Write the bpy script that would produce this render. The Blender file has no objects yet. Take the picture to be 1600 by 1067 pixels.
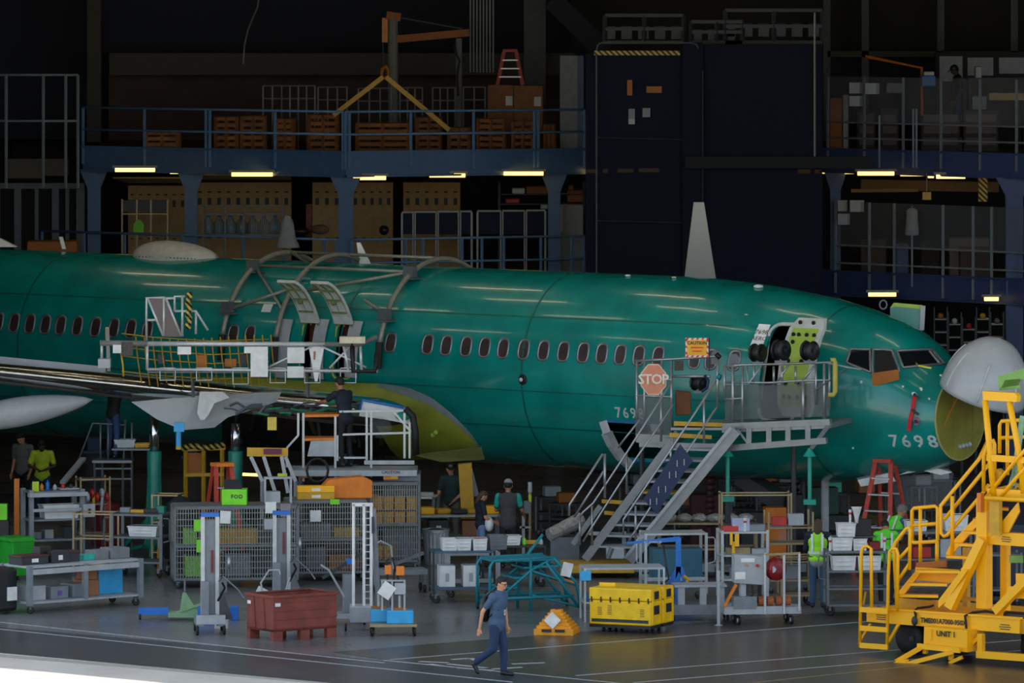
import bpy, math, random
from mathutils import Vector, Matrix
random.seed(7)
V = Vector
F = 10600.0; HC = 12.5; HZ = -99.0           # focal length (px), eye height (m), horizon row
col = bpy.context.scene.collection
sc = bpy.context.scene

def G(px, py):
    Y = F*HC/(py-HZ); return V(((px-800)*Y/F, Y, 0))
def P(px, py, Y):
    return V(((px-800)*Y/F, Y, HC-(py-HZ)*Y/F))
U = V((.777, -.629, 0)).normalized()          # along the aircraft towards its nose
N = V((-U.y*-1, -U.x, 0)); N = V((-.629, -.777, 0)).normalized()   # out of the hangar
ZZ = V((0, 0, 1))

# ------------------------------------------------------------------ materials
_M = {}
def srgb(h):
    c = [int(h[i:i+2], 16)/255 for i in (0, 2, 4)]
    return [x/12.92 if x <= .04045 else ((x+.055)/1.055)**2.4 for x in c]
def mat(name, h, rough=.55, metal=0, var=.12, scale=6, emit=0, alpha=1, coat=0, trans=0):
    if name in _M: return _M[name]
    m = bpy.data.materials.new(name); m.use_nodes = True
    nt = m.node_tree; b = nt.nodes['Principled BSDF']; c = srgb(h)
    b.inputs['Roughness'].default_value = rough; b.inputs['Metallic'].default_value = metal
    b.inputs['Base Color'].default_value = (*c, 1)
    if coat: b.inputs['Coat Weight'].default_value = coat; b.inputs['Coat Roughness'].default_value = .15
    if alpha < 1: b.inputs['Alpha'].default_value = alpha
    if trans: b.inputs['Transmission Weight'].default_value = trans
    if emit:
        b.inputs['Emission Color'].default_value = (*c, 1); b.inputs['Emission Strength'].default_value = emit
    elif var:
        tc = nt.nodes.new('ShaderNodeTexCoord'); nz = nt.nodes.new('ShaderNodeTexNoise')
        nz.inputs['Scale'].default_value = scale; nz.inputs['Detail'].default_value = 5
        rp = nt.nodes.new('ShaderNodeValToRGB')
        rp.color_ramp.elements[0].position = .3; rp.color_ramp.elements[1].position = .7
        rp.color_ramp.elements[0].color = (*[x*(1-var) for x in c], 1)
        rp.color_ramp.elements[1].color = (*[min(1, x*(1+var)) for x in c], 1)
        nt.links.new(tc.outputs['Object'], nz.inputs['Vector']); nt.links.new(nz.outputs['Fac'], rp.inputs['Fac'])
        nt.links.new(rp.outputs['Color'], b.inputs['Base Color'])
        mr = nt.nodes.new('ShaderNodeMapRange'); mr.inputs['To Min'].default_value = max(0, rough-.06); mr.inputs['To Max'].default_value = min(1, rough+.06)
        nt.links.new(nz.outputs['Fac'], mr.inputs['Value']); nt.links.new(mr.outputs['Result'], b.inputs['Roughness'])
    _M[name] = m; return m
ALU = mat('brushed_aluminium', 'A9ADB0', .38, .75)
STEEL = mat('dull_steel', '6F7478', .5, .5)
DSTEEL = mat('dark_steel', '3A3E42', .55, .4)
GREYP = mat('grey_paint', '7C8389', .5)
LGREY = mat('light_grey_paint', 'A8ADB0', .5)
WHITE = mat('white_paint', 'D8D9D6', .45)
PAPER = mat('white_paper', 'E6E6E2', .8)
BLACK = mat('black_rubber', '0E0F11', .6)
BLACKP = mat('black_plastic', '16181B', .4)
YEL = mat('safety_yellow', 'FFB900', .42, var=.03)
YELD = mat('worn_yellow', 'C99A1E', .5)
CASEY = mat('case_yellow', 'F4C400', .38)
ORG = mat('orange_paint', 'E07B12', .45)
ORGD = mat('dull_orange', 'A65F16', .6)
RED = mat('red_paint', 'B3231B', .45)
LADR = mat('ladder_red', 'B93A26', .5)
RUST = mat('rust_red_bin', '7E3A2E', .6, var=.3, scale=3)
BLUE = mat('blue_paint', '1A6FC4', .45)
BLUEL = mat('light_blue_plastic', '35A8E0', .4)
NAVY = mat('navy_panel', '0E2850', .5)
STBLUE = mat('structure_blue', '3E5F8A', .5)
STBLUED = mat('structure_blue_dark', '34477A', .5)
TEAL = mat('teal_paint', '0E7F8C', .45)
JGREEN = mat('jack_green', '0F7A66', .4)
LIME = mat('lime_green', '7BE022', .5)
GREENP = mat('bin_green', '1FA02A', .5)
PGREEN = mat('pale_green_paint', '7FA57A', .5)
WOOD = mat('raw_wood', '8A5A33', .75, var=.3, scale=4)
CARD = mat('cardboard', '9A6A48', .85)
TAN = mat('tan_locker', 'B79A6A', .6)
BRONZE = mat('tan_tube', 'A08D6A', .4, .5)
DARKW = mat('dark_cladding', '10131C', .7)
CLEAR = mat('clear_film', '8A8E94', .3, 0, 0, alpha=.14)
GLASSD = mat('dark_glass', '141A1C', .08, 0, 0)

# ------------------------------------------------------------------ mesh builder
class MB:
    def __init__(s): s.v = []; s.f = []
    def add(s, vs, fs):
        n = len(s.v); s.v += [V(a) for a in vs]; s.f += [tuple(i+n for i in f) for f in fs]; return s
    def hexa(s, c8):
        return s.add(c8, [(0,3,2,1),(4,5,6,7),(0,1,5,4),(1,2,6,5),(2,3,7,6),(3,0,4,7)])
    def box(s, c, d, rz=0, R=None):
        c = V(c); R = R or Matrix.Rotation(rz, 3, 'Z'); x, y, z = [a/2 for a in d]
        return s.hexa([c+R@V(p) for p in ((-x,-y,-z),(x,-y,-z),(x,y,-z),(-x,y,-z),(-x,-y,z),(x,-y,z),(x,y,z),(-x,y,z))])
    def bb(s, x0, y0, z0, x1, y1, z1):
        return s.box(((x0+x1)/2, (y0+y1)/2, (z0+z1)/2), (abs(x1-x0), abs(y1-y0), abs(z1-z0)))
    def bar(s, p, q, w, h=None, up=ZZ):
        p, q = V(p), V(q); d = (q-p)
        if d.length < 1e-6: return s
        d.normalize(); h = h or w
        if abs(d.dot(up)) > .98: up = V((.6, .8, 0))
        a = d.cross(up).normalized()*w/2; b = a.cross(d).normalized()*h/2
        return s.hexa([p-a-b, p+a-b, q+a-b, q-a-b, p-a+b, p+a+b, q+a+b, q-a+b])
    def cyl(s, p, q, r, n=10, r2=None, caps=True):
        p, q = V(p), V(q); r2 = r if r2 is None else r2
        d = (q-p).normalized(); t = ZZ if abs(d.z) < .9 else V((1, 0, 0))
        a = d.cross(t).normalized(); b = d.cross(a)
        vs = []
        for c, rr in ((p, r), (q, r2)):
            for i in range(n):
                g = 2*math.pi*i/n; vs.append(c+a*rr*math.cos(g)+b*rr*math.sin(g))
        fs = [(i, (i+1) % n, n+(i+1) % n, n+i) for i in range(n)]
        if caps: fs += [tuple(range(n))[::-1], tuple(range(n, 2*n))]
        return s.add(vs, fs)
    def tube(s, pts, r, n=6, closed=False):
        pts = [V(p) for p in pts]; m = len(pts); vs = []; prev = None
        for i, p in enumerate(pts):
            if closed: d = pts[(i+1) % m]-pts[i-1]
            else: d = pts[min(i+1, m-1)]-pts[max(i-1, 0)]
            d.normalize()
            if prev is None:
                t = ZZ if abs(d.z) < .9 else V((1, 0, 0)); a = d.cross(t).normalized()
            else:
                a = prev-d*prev.dot(d); a.normalize()
            prev = a; b = d.cross(a)
            for k in range(n):
                g = 2*math.pi*k/n; vs.append(p+(a*math.cos(g)+b*math.sin(g))*r)
        fs = []
        for i in range(m if closed else m-1):
            j = (i+1) % m
            for k in range(n): fs.append((i*n+k, i*n+(k+1) % n, j*n+(k+1) % n, j*n+k))
        if not closed: fs += [tuple(range(n))[::-1], tuple(range((m-1)*n, m*n))]
        return s.add(vs, fs)
    def lathe(s, prof, c=(0,0,0), ax=ZZ, n=16):
        ax = V(ax).normalized(); t = ZZ if abs(ax.z) < .9 else V((1, 0, 0))
        a = ax.cross(t).normalized(); b = ax.cross(a); c = V(c); vs = []
        for r, h in prof:
            for k in range(n):
                g = 2*math.pi*k/n; vs.append(c+ax*h+(a*math.cos(g)+b*math.sin(g))*max(r, 1e-4))
        fs = [(i*n+k, i*n+(k+1) % n, (i+1)*n+(k+1) % n, (i+1)*n+k) for i in range(len(prof)-1) for k in range(n)]
        fs += [tuple(range(n))[::-1], tuple(range((len(prof)-1)*n, len(prof)*n))]
        return s.add(vs, fs)
    def prism(s, poly, ext):
        poly = [V(p) for p in poly]; n = len(poly); e = V(ext)
        vs = poly+[p+e for p in poly]
        fs = [tuple(range(n)), tuple(range(n, 2*n))[::-1]]+[(i, n+i, n+(i+1) % n, (i+1) % n) for i in range(n)]
        return s.add(vs, fs)
    def grid(s, rows, closed=False):
        m = len(rows[0]); vs = [p for r in rows for p in r]
        fs = [(i*m+k, i*m+(k+1) % m, (i+1)*m+(k+1) % m, (i+1)*m+k) for i in range(len(rows)-1) for k in range(m if closed else m-1)]
        return s.add(vs, fs)
    def ball(s, c, r, n=10, sc3=(1,1,1), R=None):
        c = V(c); rows = []
        for i in range(n+1):
            a = math.pi*i/n; row = []
            for k in range(n*2-4):
                g = 2*math.pi*k/(n*2-4)
                p = V((max(math.sin(a), 1e-3)*math.cos(g)*sc3[0], max(math.sin(a), 1e-3)*math.sin(g)*sc3[1], math.cos(a)*sc3[2]))*r
                row.append(c+(R@p if R else p))
            rows.append(row)
        return s.grid(rows, True)
    def wheel(s, c, r, w, ax=V((1,0,0)), n=14):
        ax = V(ax).normalized()
        return s.lathe([(r*.25,-w/2*.8),(r*.8,-w/2),(r,-w/4),(r,w/4),(r*.8,w/2),(r*.25,w/2*.8)], c, ax, n)
    def build(s, name, m, parent=None, smooth=False, label=None, rel=True, bevel=0):
        me = bpy.data.meshes.new(name)
        off = V((0,0,0))
        if parent is not None and rel: off = world_loc(parent)
        me.from_pydata([tuple(p-off) for p in s.v], [], s.f); me.update()
        o = bpy.data.objects.new(name, me); col.objects.link(o)
        me.materials.append(m)
        if smooth:
            for p in me.polygons: p.use_smooth = True
        if parent is not None: o.parent = parent
        if label: o['label'] = label
        if bevel:
            b = o.modifiers.new('b', 'BEVEL'); b.width = bevel; b.segments = 2; b.limit_method = 'ANGLE'
        return o
def world_loc(o):
    p = V(o.location)
    while o.parent: o = o.parent; p = p+V(o.location)
    return p
def tag(o, label, cat, group=None, kind=None):
    o['label'] = label; o['category'] = cat
    if group: o['group'] = group
    if kind: o['kind'] = kind
    return o
def thing(name, label, cat, loc=(0,0,0), rz=0, group=None):
    o = bpy.data.objects.new(name, None); col.objects.link(o); o.empty_display_size = .2
    o.location = loc; o.rotation_euler = (0, 0, rz)
    return tag(o, label, cat, group)
def one(name, mb, m, label, cat, group=None, smooth=False, bevel=0):
    # a top-level single mesh with origin at base centre
    xs = [p.x for p in mb.v]; ys = [p.y for p in mb.v]; zs = [p.z for p in mb.v]
    c = V(((min(xs)+max(xs))/2, (min(ys)+max(ys))/2, min(zs)))
    for p in mb.v: p -= c
    o = mb.build(name, m, None, smooth, bevel=bevel); o.location = c
    return tag(o, label, cat, group)
def structure(name, mb, m, smooth=False):
    o = mb.build(name, m, None, smooth); o['kind'] = 'structure'; return o
def copytree(o, loc, rz=None, label=None, parent=None):
    c = o.copy(); col.objects.link(c)
    if parent is None:
        c.location = loc
        if rz is not None: c.rotation_euler = (0, 0, rz)
        if label: c['label'] = label
    else: c.parent = parent
    for ch in list(o.children): copytree(ch, None, parent=c)
    return c
def on(root, x, y, z=0):
    R = Matrix.Rotation(root.rotation_euler.z, 3, 'Z'); return V(root.location)+R@V((x, y, z))
def text_mesh(body, size, bold=0, spacing=1.0):
    cu = bpy.data.curves.new('t', 'FONT'); cu.body = body; cu.size = size; cu.align_x = 'CENTER'; cu.align_y = 'CENTER'
    cu.offset = bold; cu.space_character = spacing; cu.resolution_u = 2
    o = bpy.data.objects.new('t', cu); col.objects.link(o)
    dg = bpy.context.evaluated_depsgraph_get(); me = bpy.data.meshes.new_from_object(o.evaluated_get(dg))
    vs = [V(v.co) for v in me.vertices]; fs = [tuple(p.vertices) for p in me.polygons]
    bpy.data.objects.remove(o); bpy.data.curves.remove(cu); bpy.data.meshes.remove(me)
    return vs, fs
def text(body, size, c, xdir, updir, m, parent, name='lettering', bold=0, spacing=1.0, off=.006, thick=.004):
    vs, fs = text_mesh(body, size, bold, spacing)
    xd = V(xdir).normalized(); ud = V(updir).normalized(); nd = xd.cross(ud)
    mb = MB(); mb.add([V(c)+xd*v.x+ud*v.y+nd*off for v in vs], fs)
    return mb.build(name, m, parent)
def evalmesh(mb, mods):
    me = bpy.data.meshes.new('tmp'); me.from_pydata([tuple(p) for p in mb.v], [], mb.f); me.update()
    o = bpy.data.objects.new('tmp', me); col.objects.link(o)
    mods(o)
    dg = bpy.context.evaluated_depsgraph_get(); me2 = bpy.data.meshes.new_from_object(o.evaluated_get(dg))
    bpy.data.objects.remove(o); bpy.data.meshes.remove(me)
    r = MB(); r.v = [V(v.co) for v in me2.vertices]; r.f = [tuple(p.vertices) for p in me2.polygons]
    bpy.data.meshes.remove(me2); return r

# ------------------------------------------------------------------ camera, light, world
cam = bpy.data.cameras.new('camera'); co = bpy.data.objects.new('camera', cam); col.objects.link(co)
co.location = (0, 0, HC); co.rotation_euler = (math.pi/2, 0, 0)
cam.sensor_width = 36; cam.lens = F/1600*36; cam.shift_y = -(533.5-HZ)/1600; cam.clip_end = 1000; cam.clip_start = 1
sc.camera = co
sc.view_settings.view_transform = 'Standard'; sc.view_settings.look = 'None'; sc.view_settings.gamma = 1
sc.view_settings.exposure = EXPOSURE = 0.0
w = bpy.data.worlds.new('sky'); sc.world = w; w.use_nodes = True
nt = w.node_tree; bg = nt.nodes['Background']
sky = nt.nodes.new('ShaderNodeTexSky'); sky.sky_type = 'NISHITA'; sky.sun_disc = False
sky.sun_elevation = math.radians(48); sky.sun_rotation = math.radians(20)
skm = nt.nodes.new('ShaderNodeMix'); skm.data_type = 'RGBA'; skm.inputs[0].default_value = .6; skm.inputs[7].default_value = (1.55, 1.5, 1.42, 1)
nt.links.new(sky.outputs['Color'], skm.inputs[6]); nt.links.new(skm.outputs[2], bg.inputs['Color']); bg.inputs['Strength'].default_value = .55
sun = bpy.data.lights.new('sun', 'SUN'); sun.energy = 8.5; sun.angle = .009; sun.color = (1, .95, .86)
so = bpy.data.objects.new('sun', sun); col.objects.link(so); so.location = (0, 60, 60)
# sun stands behind the hangar, high: its light travels towards the camera side
sd = (N*.62+V((.2, 0, 0))+V((0, 0, -1))).normalized()
so.rotation_euler = sd.to_track_quat('-Z', 'Y').to_euler()

# ------------------------------------------------------------------ the setting
D0 = V((-8.96, 118.7, 0))                     # a point of the line where the roof's shade ends
HH = 13.2                                     # height of the door header, kept low to dim the background
shift = V((sd.x, sd.y, 0))/(-sd.z)*HH         # shade of the header edge falls here
DE = D0-shift+N*0.0                           # header edge line passes here at height HH
def floor_mat():
    m = bpy.data.materials.new('polished_concrete'); m.use_nodes = True; nt = m.node_tree; b = nt.nodes['Principled BSDF']
    tc = nt.nodes.new('ShaderNodeTexCoord'); n1 = nt.nodes.new('ShaderNodeTexNoise'); n2 = nt.nodes.new('ShaderNodeTexNoise')
    n1.inputs['Scale'].default_value = .35; n1.inputs['Detail'].default_value = 8; n2.inputs['Scale'].default_value = 9; n2.inputs['Detail'].default_value = 6
    nt.links.new(tc.outputs['Object'], n1.inputs['Vector']); nt.links.new(tc.outputs['Object'], n2.inputs['Vector'])
    mx = nt.nodes.new('ShaderNodeMix'); mx.data_type = 'FLOAT'; mx.inputs[0].default_value = .35
    nt.links.new(n1.outputs['Fac'], mx.inputs[2]); nt.links.new(n2.outputs['Fac'], mx.inputs[3])
    rp = nt.nodes.new('ShaderNodeValToRGB'); rp.color_ramp.elements[0].position = .35; rp.color_ramp.elements[1].position = .65
    rp.color_ramp.elements[0].color = (.11, .112, .115, 1); rp.color_ramp.elements[1].color = (.20, .20, .20, 1)
    nt.links.new(mx.outputs[0], rp.inputs['Fac']); nt.links.new(rp.outputs['Color'], b.inputs['Base Color'])
    mr = nt.nodes.new('ShaderNodeMapRange'); mr.inputs['To Min'].default_value = .2; mr.inputs['To Max'].default_value = .36
    nt.links.new(n1.outputs['Fac'], mr.inputs['Value']); nt.links.new(mr.outputs['Result'], b.inputs['Roughness'])
    return m
FLOOR = floor_mat()
ASPH = mat('sealed_dark_floor', '3B4148', .32, var=.2, scale=2)
ASPHB = mat('sealed_brown_floor', '47413A', .3, var=.2, scale=2)
CONC = mat('apron_concrete', 'CFC8BA', .8, var=.12, scale=.8)
def hq(l, n, z=0, o=D0): return o+U*l+N*n+V((0, 0, z))    # hangar coordinates: along door line, outwards
def slab(l0, n0, z0, l1, n1, z1, o=D0):
    m = MB(); m.hexa([hq(l0,n0,z0,o), hq(l1,n0,z0,o), hq(l1,n1,z0,o), hq(l0,n1,z0,o), hq(l0,n0,z1,o), hq(l1,n0,z1,o), hq(l1,n1,z1,o), hq(l0,n1,z1,o)]); return m
structure('floor', slab(-70, -75, -.3, 60, .2, 0), FLOOR)
structure('trim_1', slab(-70, .2, -.3, 60, 140, -.002), CONC)      # sunlit apron outside
structure('trim_2', slab(-70, -3.0, 0, 60, .2, .004), ASPH)        # darker door-track strip
def gline(a, b, w, name, m=None, z=.009):
    a, b = G(*a), G(*b); d = (b-a).normalized(); s = V((-d.y, d.x, 0))*w/2; q = V((0, 0, z))
    mb = MB(); mb.hexa([a-s+q*.3, b-s+q*.3, b+s+q*.3, a+s+q*.3, a-s+q, b-s+q, b+s+q, a+s+q]); structure(name, mb, m or LINE)
LINE = mat('floor_line_paint', 'A9AFB2', .5, var=.2, scale=12)
LINEY = mat('floor_line_tan', '8A7A50', .5)
# brownish glossy lane to the right of the walkway
mb = MB(); q = [G(520, 1019), G(610, 1032), G(790, 1052), G(1100, 1100), G(1900, 1100), G(1900, 912), G(1200, 965), G(900, 988)]
mb.prism([p+V((0,0,.002)) for p in q], (0,0,.004)); structure('trim_3', mb, ASPHB)
gline((-60, 966), (600, 1036), .05, 'trim_4'); gline((600, 1032), (1000, 1071), .06, 'trim_5')
gline((-60, 977), (800, 1066), .05, 'trim_6')
gline((610, 1031), (1700, 944), .06, 'trim_7'); gline((900, 1056), (1700, 992), .06, 'trim_8')
gline((990, 1067), (1700, 1008), .05, 'trim_9'); gline((1120, 1073), (1500, 1033), .05, 'trim_10', LINEY)
gline((-60, 1036), (300, 1078), .03, 'trim_50', mat('apron_joint','9A8A78',.9), .001)
gline((-60, 1019), (700, 1082), .35, 'trim_51', mat('apron_edge_strip','A8A596',.9), .0005)
# walkway stencil, worn
mb = MB()
for i, (a, b) in enumerate([((655,1034),(700,1036)),((700,1038),(760,1044)),((706,1031),(735,1029)),((735,1029),(745,1033)),((715,1044),(770,1048)),((770,1046),(815,1043)),((800,1038),(850,1036)),((672,1038),(690,1041))]):
    a, b = G(*a), G(*b); mb.bar(a+V((0,0,.009)), b+V((0,0,.009)), .09, .006)
structure('trim_11', mb, LINE)
DCEIL = mat('ceiling_dark', '14161A', .9)
structure('ceiling', slab(-70, -75, HH+.6, 24, 0, HH+1.2, DE), DCEIL)  # roof ends early on the right to let sky light onto the nose
structure('trim_12', slab(-70, -.6, HH, 24, 0, HH+4, DE), DCEIL)   # door header, lowered to hold sky light off the far mezzanines
structure('wall_left', slab(-46, -75, 0, -45, -6, HH+1, DE), DCEIL)
structure('shade_leaf_left', slab(-46, -.8, 0, -9, -.3, HH, DE), DCEIL)    # unseen leaf added outside the frame to darken the left side
structure('wall_right_shade', slab(26, -75, 0, 27, -26, HH+1, DE), DCEIL)  # unseen wall added to shade the right mezzanine, nose end left open
structure('wall_back', MB().bb(-60, 178, 0, 60, 178.5, HH+2), DARKW)
# ================================================================== AIRCRAFT
A0 = V((.632, 139.5, 0))
ST = [(-40,5.63,1.62,1.88),(-20,5.63,1.62,1.88),(3.5,5.63,1.62,1.88),(4.6,5.60,1.63,1.88),(5.4,5.55,1.64,1.88),(6.2,5.47,1.66,1.865),(7.37,5.31,1.68,1.80),
      (8.16,5.14,1.73,1.68),(8.94,4.91,1.84,1.50),(9.3,4.76,1.90,1.40),(9.6,4.58,1.95,1.30),(9.9,4.33,2.03,1.17),(10.12,4.12,2.11,1.05),(10.3,4.0,2.18,.94),(10.48,3.91,2.25,.83)]
def stn(l):
    l = max(ST[0][0], min(ST[-1][0], l))
    for a, b in zip(ST, ST[1:]):
        if l <= b[0]:
            t = (l-a[0])/(b[0]-a[0]); return [a[i]+(b[i]-a[i])*t for i in (1,2,3)]
def surf(l, z, off=0, side=1):
    zt, zb, hw = stn(l); zc = (zt+zb)/2; hz = (zt-zb)/2; q = max(-.999, min(.999, (z-zc)/hz))
    w_ = hw*math.sqrt(1-q*q); nn = V((0, w_/hw**2, (z-zc)/hz**2)); nn.normalize()
    w_ += nn.y*off; z += nn.z*off
    return A0+U*l+N*w_*side+V((0, 0, z))
def fphi(l, a, off=0):
    zt, zb, hw = stn(l); return A0+U*l+N*(hw+off)*math.cos(a)+V((0, 0, (zt+zb)/2+((zt-zb)/2+off)*math.sin(a)))
def hit(px, py, off=0):
    for _ in range(60):
        r = hit1(px, py, off)
        if r is not None: return r
        py += 2 if py < 600 else -2
    raise ValueError((px, py))
def hit1(px, py, off=0):
    d = P(px, py, 1)-V((0, 0, HC)); o = V((0, 0, HC))
    def ins(t):
        p = o+d*t; r = p-A0; l = r.dot(U); zt, zb, hw = stn(l)
        if l > 10.6: return False
        return (r.dot(N)/hw)**2+((p.z-(zt+zb)/2)/((zt-zb)/2))**2 < 1
    t = 125.0
    while t < 160 and not ins(t): t += .05
    if t >= 160: return None
    a, b = t-.05, t
    for _ in range(18):
        m_ = (a+b)/2
        if ins(m_): b = m_
        else: a = m_
    p = o+d*b; r = p-A0; l = r.dot(U)
    if off: return surf(l, p.z, off)
    return p
def hitlz(px, py):
    p = hit(px, py); return (p-A0).dot(U), p.z
def patch(c4, name, m, parent, off=.012, n=6, label=None, thick=0):
    # quad given by its four corner rows (as seen), laid conformally over the skin
    (ax, ay), (bx, by), (cx, cy), (dx, dy) = c4; rows = []
    for i in range(n+1):
        v = i/n; row = []
        for k in range(n+1):
            u_ = k/n
            row.append(hit((ax*(1-u_)+bx*u_)*(1-v)+(dx*(1-u_)+cx*u_)*v, (ay*(1-u_)+by*u_)*(1-v)+(dy*(1-u_)+cy*u_)*v, off))
        rows.append(row)
    mb = MB().grid(rows); return mb.build(name, m, parent, smooth=True, label=label)

GSK = bpy.data.materials.new('green_primer_skin'); GSK.use_nodes = True
nt = GSK.node_tree; b = nt.nodes['Principled BSDF']
tc = nt.nodes.new('ShaderNodeTexCoord'); nz = nt.nodes.new('ShaderNodeTexNoise'); nz.inputs['Scale'].default_value = 1.3; nz.inputs['Detail'].default_value = 6
rp = nt.nodes.new('ShaderNodeValToRGB'); rp.color_ramp.elements[0].color = (*srgb('007B73'), 1); rp.color_ramp.elements[1].color = (*srgb('058F86'), 1)
rp.color_ramp.elements[0].position = .35; rp.color_ramp.elements[1].position = .65
nt.links.new(tc.outputs['Object'], nz.inputs['Vector']); nt.links.new(nz.outputs['Fac'], rp.inputs['Fac']); nt.links.new(rp.outputs['Color'], b.inputs['Base Color'])
b.inputs['Roughness'].default_value = .26; b.inputs['Coat Weight'].default_value = .45; b.inputs['Coat Roughness'].default_value = .07
nb = nt.nodes.new('ShaderNodeTexNoise'); nb.inputs['Scale'].default_value = .8; bu = nt.nodes.new('ShaderNodeBump'); bu.inputs['Strength'].default_value = .015
nt.links.new(tc.outputs['Object'], nb.inputs['Vector']); nt.links.new(nb.outputs['Fac'], bu.inputs['Height']); nt.links.new(bu.outputs['Normal'], b.inputs['Normal'])
PRIM = mat('yellow_green_primer', '8E9430', .5, var=.18, scale=2)
PRIMD = mat('bulkhead_primer', '8A8630', .5, var=.2, scale=3)
PRIML = mat('lime_primer', 'A5C24A', .5, var=.1)
SILV = mat('window_frame_metal', '8C8F90', .35, .7)
PANE = mat('window_film_brown', '3C2F2E', .35, var=.3, scale=3)
WGREY = mat('wing_grey', 'A7ABAD', .4, var=.06)
WSILV = mat('polished_edge', 'C8C8C4', .16, 1)
SEAM = mat('seam_green', '0A5F50', .4)
DINT = mat('dark_interior', '15120F', .8)

ac = thing('airliner', 'unpainted green primer airliner fuselage with its wing, nose dome raised', 'airplane', A0)
# fuselage shell with real openings
ls = sorted(set([-40, -30, -20, -12, -6, 0, 3.5]+[3.5+.25*i for i in range(28)]+[s[0] for s in ST]))
ls = [l for l in ls if l <= 10.48]
rows = [[fphi(l, 2*math.pi*k/72) for k in range(72)] for l in ls]
shell = MB().grid(rows, True)
shell.f.append(tuple(range(72)))
n0 = (len(ls)-1)*72; shell.f.append(tuple(range(n0, n0+72))[::-1])
OPEN = []   # (l0, l1, z0, z1)
def oplz(x0, x1, y0, y1):
    l0, z1 = hitlz(x0, (y0+y1)/2)[0], hitlz((x0+x1)/2, y0)[1]; l1, z0 = hitlz(x1, (y0+y1)/2)[0], hitlz((x0+x1)/2, y1)[1]
    return (l0, l1, z0, z1)
DOOR = oplz(1188, 1240, 509, 655); CARGO = oplz(952, 1028, 661, 718)
EX1 = oplz(470, 496, 505, 588); EX2 = oplz(522, 548, 507, 590)
FDR = DOOR
cut = MB(); inner = MB()
rin = [[A0+U*l+(fphi(l, 2*math.pi*k/72)-A0-U*l-V((0,0,(stn(l)[0]+stn(l)[1])/2)))*.955+V((0,0,(stn(l)[0]+stn(l)[1])/2)) for k in range(72)] for l in ls[:-1]]
def roundrect(w, h, r, n=4):
    pts = []
    for cx, cy, a0 in ((w/2-r, h/2-r, 0), (-w/2+r, h/2-r, 90), (-w/2+r, -h/2+r, 180), (w/2-r, -h/2+r, 270)):
        for i in range(n+1):
            a = math.radians(a0+90*i/n); pts.append((cx+r*math.cos(a), cy+r*math.sin(a)))
    return pts
def rrp(o, r=.12, depth=(-.9, .6)):
    l0, l1, z0, z1 = o; c = A0+U*(l0+l1)/2+V((0, 0, (z0+z1)/2)); w_ = stn((l0+l1)/2)[2]
    return [c+U*x+V((0,0,y))+N*(w_+depth[0]) for x, y in roundrect(l1-l0, z1-z0, r)]
for o_ in (DOOR, CARGO, EX1, EX2):
    cut.prism(rrp(o_, .12 if o_[1]-o_[0] > .5 else .08), N*(1.6 if o_ is not CARGO else 1.9))
def do(o):
    me2 = bpy.data.meshes.new('c'); me2.from_pydata([tuple(p) for p in cut.v], [], cut.f); me2.update()
    import bmesh
    bm = bmesh.new(); bm.from_mesh(me2); bmesh.ops.recalc_face_normals(bm, faces=bm.faces); bm.to_mesh(me2); bm.free()
    oc = bpy.data.objects.new('c', me2); col.objects.link(oc); do.oc = oc
    bm = bmesh.new(); bm.from_mesh(o.data); bmesh.ops.recalc_face_normals(bm, faces=bm.faces); bm.to_mesh(o.data); bm.free()
    so_ = o.modifiers.new('s', 'SOLIDIFY'); so_.thickness = .07; so_.offset = -1
    bo = o.modifiers.new('b', 'BOOLEAN'); bo.operation = 'DIFFERENCE'; bo.object = oc; bo.solver = 'EXACT'
body = evalmesh(shell, do); bpy.data.objects.remove(do.oc)
fb = body.build('fuselage', GSK, ac, smooth=True)
try:
    fb.data.set_sharp_from_angle(angle=math.radians(40))
except Exception as e: print('sharp', e)
# cabin floor and lining glimpsed through the doors
MB().hexa([A0+U*-16+N*1.6+V((0,0,2.75)), A0+U*8+N*1.5+V((0,0,2.75)), A0+U*8-N*1.5+V((0,0,2.75)), A0+U*-16-N*1.6+V((0,0,2.75)),
           A0+U*-16+N*1.6+V((0,0,2.8)), A0+U*8+N*1.5+V((0,0,2.8)), A0+U*8-N*1.5+V((0,0,2.8)), A0+U*-16-N*1.6+V((0,0,2.8))]).build('cabin_floor', mat('floor_panel','4A4440',.7), ac)
MB().hexa([A0+U*-14+N*.2+V((0,0,2.8)), A0+U*7.5+N*.2+V((0,0,2.8)), A0+U*7.5-N*.0+V((0,0,2.8)), A0+U*-14-N*.0+V((0,0,2.8)),
           A0+U*-14+N*.2+V((0,0,5.2)), A0+U*7.5+N*.2+V((0,0,5.2)), A0+U*7.5-N*.0+V((0,0,5.2)), A0+U*-14-N*.0+V((0,0,5.2))]).build('cabin_lining', mat('lining_brown','3A2A24',.8), ac)
# skin joints: thin circumferential butt straps
for px in (120, 620, 905, 1335):
    l = ((px-800)*139.5-F*.632)/(F*.777+.629*(px-800))
    MB().grid([[fphi(l+d, a*math.pi/30, .006) for a in range(-12, 40)] for d in (-.02, .02)]).build('skin_joint', SEAM, ac, True)
for z in (4.78, 3.3, 2.55):
    MB().grid([[surf(-19+i*.8, z+d, .004) for i in range(33)] for d in (-.012, .012)]).build('skin_joint', SEAM, ac, True)
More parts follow.
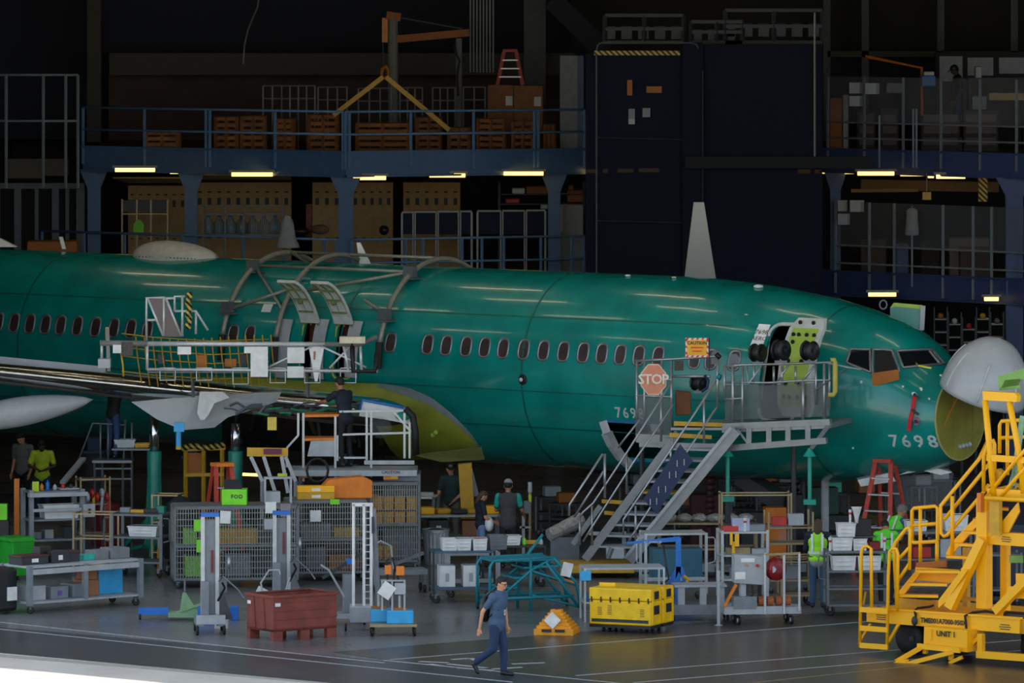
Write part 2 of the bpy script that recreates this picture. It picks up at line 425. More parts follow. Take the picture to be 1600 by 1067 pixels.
# windows
def winlz(l, z, w_=.25, h_=.37, frame=.03, par=ac):
    a = MB(); rr = []
    for k in range(20):
        g = 2*math.pi*k/20; cx, cy = math.copysign(abs(math.cos(g))**.65, math.cos(g)), math.copysign(abs(math.sin(g))**.65, math.sin(g))
        rr.append((cx, cy))
    def ring(s, off): return [surf(l+x*(w_/2+s), z+y*(h_/2+s), off) for x, y in rr]
    a.grid([ring(frame, 0), ring(frame, .012), ring(0, .014), ring(-.015, .0)], True)
    o = a.build('window', SILV, par, smooth=True)
    p = MB(); r_ = ring(-.012, .004); p.add(r_+[surf(l, z, .004)], [(i, (i+1) % 20, 20) for i in range(20)])
    p.build('window_pane', PANE, o, rel=True) if False else None
    q = p.build('window_pane', PANE, None); q.data.transform(Matrix.Translation(-V(par.location))); q.parent = o
    return o
for px in (-3, 22, 46.5, 70.7, 94.5, 120.5, 149, 177.5, 204, 230, 364, 390, 610, 668, 697, 728, 757, 786, 818, 849, 880, 911, 940, 969, 998, 1028, 1085, 1111, 1147):
    y = 503.5+(px-22)*(555-504)/(998-22)
    l, z = hitlz(px, y+1); winlz(l, z)
l, z = hitlz(817, 593)
MB().lathe([(.11,-.005),(.11,.012),(.05,.02),(.045,.05),(0.01,.06)], surf(l, z), N, 14).build('drain_valve', BLACKP, ac)
MB().lathe([(.045,0),(.04,.07),(.0,.08)], surf(l, z), N, 10).build('valve_cap', WHITE, ac)
# stencil numbers on the skin
MARK = mat('stencil_grey', 'B8C9C4', .6)
def skintext(body, px, py, size, name, sp=1.25):
    l, z = hitlz(px, py); vs, fs = text_mesh(body, size, .006, sp)
    MB().add([surf(l+v.x, z+v.y, .008) for v in vs], fs).build(name, MARK, ac)
skintext('7698', 1426, 690, .34, 'stencil_number', 1.35); skintext('7698', 984, 646, .30, 'stencil_number', 1.3)
# cockpit windows
def cockpit(c4, film=None):
    fr = patch(c4, 'cockpit_window', GLASSD, ac, .012, 8)
    pts = []
    for (a, b) in zip(c4, c4[1:]+c4[:1]):
        for i in range(6):
            t = i/6; pts.append(hit(a[0]+(b[0]-a[0])*t, a[1]+(b[1]-a[1])*t, .02))
    MB().tube(pts, .028, 6, True).build('cockpit_window_frame', SILV, ac, True)
cockpit([(1330,546),(1360,547),(1361,582),(1323,567)])
patch([(1367,548),(1392,549),(1403,580),(1367,583)], 'cockpit_window', DINT, ac, .012, 6)
pts = [hit(*q, .02) for q in ((1364,547),(1380,547),(1395,549),(1400,563),(1406,581),(1385,584),(1365,584),(1364,565))]
MB().tube(pts, .028, 6, True).build('cockpit_window_frame', SILV, ac, True)
cockpit([(1402,549),(1456,547),(1470,570),(1412,575)])
cockpit([(1462,548),(1468,549),(1484,568),(1477,570)])
# small fittings round the nose
for px, py, r in ((1346,597,.03),(1439,608,.04),(1411,604,.025),(1470,587,.03),(1452,623,.025),(1333,700,.02)):
    l, z = hitlz(px, py); MB().lathe([(r,-.004),(r,.012),(0.002,.015)], surf(l, z), N, 10).build('access_plug', WHITE, ac)
# nose bulkhead
CB = A0+U*10.48+V((0,0,3.08))
mb = MB(); mb.lathe([(.83,-.02),(.82,.02),(.5,.025),(0,.025)], CB, U, 40); mb.build('nose_bulkhead', PRIMD, ac, label='olive nose bulkhead disc')
mb = MB().tube([CB+N*.83*math.cos(a*math.pi/20)+V((0,0,.83*math.sin(a*math.pi/20))) for a in range(40)], .022, 6, True); mb.build('bulkhead_rim', mat('rim_light','A9A468',.5), ac, True)
mb = MB()
for s in (-.4, .25): mb.bar(CB+N*s+V((0,0,-.7))+U*.03, CB+N*s+V((0,0,.7))+U*.03, .02, .03)
for s in (-.3, .2): mb.bar(CB+N*-.7+V((0,0,s))+U*.03, CB+N*.7+V((0,0,s))+U*.03, .02, .03)
mb.build('bulkhead_stiffener', PRIMD, ac)
MB().lathe([(.16,-.08),(.16,-.02),(.12,0),(.1,.01)], CB+N*.05+V((0,0,-.3)), U, 16).build('radar_mount', mat('mount_olive','5C5A20',.5), ac)
mb = MB()
for k in range(4): mb.ball(CB+N*(.05-.11*k)+V((0,0,-.57+.01*k))+U*.03, .05)
mb.bar(CB+N*.1+V((0,0,-.57)), CB+N*-.5+V((0,0,-.56)), .04); mb.build('hinge_fitting', LGREY, ac, True)
MB().tube([CB+N*.72+V((0,0,-.35)), CB+N*.35+V((0,0,.2))+U*.05, CB+N*.05+V((0,0,.62))+U*.15], .01, 5).build('support_strut', ORG, ac)
# radome, hinged up
ax = (U*.36+V((0,0,.93))).normalized(); rc = P(1534, 618, 132.4); prof = []
for i in range(17):
    h = 1.22*(i/16); prof.append((.86*max(0, 1-(h/1.22)**2.1)**.55, h))
RG = mat('radome_grey', 'B4B8BC', .22, var=.03)
side = ax.cross(V((0,0,1))).normalized()
rd = MB().lathe(prof, rc, ax, 40).build('radome', RG, ac, True)
for k in range(7):
    g = k*2*math.pi/7+.5; t = ZZ; a_ = ax.cross(ZZ).normalized(); b_ = ax.cross(a_)
    pts = [rc+ax*h+(a_*math.cos(g)+b_*math.sin(g))*(r+.006) for r, h in prof[1:12]]
    q = MB().tube(pts, .022, 5).build('lightning_strip', mat('strip_grey','C6CACE',.35), None, True); q.data.transform(Matrix.Translation(-V(ac.location))); q.parent = rd
MB().cyl(CB+V((0,0,.8)), rc-ax*.0+(-U*.3), .03).build('radome_hinge', SILV, ac)
# red streamers on the probes
for px, py in ((1428,619),(1425,641),(1431,658)):
    l, z = hitlz(px, py); MB().lathe([(.085,-.003),(.085,.01),(.06,.014)], surf(l, z), N, 16).build('probe_base', WHITE if py < 630 else mat('pinkish','B07890',.5), ac)
    MB().cyl(surf(l, z), surf(l, z, .12)+U*.1, .028).build('pitot_probe', BLACKP, ac)
mb = MB(); pts = [hit(1433,621,.1), hit(1431,640,.1), hit(1426,655,.08), hit(1423,671,.07)]
for a, b_ in zip(pts, pts[1:]): mb.bar(a, b_, .09, .012, up=N)
mb.build('warning_streamer', mat('streamer_red','D2202A',.6), ac)
mb = MB()
for (x0,y0),(x1,y1) in (((1434,621),(1441,624)),((1432,642),(1440,648))): mb.bar(hit(x0,y0,.14), hit(x1,y1,.1), .05)
mb.build('probe_cover', BLACKP, ac)
# roof antennas, satcom fairing
def blade(px0, px1, ybase, xt0, xt1, ytop, n_=0, name='blade_antenna', m=WHITE, far=0.0, th=.06):
    Y = 140.5-(px0-848)/77*.8+far
    a, b_, c, d = P(px0,ybase,Y), P(px1,ybase,Y), P(xt1,ytop,Y), P(xt0,ytop,Y)
    MB().prism([a-N*0, b_, c, d], V((0,th,0))).build(name, m, ac)
blade(97, 103, 389, 92, 98, 370); blade(562, 580, 413, 557, 563, 379, name='blade_antenna')
l = ((280-800)*139.5-F*.632)/(F*.777+.629*(280-800)); rows = []
for i in range(17):
    t = i/16; x = -1.28+2.36*t; h = .34*math.sin(math.pi*min(1, t**.8*1.0))**.55 if 0 < t < 1 else 0
    rows.append([A0+U*(l+x)+N*(.52*math.sqrt(max(0, 1-(2*t-1)**2))+.01)*math.cos(g*math.pi/12)+V((0,0,5.52+(h+.1)*math.sin(g*math.pi/12))) for g in range(13)])
MB().grid(rows).build('antenna_fairing', mat('fairing_white','BDBBB6',.45), ac, True)
for i in range(20): MB().ball(A0+U*(l-1.0+i*.1)+N*.50+V((0,0,5.62)), .014, 4).build('fairing_rivet', DSTEEL, ac)
for px, py, r in ((981,428,.06),(1053,431,.05),(1185,445,.1),(1166,489,.04)):
    p = hit(px, py+4) or hit(px, py+8)
    MB().ball(p+V((0,0,.02)), r, 8, (1,1,.4)).build('roof_beacon', WHITE, ac, True)
# far side tail-cone glimpse at the left edge
MB().prism([P(-20,372,141), P(0,373,141), P(26,386,141), P(-20,386,141)], V((0,.3,0))).build('dorsal_fairing', mat('fairing_white','BDBBB6',.45), ac)
# white rounded cockpit eyebrow line / doubler above the door and closed window plugs
for px in (1121, 1146):
    pass
# forward door: white surround, open door with lime inside face
FR = mat('door_frame_white', 'C9CCC8', .45)
l0, l1, z0, z1 = DOOR
def frame_ring(o_, wd, m, name='door_frame', r=.14):
    l0, l1, z0, z1 = o_; cl, cz = (l0+l1)/2, (z0+z1)/2
    q0 = roundrect(l1-l0, z1-z0, r); q1 = roundrect(l1-l0+2*wd, z1-z0+2*wd, r+wd)
    MB().grid([[surf(cl+x, cz+y, .0) for x, y in q0], [surf(cl+x, cz+y, .03) for x, y in q0], [surf(cl+x, cz+y, .03) for x, y in q1], [surf(cl+x, cz+y, 0) for x, y in q1]], True).build(name, m, ac)
frame_ring(DOOR, .05, FR); frame_ring(CARGO, .05, mat('seal_blue','2F7FB0',.4)); frame_ring(EX1, .03, PRIML, 'exit_frame', .09); frame_ring(EX2, .03, PRIML, 'exit_frame', .09)
# open front door (seen from inside): stands just outside, right of the opening
dc = surf(l1+.45, 3.9)+N*.32; dl, dh = .82, 1.85; ztop = 5.03
def dpt(x, z, d=0):
    base = surf(l1+.42, min(z, 5.0))
    w0 = (base-A0).dot(N)+.30
    return A0+U*(l1+.48+x)+N*(w0+d)+V((0,0,z))
rows = [[dpt(x, z, d) for x in (-dl/2, dl/2)] for d, z in [(0, 3.15+.2*i) for i in range(10)]]
fwd = []; bk = []
for i in range(11):
    z = 3.12+i*.19; wv = (surf(5, z)-A0).dot(N)-1.88
    ww = dl/2-(.10 if i in (0, 10) else 0)
    fwd.append([A0+U*(l1+.46+x)+N*(1.88+wv+.42)+V((0,0,z)) for x in (-ww, ww)]); bk.append([p-N*.10 for p in fwd[-1]])
loop = [[fwd[i][0], fwd[i][1], bk[i][1], bk[i][0]] for i in range(11)]
mb = MB(); mb.grid(loop, True); mb.f += [(0,1,2,3), tuple(range(40,44))]; dr = mb.build('cabin_door', FR, ac)
mb = MB(); mb.grid([[fwd[i][0]+U*.10+N*.006, fwd[i][1]-U*.10+N*.006] for i in range(1, 10)]); q = mb.build('door_lining', PRIML, None); q.data.transform(Matrix.Translation(-V(ac.location))); q.parent = dr
for z in (3.5, 3.75, 4.2, 4.56, 4.70, 4.93):
    for x in ((-.24, -.11, .08, .26) if z in (3.5, 4.7) else (-.2, .12)):
        wv = (surf(5, z)-A0).dot(N)-1.88
        mb = MB().lathe([(.05,0),(.04,.012),(.0,.012)], A0+U*(l1+.46+x)+N*(1.88+wv+.43)+V((0,0,z)), N, 10)
        q = mb.build('lightening_hole', DINT, None); q.data.transform(Matrix.Translation(-V(ac.location))); q.parent = dr
# dark overhead hatch panel open beyond the crown (green leaf with lime lining)
hp = thing('open_roof_hatch', 'green hatch leaf with lime inner edge standing open above the cockpit roof', 'hatch', P(1419, 516, 135.5))
MB().prism([P(1391,508,135.3), P(1391,480,135.3), P(1397,474,135.3), P(1440,478,135.3), P(1440,516,135.3)], V((0,.12,0))).build('hatch_panel', GSK, hp)
MB().prism([P(1391,481,135.28), P(1397,473,135.28), P(1442,477,135.28), P(1441,483,135.28), P(1398,479,135.28)], V((0,.1,0))).build('lime_edge', PRIML, hp)
MB().prism([P(1437,516,135.25), P(1438,478,135.25), P(1446,478,135.25), P(1444,516,135.25)], V((0,.14,0))).build('hinge_strip', LGREY, hp)
# winglet far behind
blade(1069, 1119, 438, 1084, 1100, 316, name='winglet', m=mat('winglet_grey','92928F',.3,var=.03), far=4.6, th=.12)
# cargo door: white curved edge swung open
pts = [P(942,658,134.9), P(948,676,134.9), P(957,695,135), P(970,714,135.1), P(984,727,135.2)]
mb = MB()
for a, b_ in zip(pts, pts[1:]): mb.bar(a, b_, .17, .16)
mb.build('cargo_door_edge', LGREY, ac)
MB().prism([P(1016,662,134.9),P(1030,664,134.9),P(1030,700,134.9),P(1020,690,134.9)], -N*.05).build('cargo_door_edge', FR, ac)
# over-wing exit hatches, swung up and out
for o_, nm in ((EX1, 'first'), (EX2, 'second')):
    l0, l1, z0, z1 = o_; cl = (l0+l1)/2; ho = surf(cl, z1-.02); rows = []; pts = []
    for i in range(9):
        t = i/8; pts.append(ho+N*(.10+.78*t**1.25)+V((0,0,.05+.98*math.sin(t*1.35)*.92)))
    hx = thing_part = None
    mb = MB()
    for a, b_ in zip(pts, pts[1:]):
        d = (b_-a).normalized(); nn = d.cross(U)
        mb.hexa([a-U*.24-nn*.03, a+U*.24-nn*.03, b_+U*.24-nn*.03, b_-U*.24-nn*.03, a-U*.24+nn*.03, a+U*.24+nn*.03, b_+U*.24+nn*.03, b_-U*.24+nn*.03])
    e = mb.build('exit_hatch', FR, ac)
    mb = MB()
    for s in (-.2, .0, .2):
        mb.tube([p+U*s-ZZ*.06+N*-.02 for p in pts], .02, 5)
    for k in (2, 4, 6): mb.bar(pts[k]-U*.2-ZZ*.07, pts[k]+U*.2-ZZ*.07, .03, .04)
    mb.ball(pts[4]-ZZ*.12, .06, 6, (1,1,1)); q = mb.build('hatch_mechanism', mat('mech_olive','6E7A48',.5), None); q.data.transform(Matrix.Translation(-V(ac.location))); q.parent = e
# grey protective strips hanging beside the exits
for x0, x1, y0, y1 in ((441,461,500,590),(497,518,500,592),(549,571,503,590)):
    a, b_ = hitlz((x0+x1)/2, y0), hitlz((x0+x1)/2, y1)
    MB().grid([[surf(a[0]-.17+dx, a[1]+(b_[1]-a[1])*i/8-0.0, .05) for dx in (0, .34)] for i in range(9)]).build('protective_strip', LGREY, ac)
l, z = hitlz(418, 482); MB().grid([[surf(l+dx, z+dz, .02) for dx in (-.13,.13)] for dz in (-.08,0,.08)]).build('paper_note', PAPER, ac)
# yellow-green wing-to-body fairing
def lerp(a, b, t): return a+(b-a)*t
def interp(pts, x):
    for a, b_ in zip(pts, pts[1:]):
        if x <= b_[0]: return lerp(a[1], b_[1], max(0, (x-a[0])/(b_[0]-a[0])))
    return pts[-1][1]
TOPC = [(330,588),(430,592),(520,597),(600,599),(640,606),(675,621),(705,645),(728,668),(745,688),(752,702)]
BOTC = [(330,604),(430,612),(560,624),(600,650),(640,716),(700,722),(752,706)]
def bulge(x, v, k=.42):
    fx = min(1, (752-x)/120)**.5; return k*fx*math.sin(min(1, v*1.25)*math.pi/2)**.8
def fair(x, v, extra=0):
    y = lerp(interp(TOPC, x), interp(BOTC, x), v); p = hit(x, y)
    return p+N*(bulge(x, v)+.01+extra)
xs = [330+i*12 for i in range(36)]; xs = [x for x in xs if x < 752]+[752]
MB().grid([[fair(x, v/10) for v in range(11)] for x in xs]).build('wing_fairing', PRIM, ac, True, label='yellow-green primed fairing')
MB().grid([[fair(x, v, .012) for v in (-.0, .05, .1)] for x in xs if x > 585]).build('fairing_edge', mat('fairing_edge_grey','6F7D80',.5), ac, True)
MB().prism([P(650,712,134.2), P(752,700,134.4), P(757,718,134.6), P(690,722,134.4)], V((.0,.8,-.03))).build('keel_panel', mat('keel_olive','5E6230',.5), ac)
mb = MB()
for x, y in ((655,665),(660,655),(662,672),(657,640),(698,678),(703,674)): mb.ball(hit(x, y)+N*.45, .05, 6)
mb.build('fairing_fitting', PRIML, ac)
# gear bay under the wing root: sheet over the skin, its shadow painted dark
MB().grid([[hit(x, lerp(626, 718-max(0,(430-x))*.25, v/8))+N*.06 for v in range(9)] for x in range(350, 645, 14)]).build('gear_bay', mat('bay_shadow_dark','1B1C1E',.7,var=.4,scale=3), ac, True)
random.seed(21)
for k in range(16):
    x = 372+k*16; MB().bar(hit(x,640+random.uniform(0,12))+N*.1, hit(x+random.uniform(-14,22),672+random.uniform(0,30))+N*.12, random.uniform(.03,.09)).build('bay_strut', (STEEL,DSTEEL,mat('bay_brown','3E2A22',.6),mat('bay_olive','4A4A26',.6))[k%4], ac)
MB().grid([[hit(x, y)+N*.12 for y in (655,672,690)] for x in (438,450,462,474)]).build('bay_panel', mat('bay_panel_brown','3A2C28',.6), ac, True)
for o_ in (EX1, EX2):
    cl = (o_[0]+o_[1])/2; MB().prism([A0+U*(cl+dx)+N*1.5+V((0,0,z)) for dx, z in ((-.3,o_[2]-.05),(.3,o_[2]-.05),(.3,o_[3]+.05),(-.3,o_[3]+.05))], -N*.02).build('exit_curtain', mat('curtain_brown','5A3028',.8), ac)
# wing: airfoil sections from root outwards (towards camera, left)
SPW = V((-.913, -.406, 0)).normalized()
root_le = P(560, 640, 137.3)
def airfoil(le, chord, th, drop=.0, n=14):
    up = []; lo = []
    for i in range(n+1):
        t = (i/n)**1.6; yt = th*chord*5*(.2969*math.sqrt(t)-.126*t-.3516*t*t+.2843*t**3-.1015*t**4)
        c = le-U*chord*t+V((0,0,-drop*t+.012*chord*math.sin(math.pi*t)))
        up.append(c+V((0,0,yt))); lo.append(c-V((0,0,yt)))
    return up[::-1]+lo[1:]
secs = []
for k in range(13):
    s = -1.2+k*1.1; le = root_le+SPW*s+V((0,0,.125*s)); ch = 6.0-.30*s
    secs.append(airfoil(le, ch, .10, .05))
MB().grid(secs).build('wing', WGREY, ac, True)
mb = MB(); rows = []
for k in range(13):
    s = -1.2+k*1.1; le = root_le+SPW*s+V((0,0,.125*s)); ch = 6.0-.30*s; af = airfoil(le+U*.015, ch, .105, .05); m_ = len(af)//2; rows.append(af[m_-4:m_+5])
mb.grid(rows).build('leading_edge', WSILV, ac, True, label='polished metal leading edge')
MB().prism([P(-30,554,135.9), P(0,557,135.9), P(165,573,136.2), P(165,597,136.2), P(-30,589,135.9)], V((0,.05,0))).build('flap_panel', WGREY, ac)
MB().prism([P(205,628,135.9), P(310,618,135.9), P(440,612,136.3), P(432,628,136.3), P(356,652,136), P(335,668,136), P(285,672,135.9), P(245,655,135.9)], V((0,.25,0))).build('wing_root_panel', WGREY, ac)
MB().prism([P(312,612,135.6), P(348,612,135.6), P(359,621,135.6), P(335,630,135.6), P(326,648,135.6), P(319,656,135.6), P(313,656,135.6), P(308,645,135.6)], V((0,.22,0))).build('pylon_strut', FR, ac)
c0, c1 = P(-70, 660, 134.6), P(146, 624, 135.6); axc = (c1-c0); L = axc.length; prof = [(.30*math.sin(math.pi*min(1,(i/16)**.8))**.7 if 0<i<16 else 0.001, L*i/16) for i in range(17)]
MB().lathe(prof, c0, axc, 20).build('flap_track_fairing', WGREY, ac, True)
MB().lathe([(r*.7, h*.5) for r, h in prof], P(60,600+40,137.2)-axc*.1, axc, 16).build('flap_track_fairing', mat('fairing_grey_dark','6A6D70',.5), ac, True)
# torn-up wing leading-edge bay with ducts
mb = MB(); random.seed(3)
for i in range(26):
    x = 350+i*9; y = lerp(640, 632, i/26); a = P(x, y+random.uniform(-6,10), 135.6+random.uniform(-.1,.2)); b_ = P(x+random.uniform(18,40), y+random.uniform(-8,12), 135.7)
    mb.tube([a, (a+b_)/2+V((0,0,random.uniform(-.05,.08))), b_], random.uniform(.015,.045), 5)
mb.build('duct_bundle', STEEL, ac)
mb = MB()
for i in range(10):
    x = 400+i*18; a = P(x, 640+random.uniform(-4,6), 135.5); mb.tube([a, a+V((.25,.02,random.uniform(-.08,.08)))], .02, 5)
mb.build('duct_bundle', mat('hose_green','2E8A5A',.5), ac)
# nose gear door covers in pale film under the belly
mb = MB()
for q in ([(1340,750),(1392,738),(1400,752),(1345,760)], [(1405,742),(1440,727),(1470,733),(1488,738),(1470,742),(1440,735)]):
    mb.prism([P(x, y, 133.2) for x, y in q], V((0,.5,0)))
mb.build('gear_bay_door', WHITE, ac)
MB().prism([P(1392,745,133.4), P(1490,738,133.4), P(1485,790,133.4), P(1400,800,133.4)], V((0,.02,0))).build('hanging_film', CLEAR, ac)
# nose gear, strut and wheels (in the gloom below)
ng = A0+U*7.2
MB().cyl(ng+V((0,0,.3)), ng+V((0,0,2.0)), .08).build('nose_gear_strut', LGREY, ac)
MB().wheel(ng+N*.18+V((0,0,.35)), .34, .2, N).build('nose_wheel', BLACK, ac); MB().wheel(ng-N*.18+V((0,0,.35)), .34, .2, N).build('nose_wheel', BLACK, ac)

# tubular arches over the body (fall-protection frame)
TUBE = mat('tan_grey_tube', '8E8A80', .4, .3)
fa = thing('roof_scaffold', 'three grey tubular arches bridging the fuselage roof with cross braces', 'scaffold frame', A0+U*-4)
def lofpx(px): return ((px-800)*139.5-F*.632)/(F*.777+.629*(px-800))
AL = [lofpx(445), lofpx(528), lofpx(690)]; A_ = []
for l in AL:
    pts = [fphi(l, math.radians(a), .17) for a in range(12, 150, 6)]; A_.append(pts)
    MB().tube(pts, .055, 8).build('arch', TUBE, fa, True)
def ap(i, a): return fphi(AL[i], math.radians(a), .19)
for (i, a), (j, b_) in (((0,62),(2,62)),((0,100),(2,100)),((0,62),(1,30)),((2,62),(1,40)),((0,95),(2,30)),((0,28),(1,44))):
    MB().cyl(ap(i, a), ap(j, b_), .035, 8).build('brace', TUBE, fa, True)
for i in (0, 2):
    for a in (62, 30):
        c = ap(i, a); mb = MB(); mb.box(c+N*.05, (.26,.14,.22), -.68); mb.box(c+ZZ*-.14, (.34,.3,.03), -.68); mb.build('clamp', STEEL, fa)
for i in range(3):
    MB().cyl(ap(i, 14), ap(i, 14)-ZZ*.55+N*.05, .075, 8).build('foot_boot', BLACK, fa)
# ================================================================== MEZZANINES BEHIND
ZD, ZL = 7.30, 4.25
def seg(pa, Ya, pb, Yb):
    a = V(((pa-800)*Ya/F, Ya, 0)); b = V(((pb-800)*Yb/F, Yb, 0))
    def f(px, z=0, back=0):
        k = (px-800)/F; d = b-a; t = (k*a.y-a.x)/(d.x-k*d.y); p = a+d*t; return p+V((0, back, z))
    return f
SA, SB = seg(130, 164.2, 540, 160.0), seg(540, 160.0, 915, 162.2)
SR = seg(1285, 163.2, 1620, 158.5)
def mz(px, z=0, back=0): return (SA if px < 540 else SB)(px, z, back)
def seglen(f, a, b): return f(a), f(b)
def poly_deck(name, pts, z0, z1, m, back=18):
    mb = MB()
    for a, b in zip(pts, pts[1:]):
        mb.hexa([V((a.x,a.y,z0)), V((b.x,b.y,z0)), V((b.x,178,z0)), V((a.x,178,z0)), V((a.x,a.y,z1)), V((b.x,b.y,z1)), V((b.x,178,z1)), V((a.x,178,z1))])
    structure(name, mb, m)
SOFF = mat('deck_soffit', '6B5C40', .8); DECK = mat('deck_floor', '54504A', .7)
pl = [mz(130), mz(540), mz(932)]
poly_deck('trim_13', pl, ZD-.12, ZD, SOFF); poly_deck('trim_14', [SR(1285), SR(1720)], ZD-.12, ZD, SOFF)
poly_deck('trim_15', [mz(-60), mz(130), mz(540), mz(932)], ZL-.12, ZL, DECK); poly_deck('trim_16', [SR(1285), SR(1720)], ZL-.12, ZL, DECK)
def fascia(name, f, a, b, z0, z1, m):
    p, q = f(a), f(b); d = (q-p).normalized(); s = V((-d.y, d.x, 0))*.1
    mb = MB()
    for z, h, w_ in (((z0+z1)/2, z1-z0, .05), (z1, .05, .2), (z0, .05, .2)):
        mb.bar(p+V((0,0,z)), q+V((0,0,z)), w_, h)
    o = mb.build(name, m); o['kind'] = 'structure'
for i, (f, a, b, z0, z1, m) in enumerate([(SA,130,540,ZD-.45,ZD+.12,STBLUE),(SB,540,915,ZD-.45,ZD+.12,STBLUE),(SR,1285,1700,ZD-.45,ZD+.1,STBLUED),(SR,1285,1700,ZL-.35,ZL+.22,STBLUED),(SA,-40,540,ZL-.35,ZL+.1,STBLUE),(SB,540,915,ZL-.35,ZL+.1,STBLUE)]):
    fascia('trim_%d' % (17+i), f, a, b, z0, z1, m)
def column(px, f, wpx, z1, m, txt, z0=0):
    c = f(px, 0, .3); w_ = wpx/65; t = thing('steel_column', txt, 'column', c)
    mb = MB(); mb.box(c+V((0,-w_*.4,(z0+z1)/2)), (w_,.04,z1-z0)); mb.box(c+V((0,w_*.4,(z0+z1)/2)), (w_,.04,z1-z0)); mb.box(c+V((0,0,(z0+z1)/2)), (.04,w_*.8,z1-z0)); mb.build('column_shaft', m, t)
    MB().prism([c+V((-w_*1.1,-w_*.45,z1)), c+V((w_*1.1,-w_*.45,z1)), c+V((w_*.5,-w_*.45,z1-.45)), c+V((-w_*.5,-w_*.45,z1-.45))], V((0,.05,0))).build('haunch_bracket', m, t)
    MB().box(c+V((0,0,z0+.03)), (w_*1.6,w_*1.6,.06)).build('base_plate', m, t)
column(146, mz, 20, ZD-.45, STBLUE, 'blue steel column at the left end of the far mezzanine')
column(298, mz, 19, ZD-.45, STBLUE, 'blue steel column left of the tan lockers, near the rack of water jugs')
column(540, mz, 22, ZD-.45, STBLUE, 'blue steel column at the corner of the mezzanine, beside the roof arches')
column(866, mz, 19, ZD-.45, STBLUE, 'blue steel column by the navy screen panels and grey cabinets')
column(1306, SR, 16, ZD-.45, STBLUED, 'dark blue column at the left end of the right mezzanine')
column(1586, SR, 26, ZD-.45, STBLUED, 'wide dark blue column at the far right edge')
def railing(f, pxs, z, h, m, label, r=.03, mid=True, drop=.3, dbl=()):
    t = thing('guard_rail', label, 'railing', f(pxs[0], z), 0, 'guard rails on the mezzanines'); del t['group']
    for p in pxs:
        a = f(p, z-drop, -.06); b = f(p, z+h, -.06)
        MB().bar(a, b, .05).build('rail_post', m, t)
        if p in dbl: MB().bar(f(p+6, z-drop, -.06), f(p+6, z+h, -.06), .05).build('rail_post', m, t)
    for k, zz in enumerate([h]+([h*.5] if mid else [])):
        MB().cyl(f(pxs[0], z+zz, -.06), f(pxs[-1], z+zz, -.06), r, 8).build('top_rail' if k == 0 else 'middle_rail', m, t, True)
    return t
RB = mat('rail_blue', '5E84B0', .45); RG_ = mat('rail_grey', '7E8894', .5)
railing(SA, [130,226,322,430,536], ZD, 1.07, RB, 'blue guard rail on the upper mezzanine, left run', dbl=(322,))
railing(SB, [540,642,740,835,913], ZD, 1.07, RB, 'blue guard rail on the upper mezzanine, run under the yellow spreader', dbl=(540,835))
railing(SA, [66,132,195,285,380,445,507,526], ZL, 1.1, RB, 'blue guard rail on the lower deck left of the corner column')
railing(SB, [550,634,661,722,753,787,845,893,912], ZL, 1.1, RB, 'blue guard rail on the lower deck right of the corner column')
def screen(f, pxs, z, h0, h1, label, mr, hand=True):
    t = thing('glazed_guard', label, 'railing', f(pxs[0], z))
    for p in pxs: MB().bar(f(p, z-.3, -.08), f(p, z+h1, -.08), .05).build('rail_post', mr, t)
    for a, b in zip(pxs, pxs[1:]):
        A, B = f(a, z+h0, -.05), f(b, z+h0, -.05); MB().prism([A, B, f(b, z+h1, -.05), f(a, z+h1, -.05)], V((0,.01,0))).build('clear_panel', CLEAR, t)
    for zz in (h0, h0*.5): MB().cyl(f(pxs[0], z+zz, -.08), f(pxs[-1], z+zz, -.08), .025, 8).build('middle_rail', mr, t)
RGL = mat('rail_pale', '727A86', .5)
screen(SR, [1293,1350,1411,1470,1531,1588,1650], ZD, .75, 1.85, 'clear panelled guard on the upper right mezzanine', RGL)
screen(SR, [1305,1358,1397,1473,1520,1549,1610], ZL, .85, 1.9, 'clear panelled guard on the lower right mezzanine', RG_)
# hanging downpipes
for px, y0, y1, nm in ((1374,180,262,'thin grey conduit left of the pair beneath the upper right guard'),(1427,170,262,'left conduit of the close pair on the upper right mezzanine'),(1432,170,262,'right conduit of the close pair on the upper right mezzanine'),(1425,360,448,'thin conduit on the lower right mezzanine beneath the white coat')):
    one('conduit', MB().cyl(P(px, y0, 159.5), P(px, y1, 159.5), .025, 6), RG_, nm, 'pipe')
# walls behind each level
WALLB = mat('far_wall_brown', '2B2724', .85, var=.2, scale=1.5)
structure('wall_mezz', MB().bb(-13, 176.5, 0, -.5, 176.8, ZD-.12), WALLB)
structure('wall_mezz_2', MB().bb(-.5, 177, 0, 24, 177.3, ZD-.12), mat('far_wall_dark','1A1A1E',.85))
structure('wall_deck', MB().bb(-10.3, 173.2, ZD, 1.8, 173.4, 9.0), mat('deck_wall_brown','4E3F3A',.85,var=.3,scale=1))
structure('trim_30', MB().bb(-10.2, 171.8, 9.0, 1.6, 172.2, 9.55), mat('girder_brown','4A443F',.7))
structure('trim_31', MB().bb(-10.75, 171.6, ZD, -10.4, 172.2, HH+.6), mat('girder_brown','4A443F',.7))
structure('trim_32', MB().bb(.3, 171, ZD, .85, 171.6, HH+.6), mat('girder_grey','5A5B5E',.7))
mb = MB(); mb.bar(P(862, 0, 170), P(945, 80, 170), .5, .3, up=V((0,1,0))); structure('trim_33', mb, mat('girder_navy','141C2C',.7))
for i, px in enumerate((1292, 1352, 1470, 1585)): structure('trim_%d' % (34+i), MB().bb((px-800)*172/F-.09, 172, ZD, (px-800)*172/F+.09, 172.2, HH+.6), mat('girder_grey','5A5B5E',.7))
structure('trim_38', MB().bb(8, 172, 9.45, 14, 172.2, 9.6), mat('girder_brown','4A443F',.7))
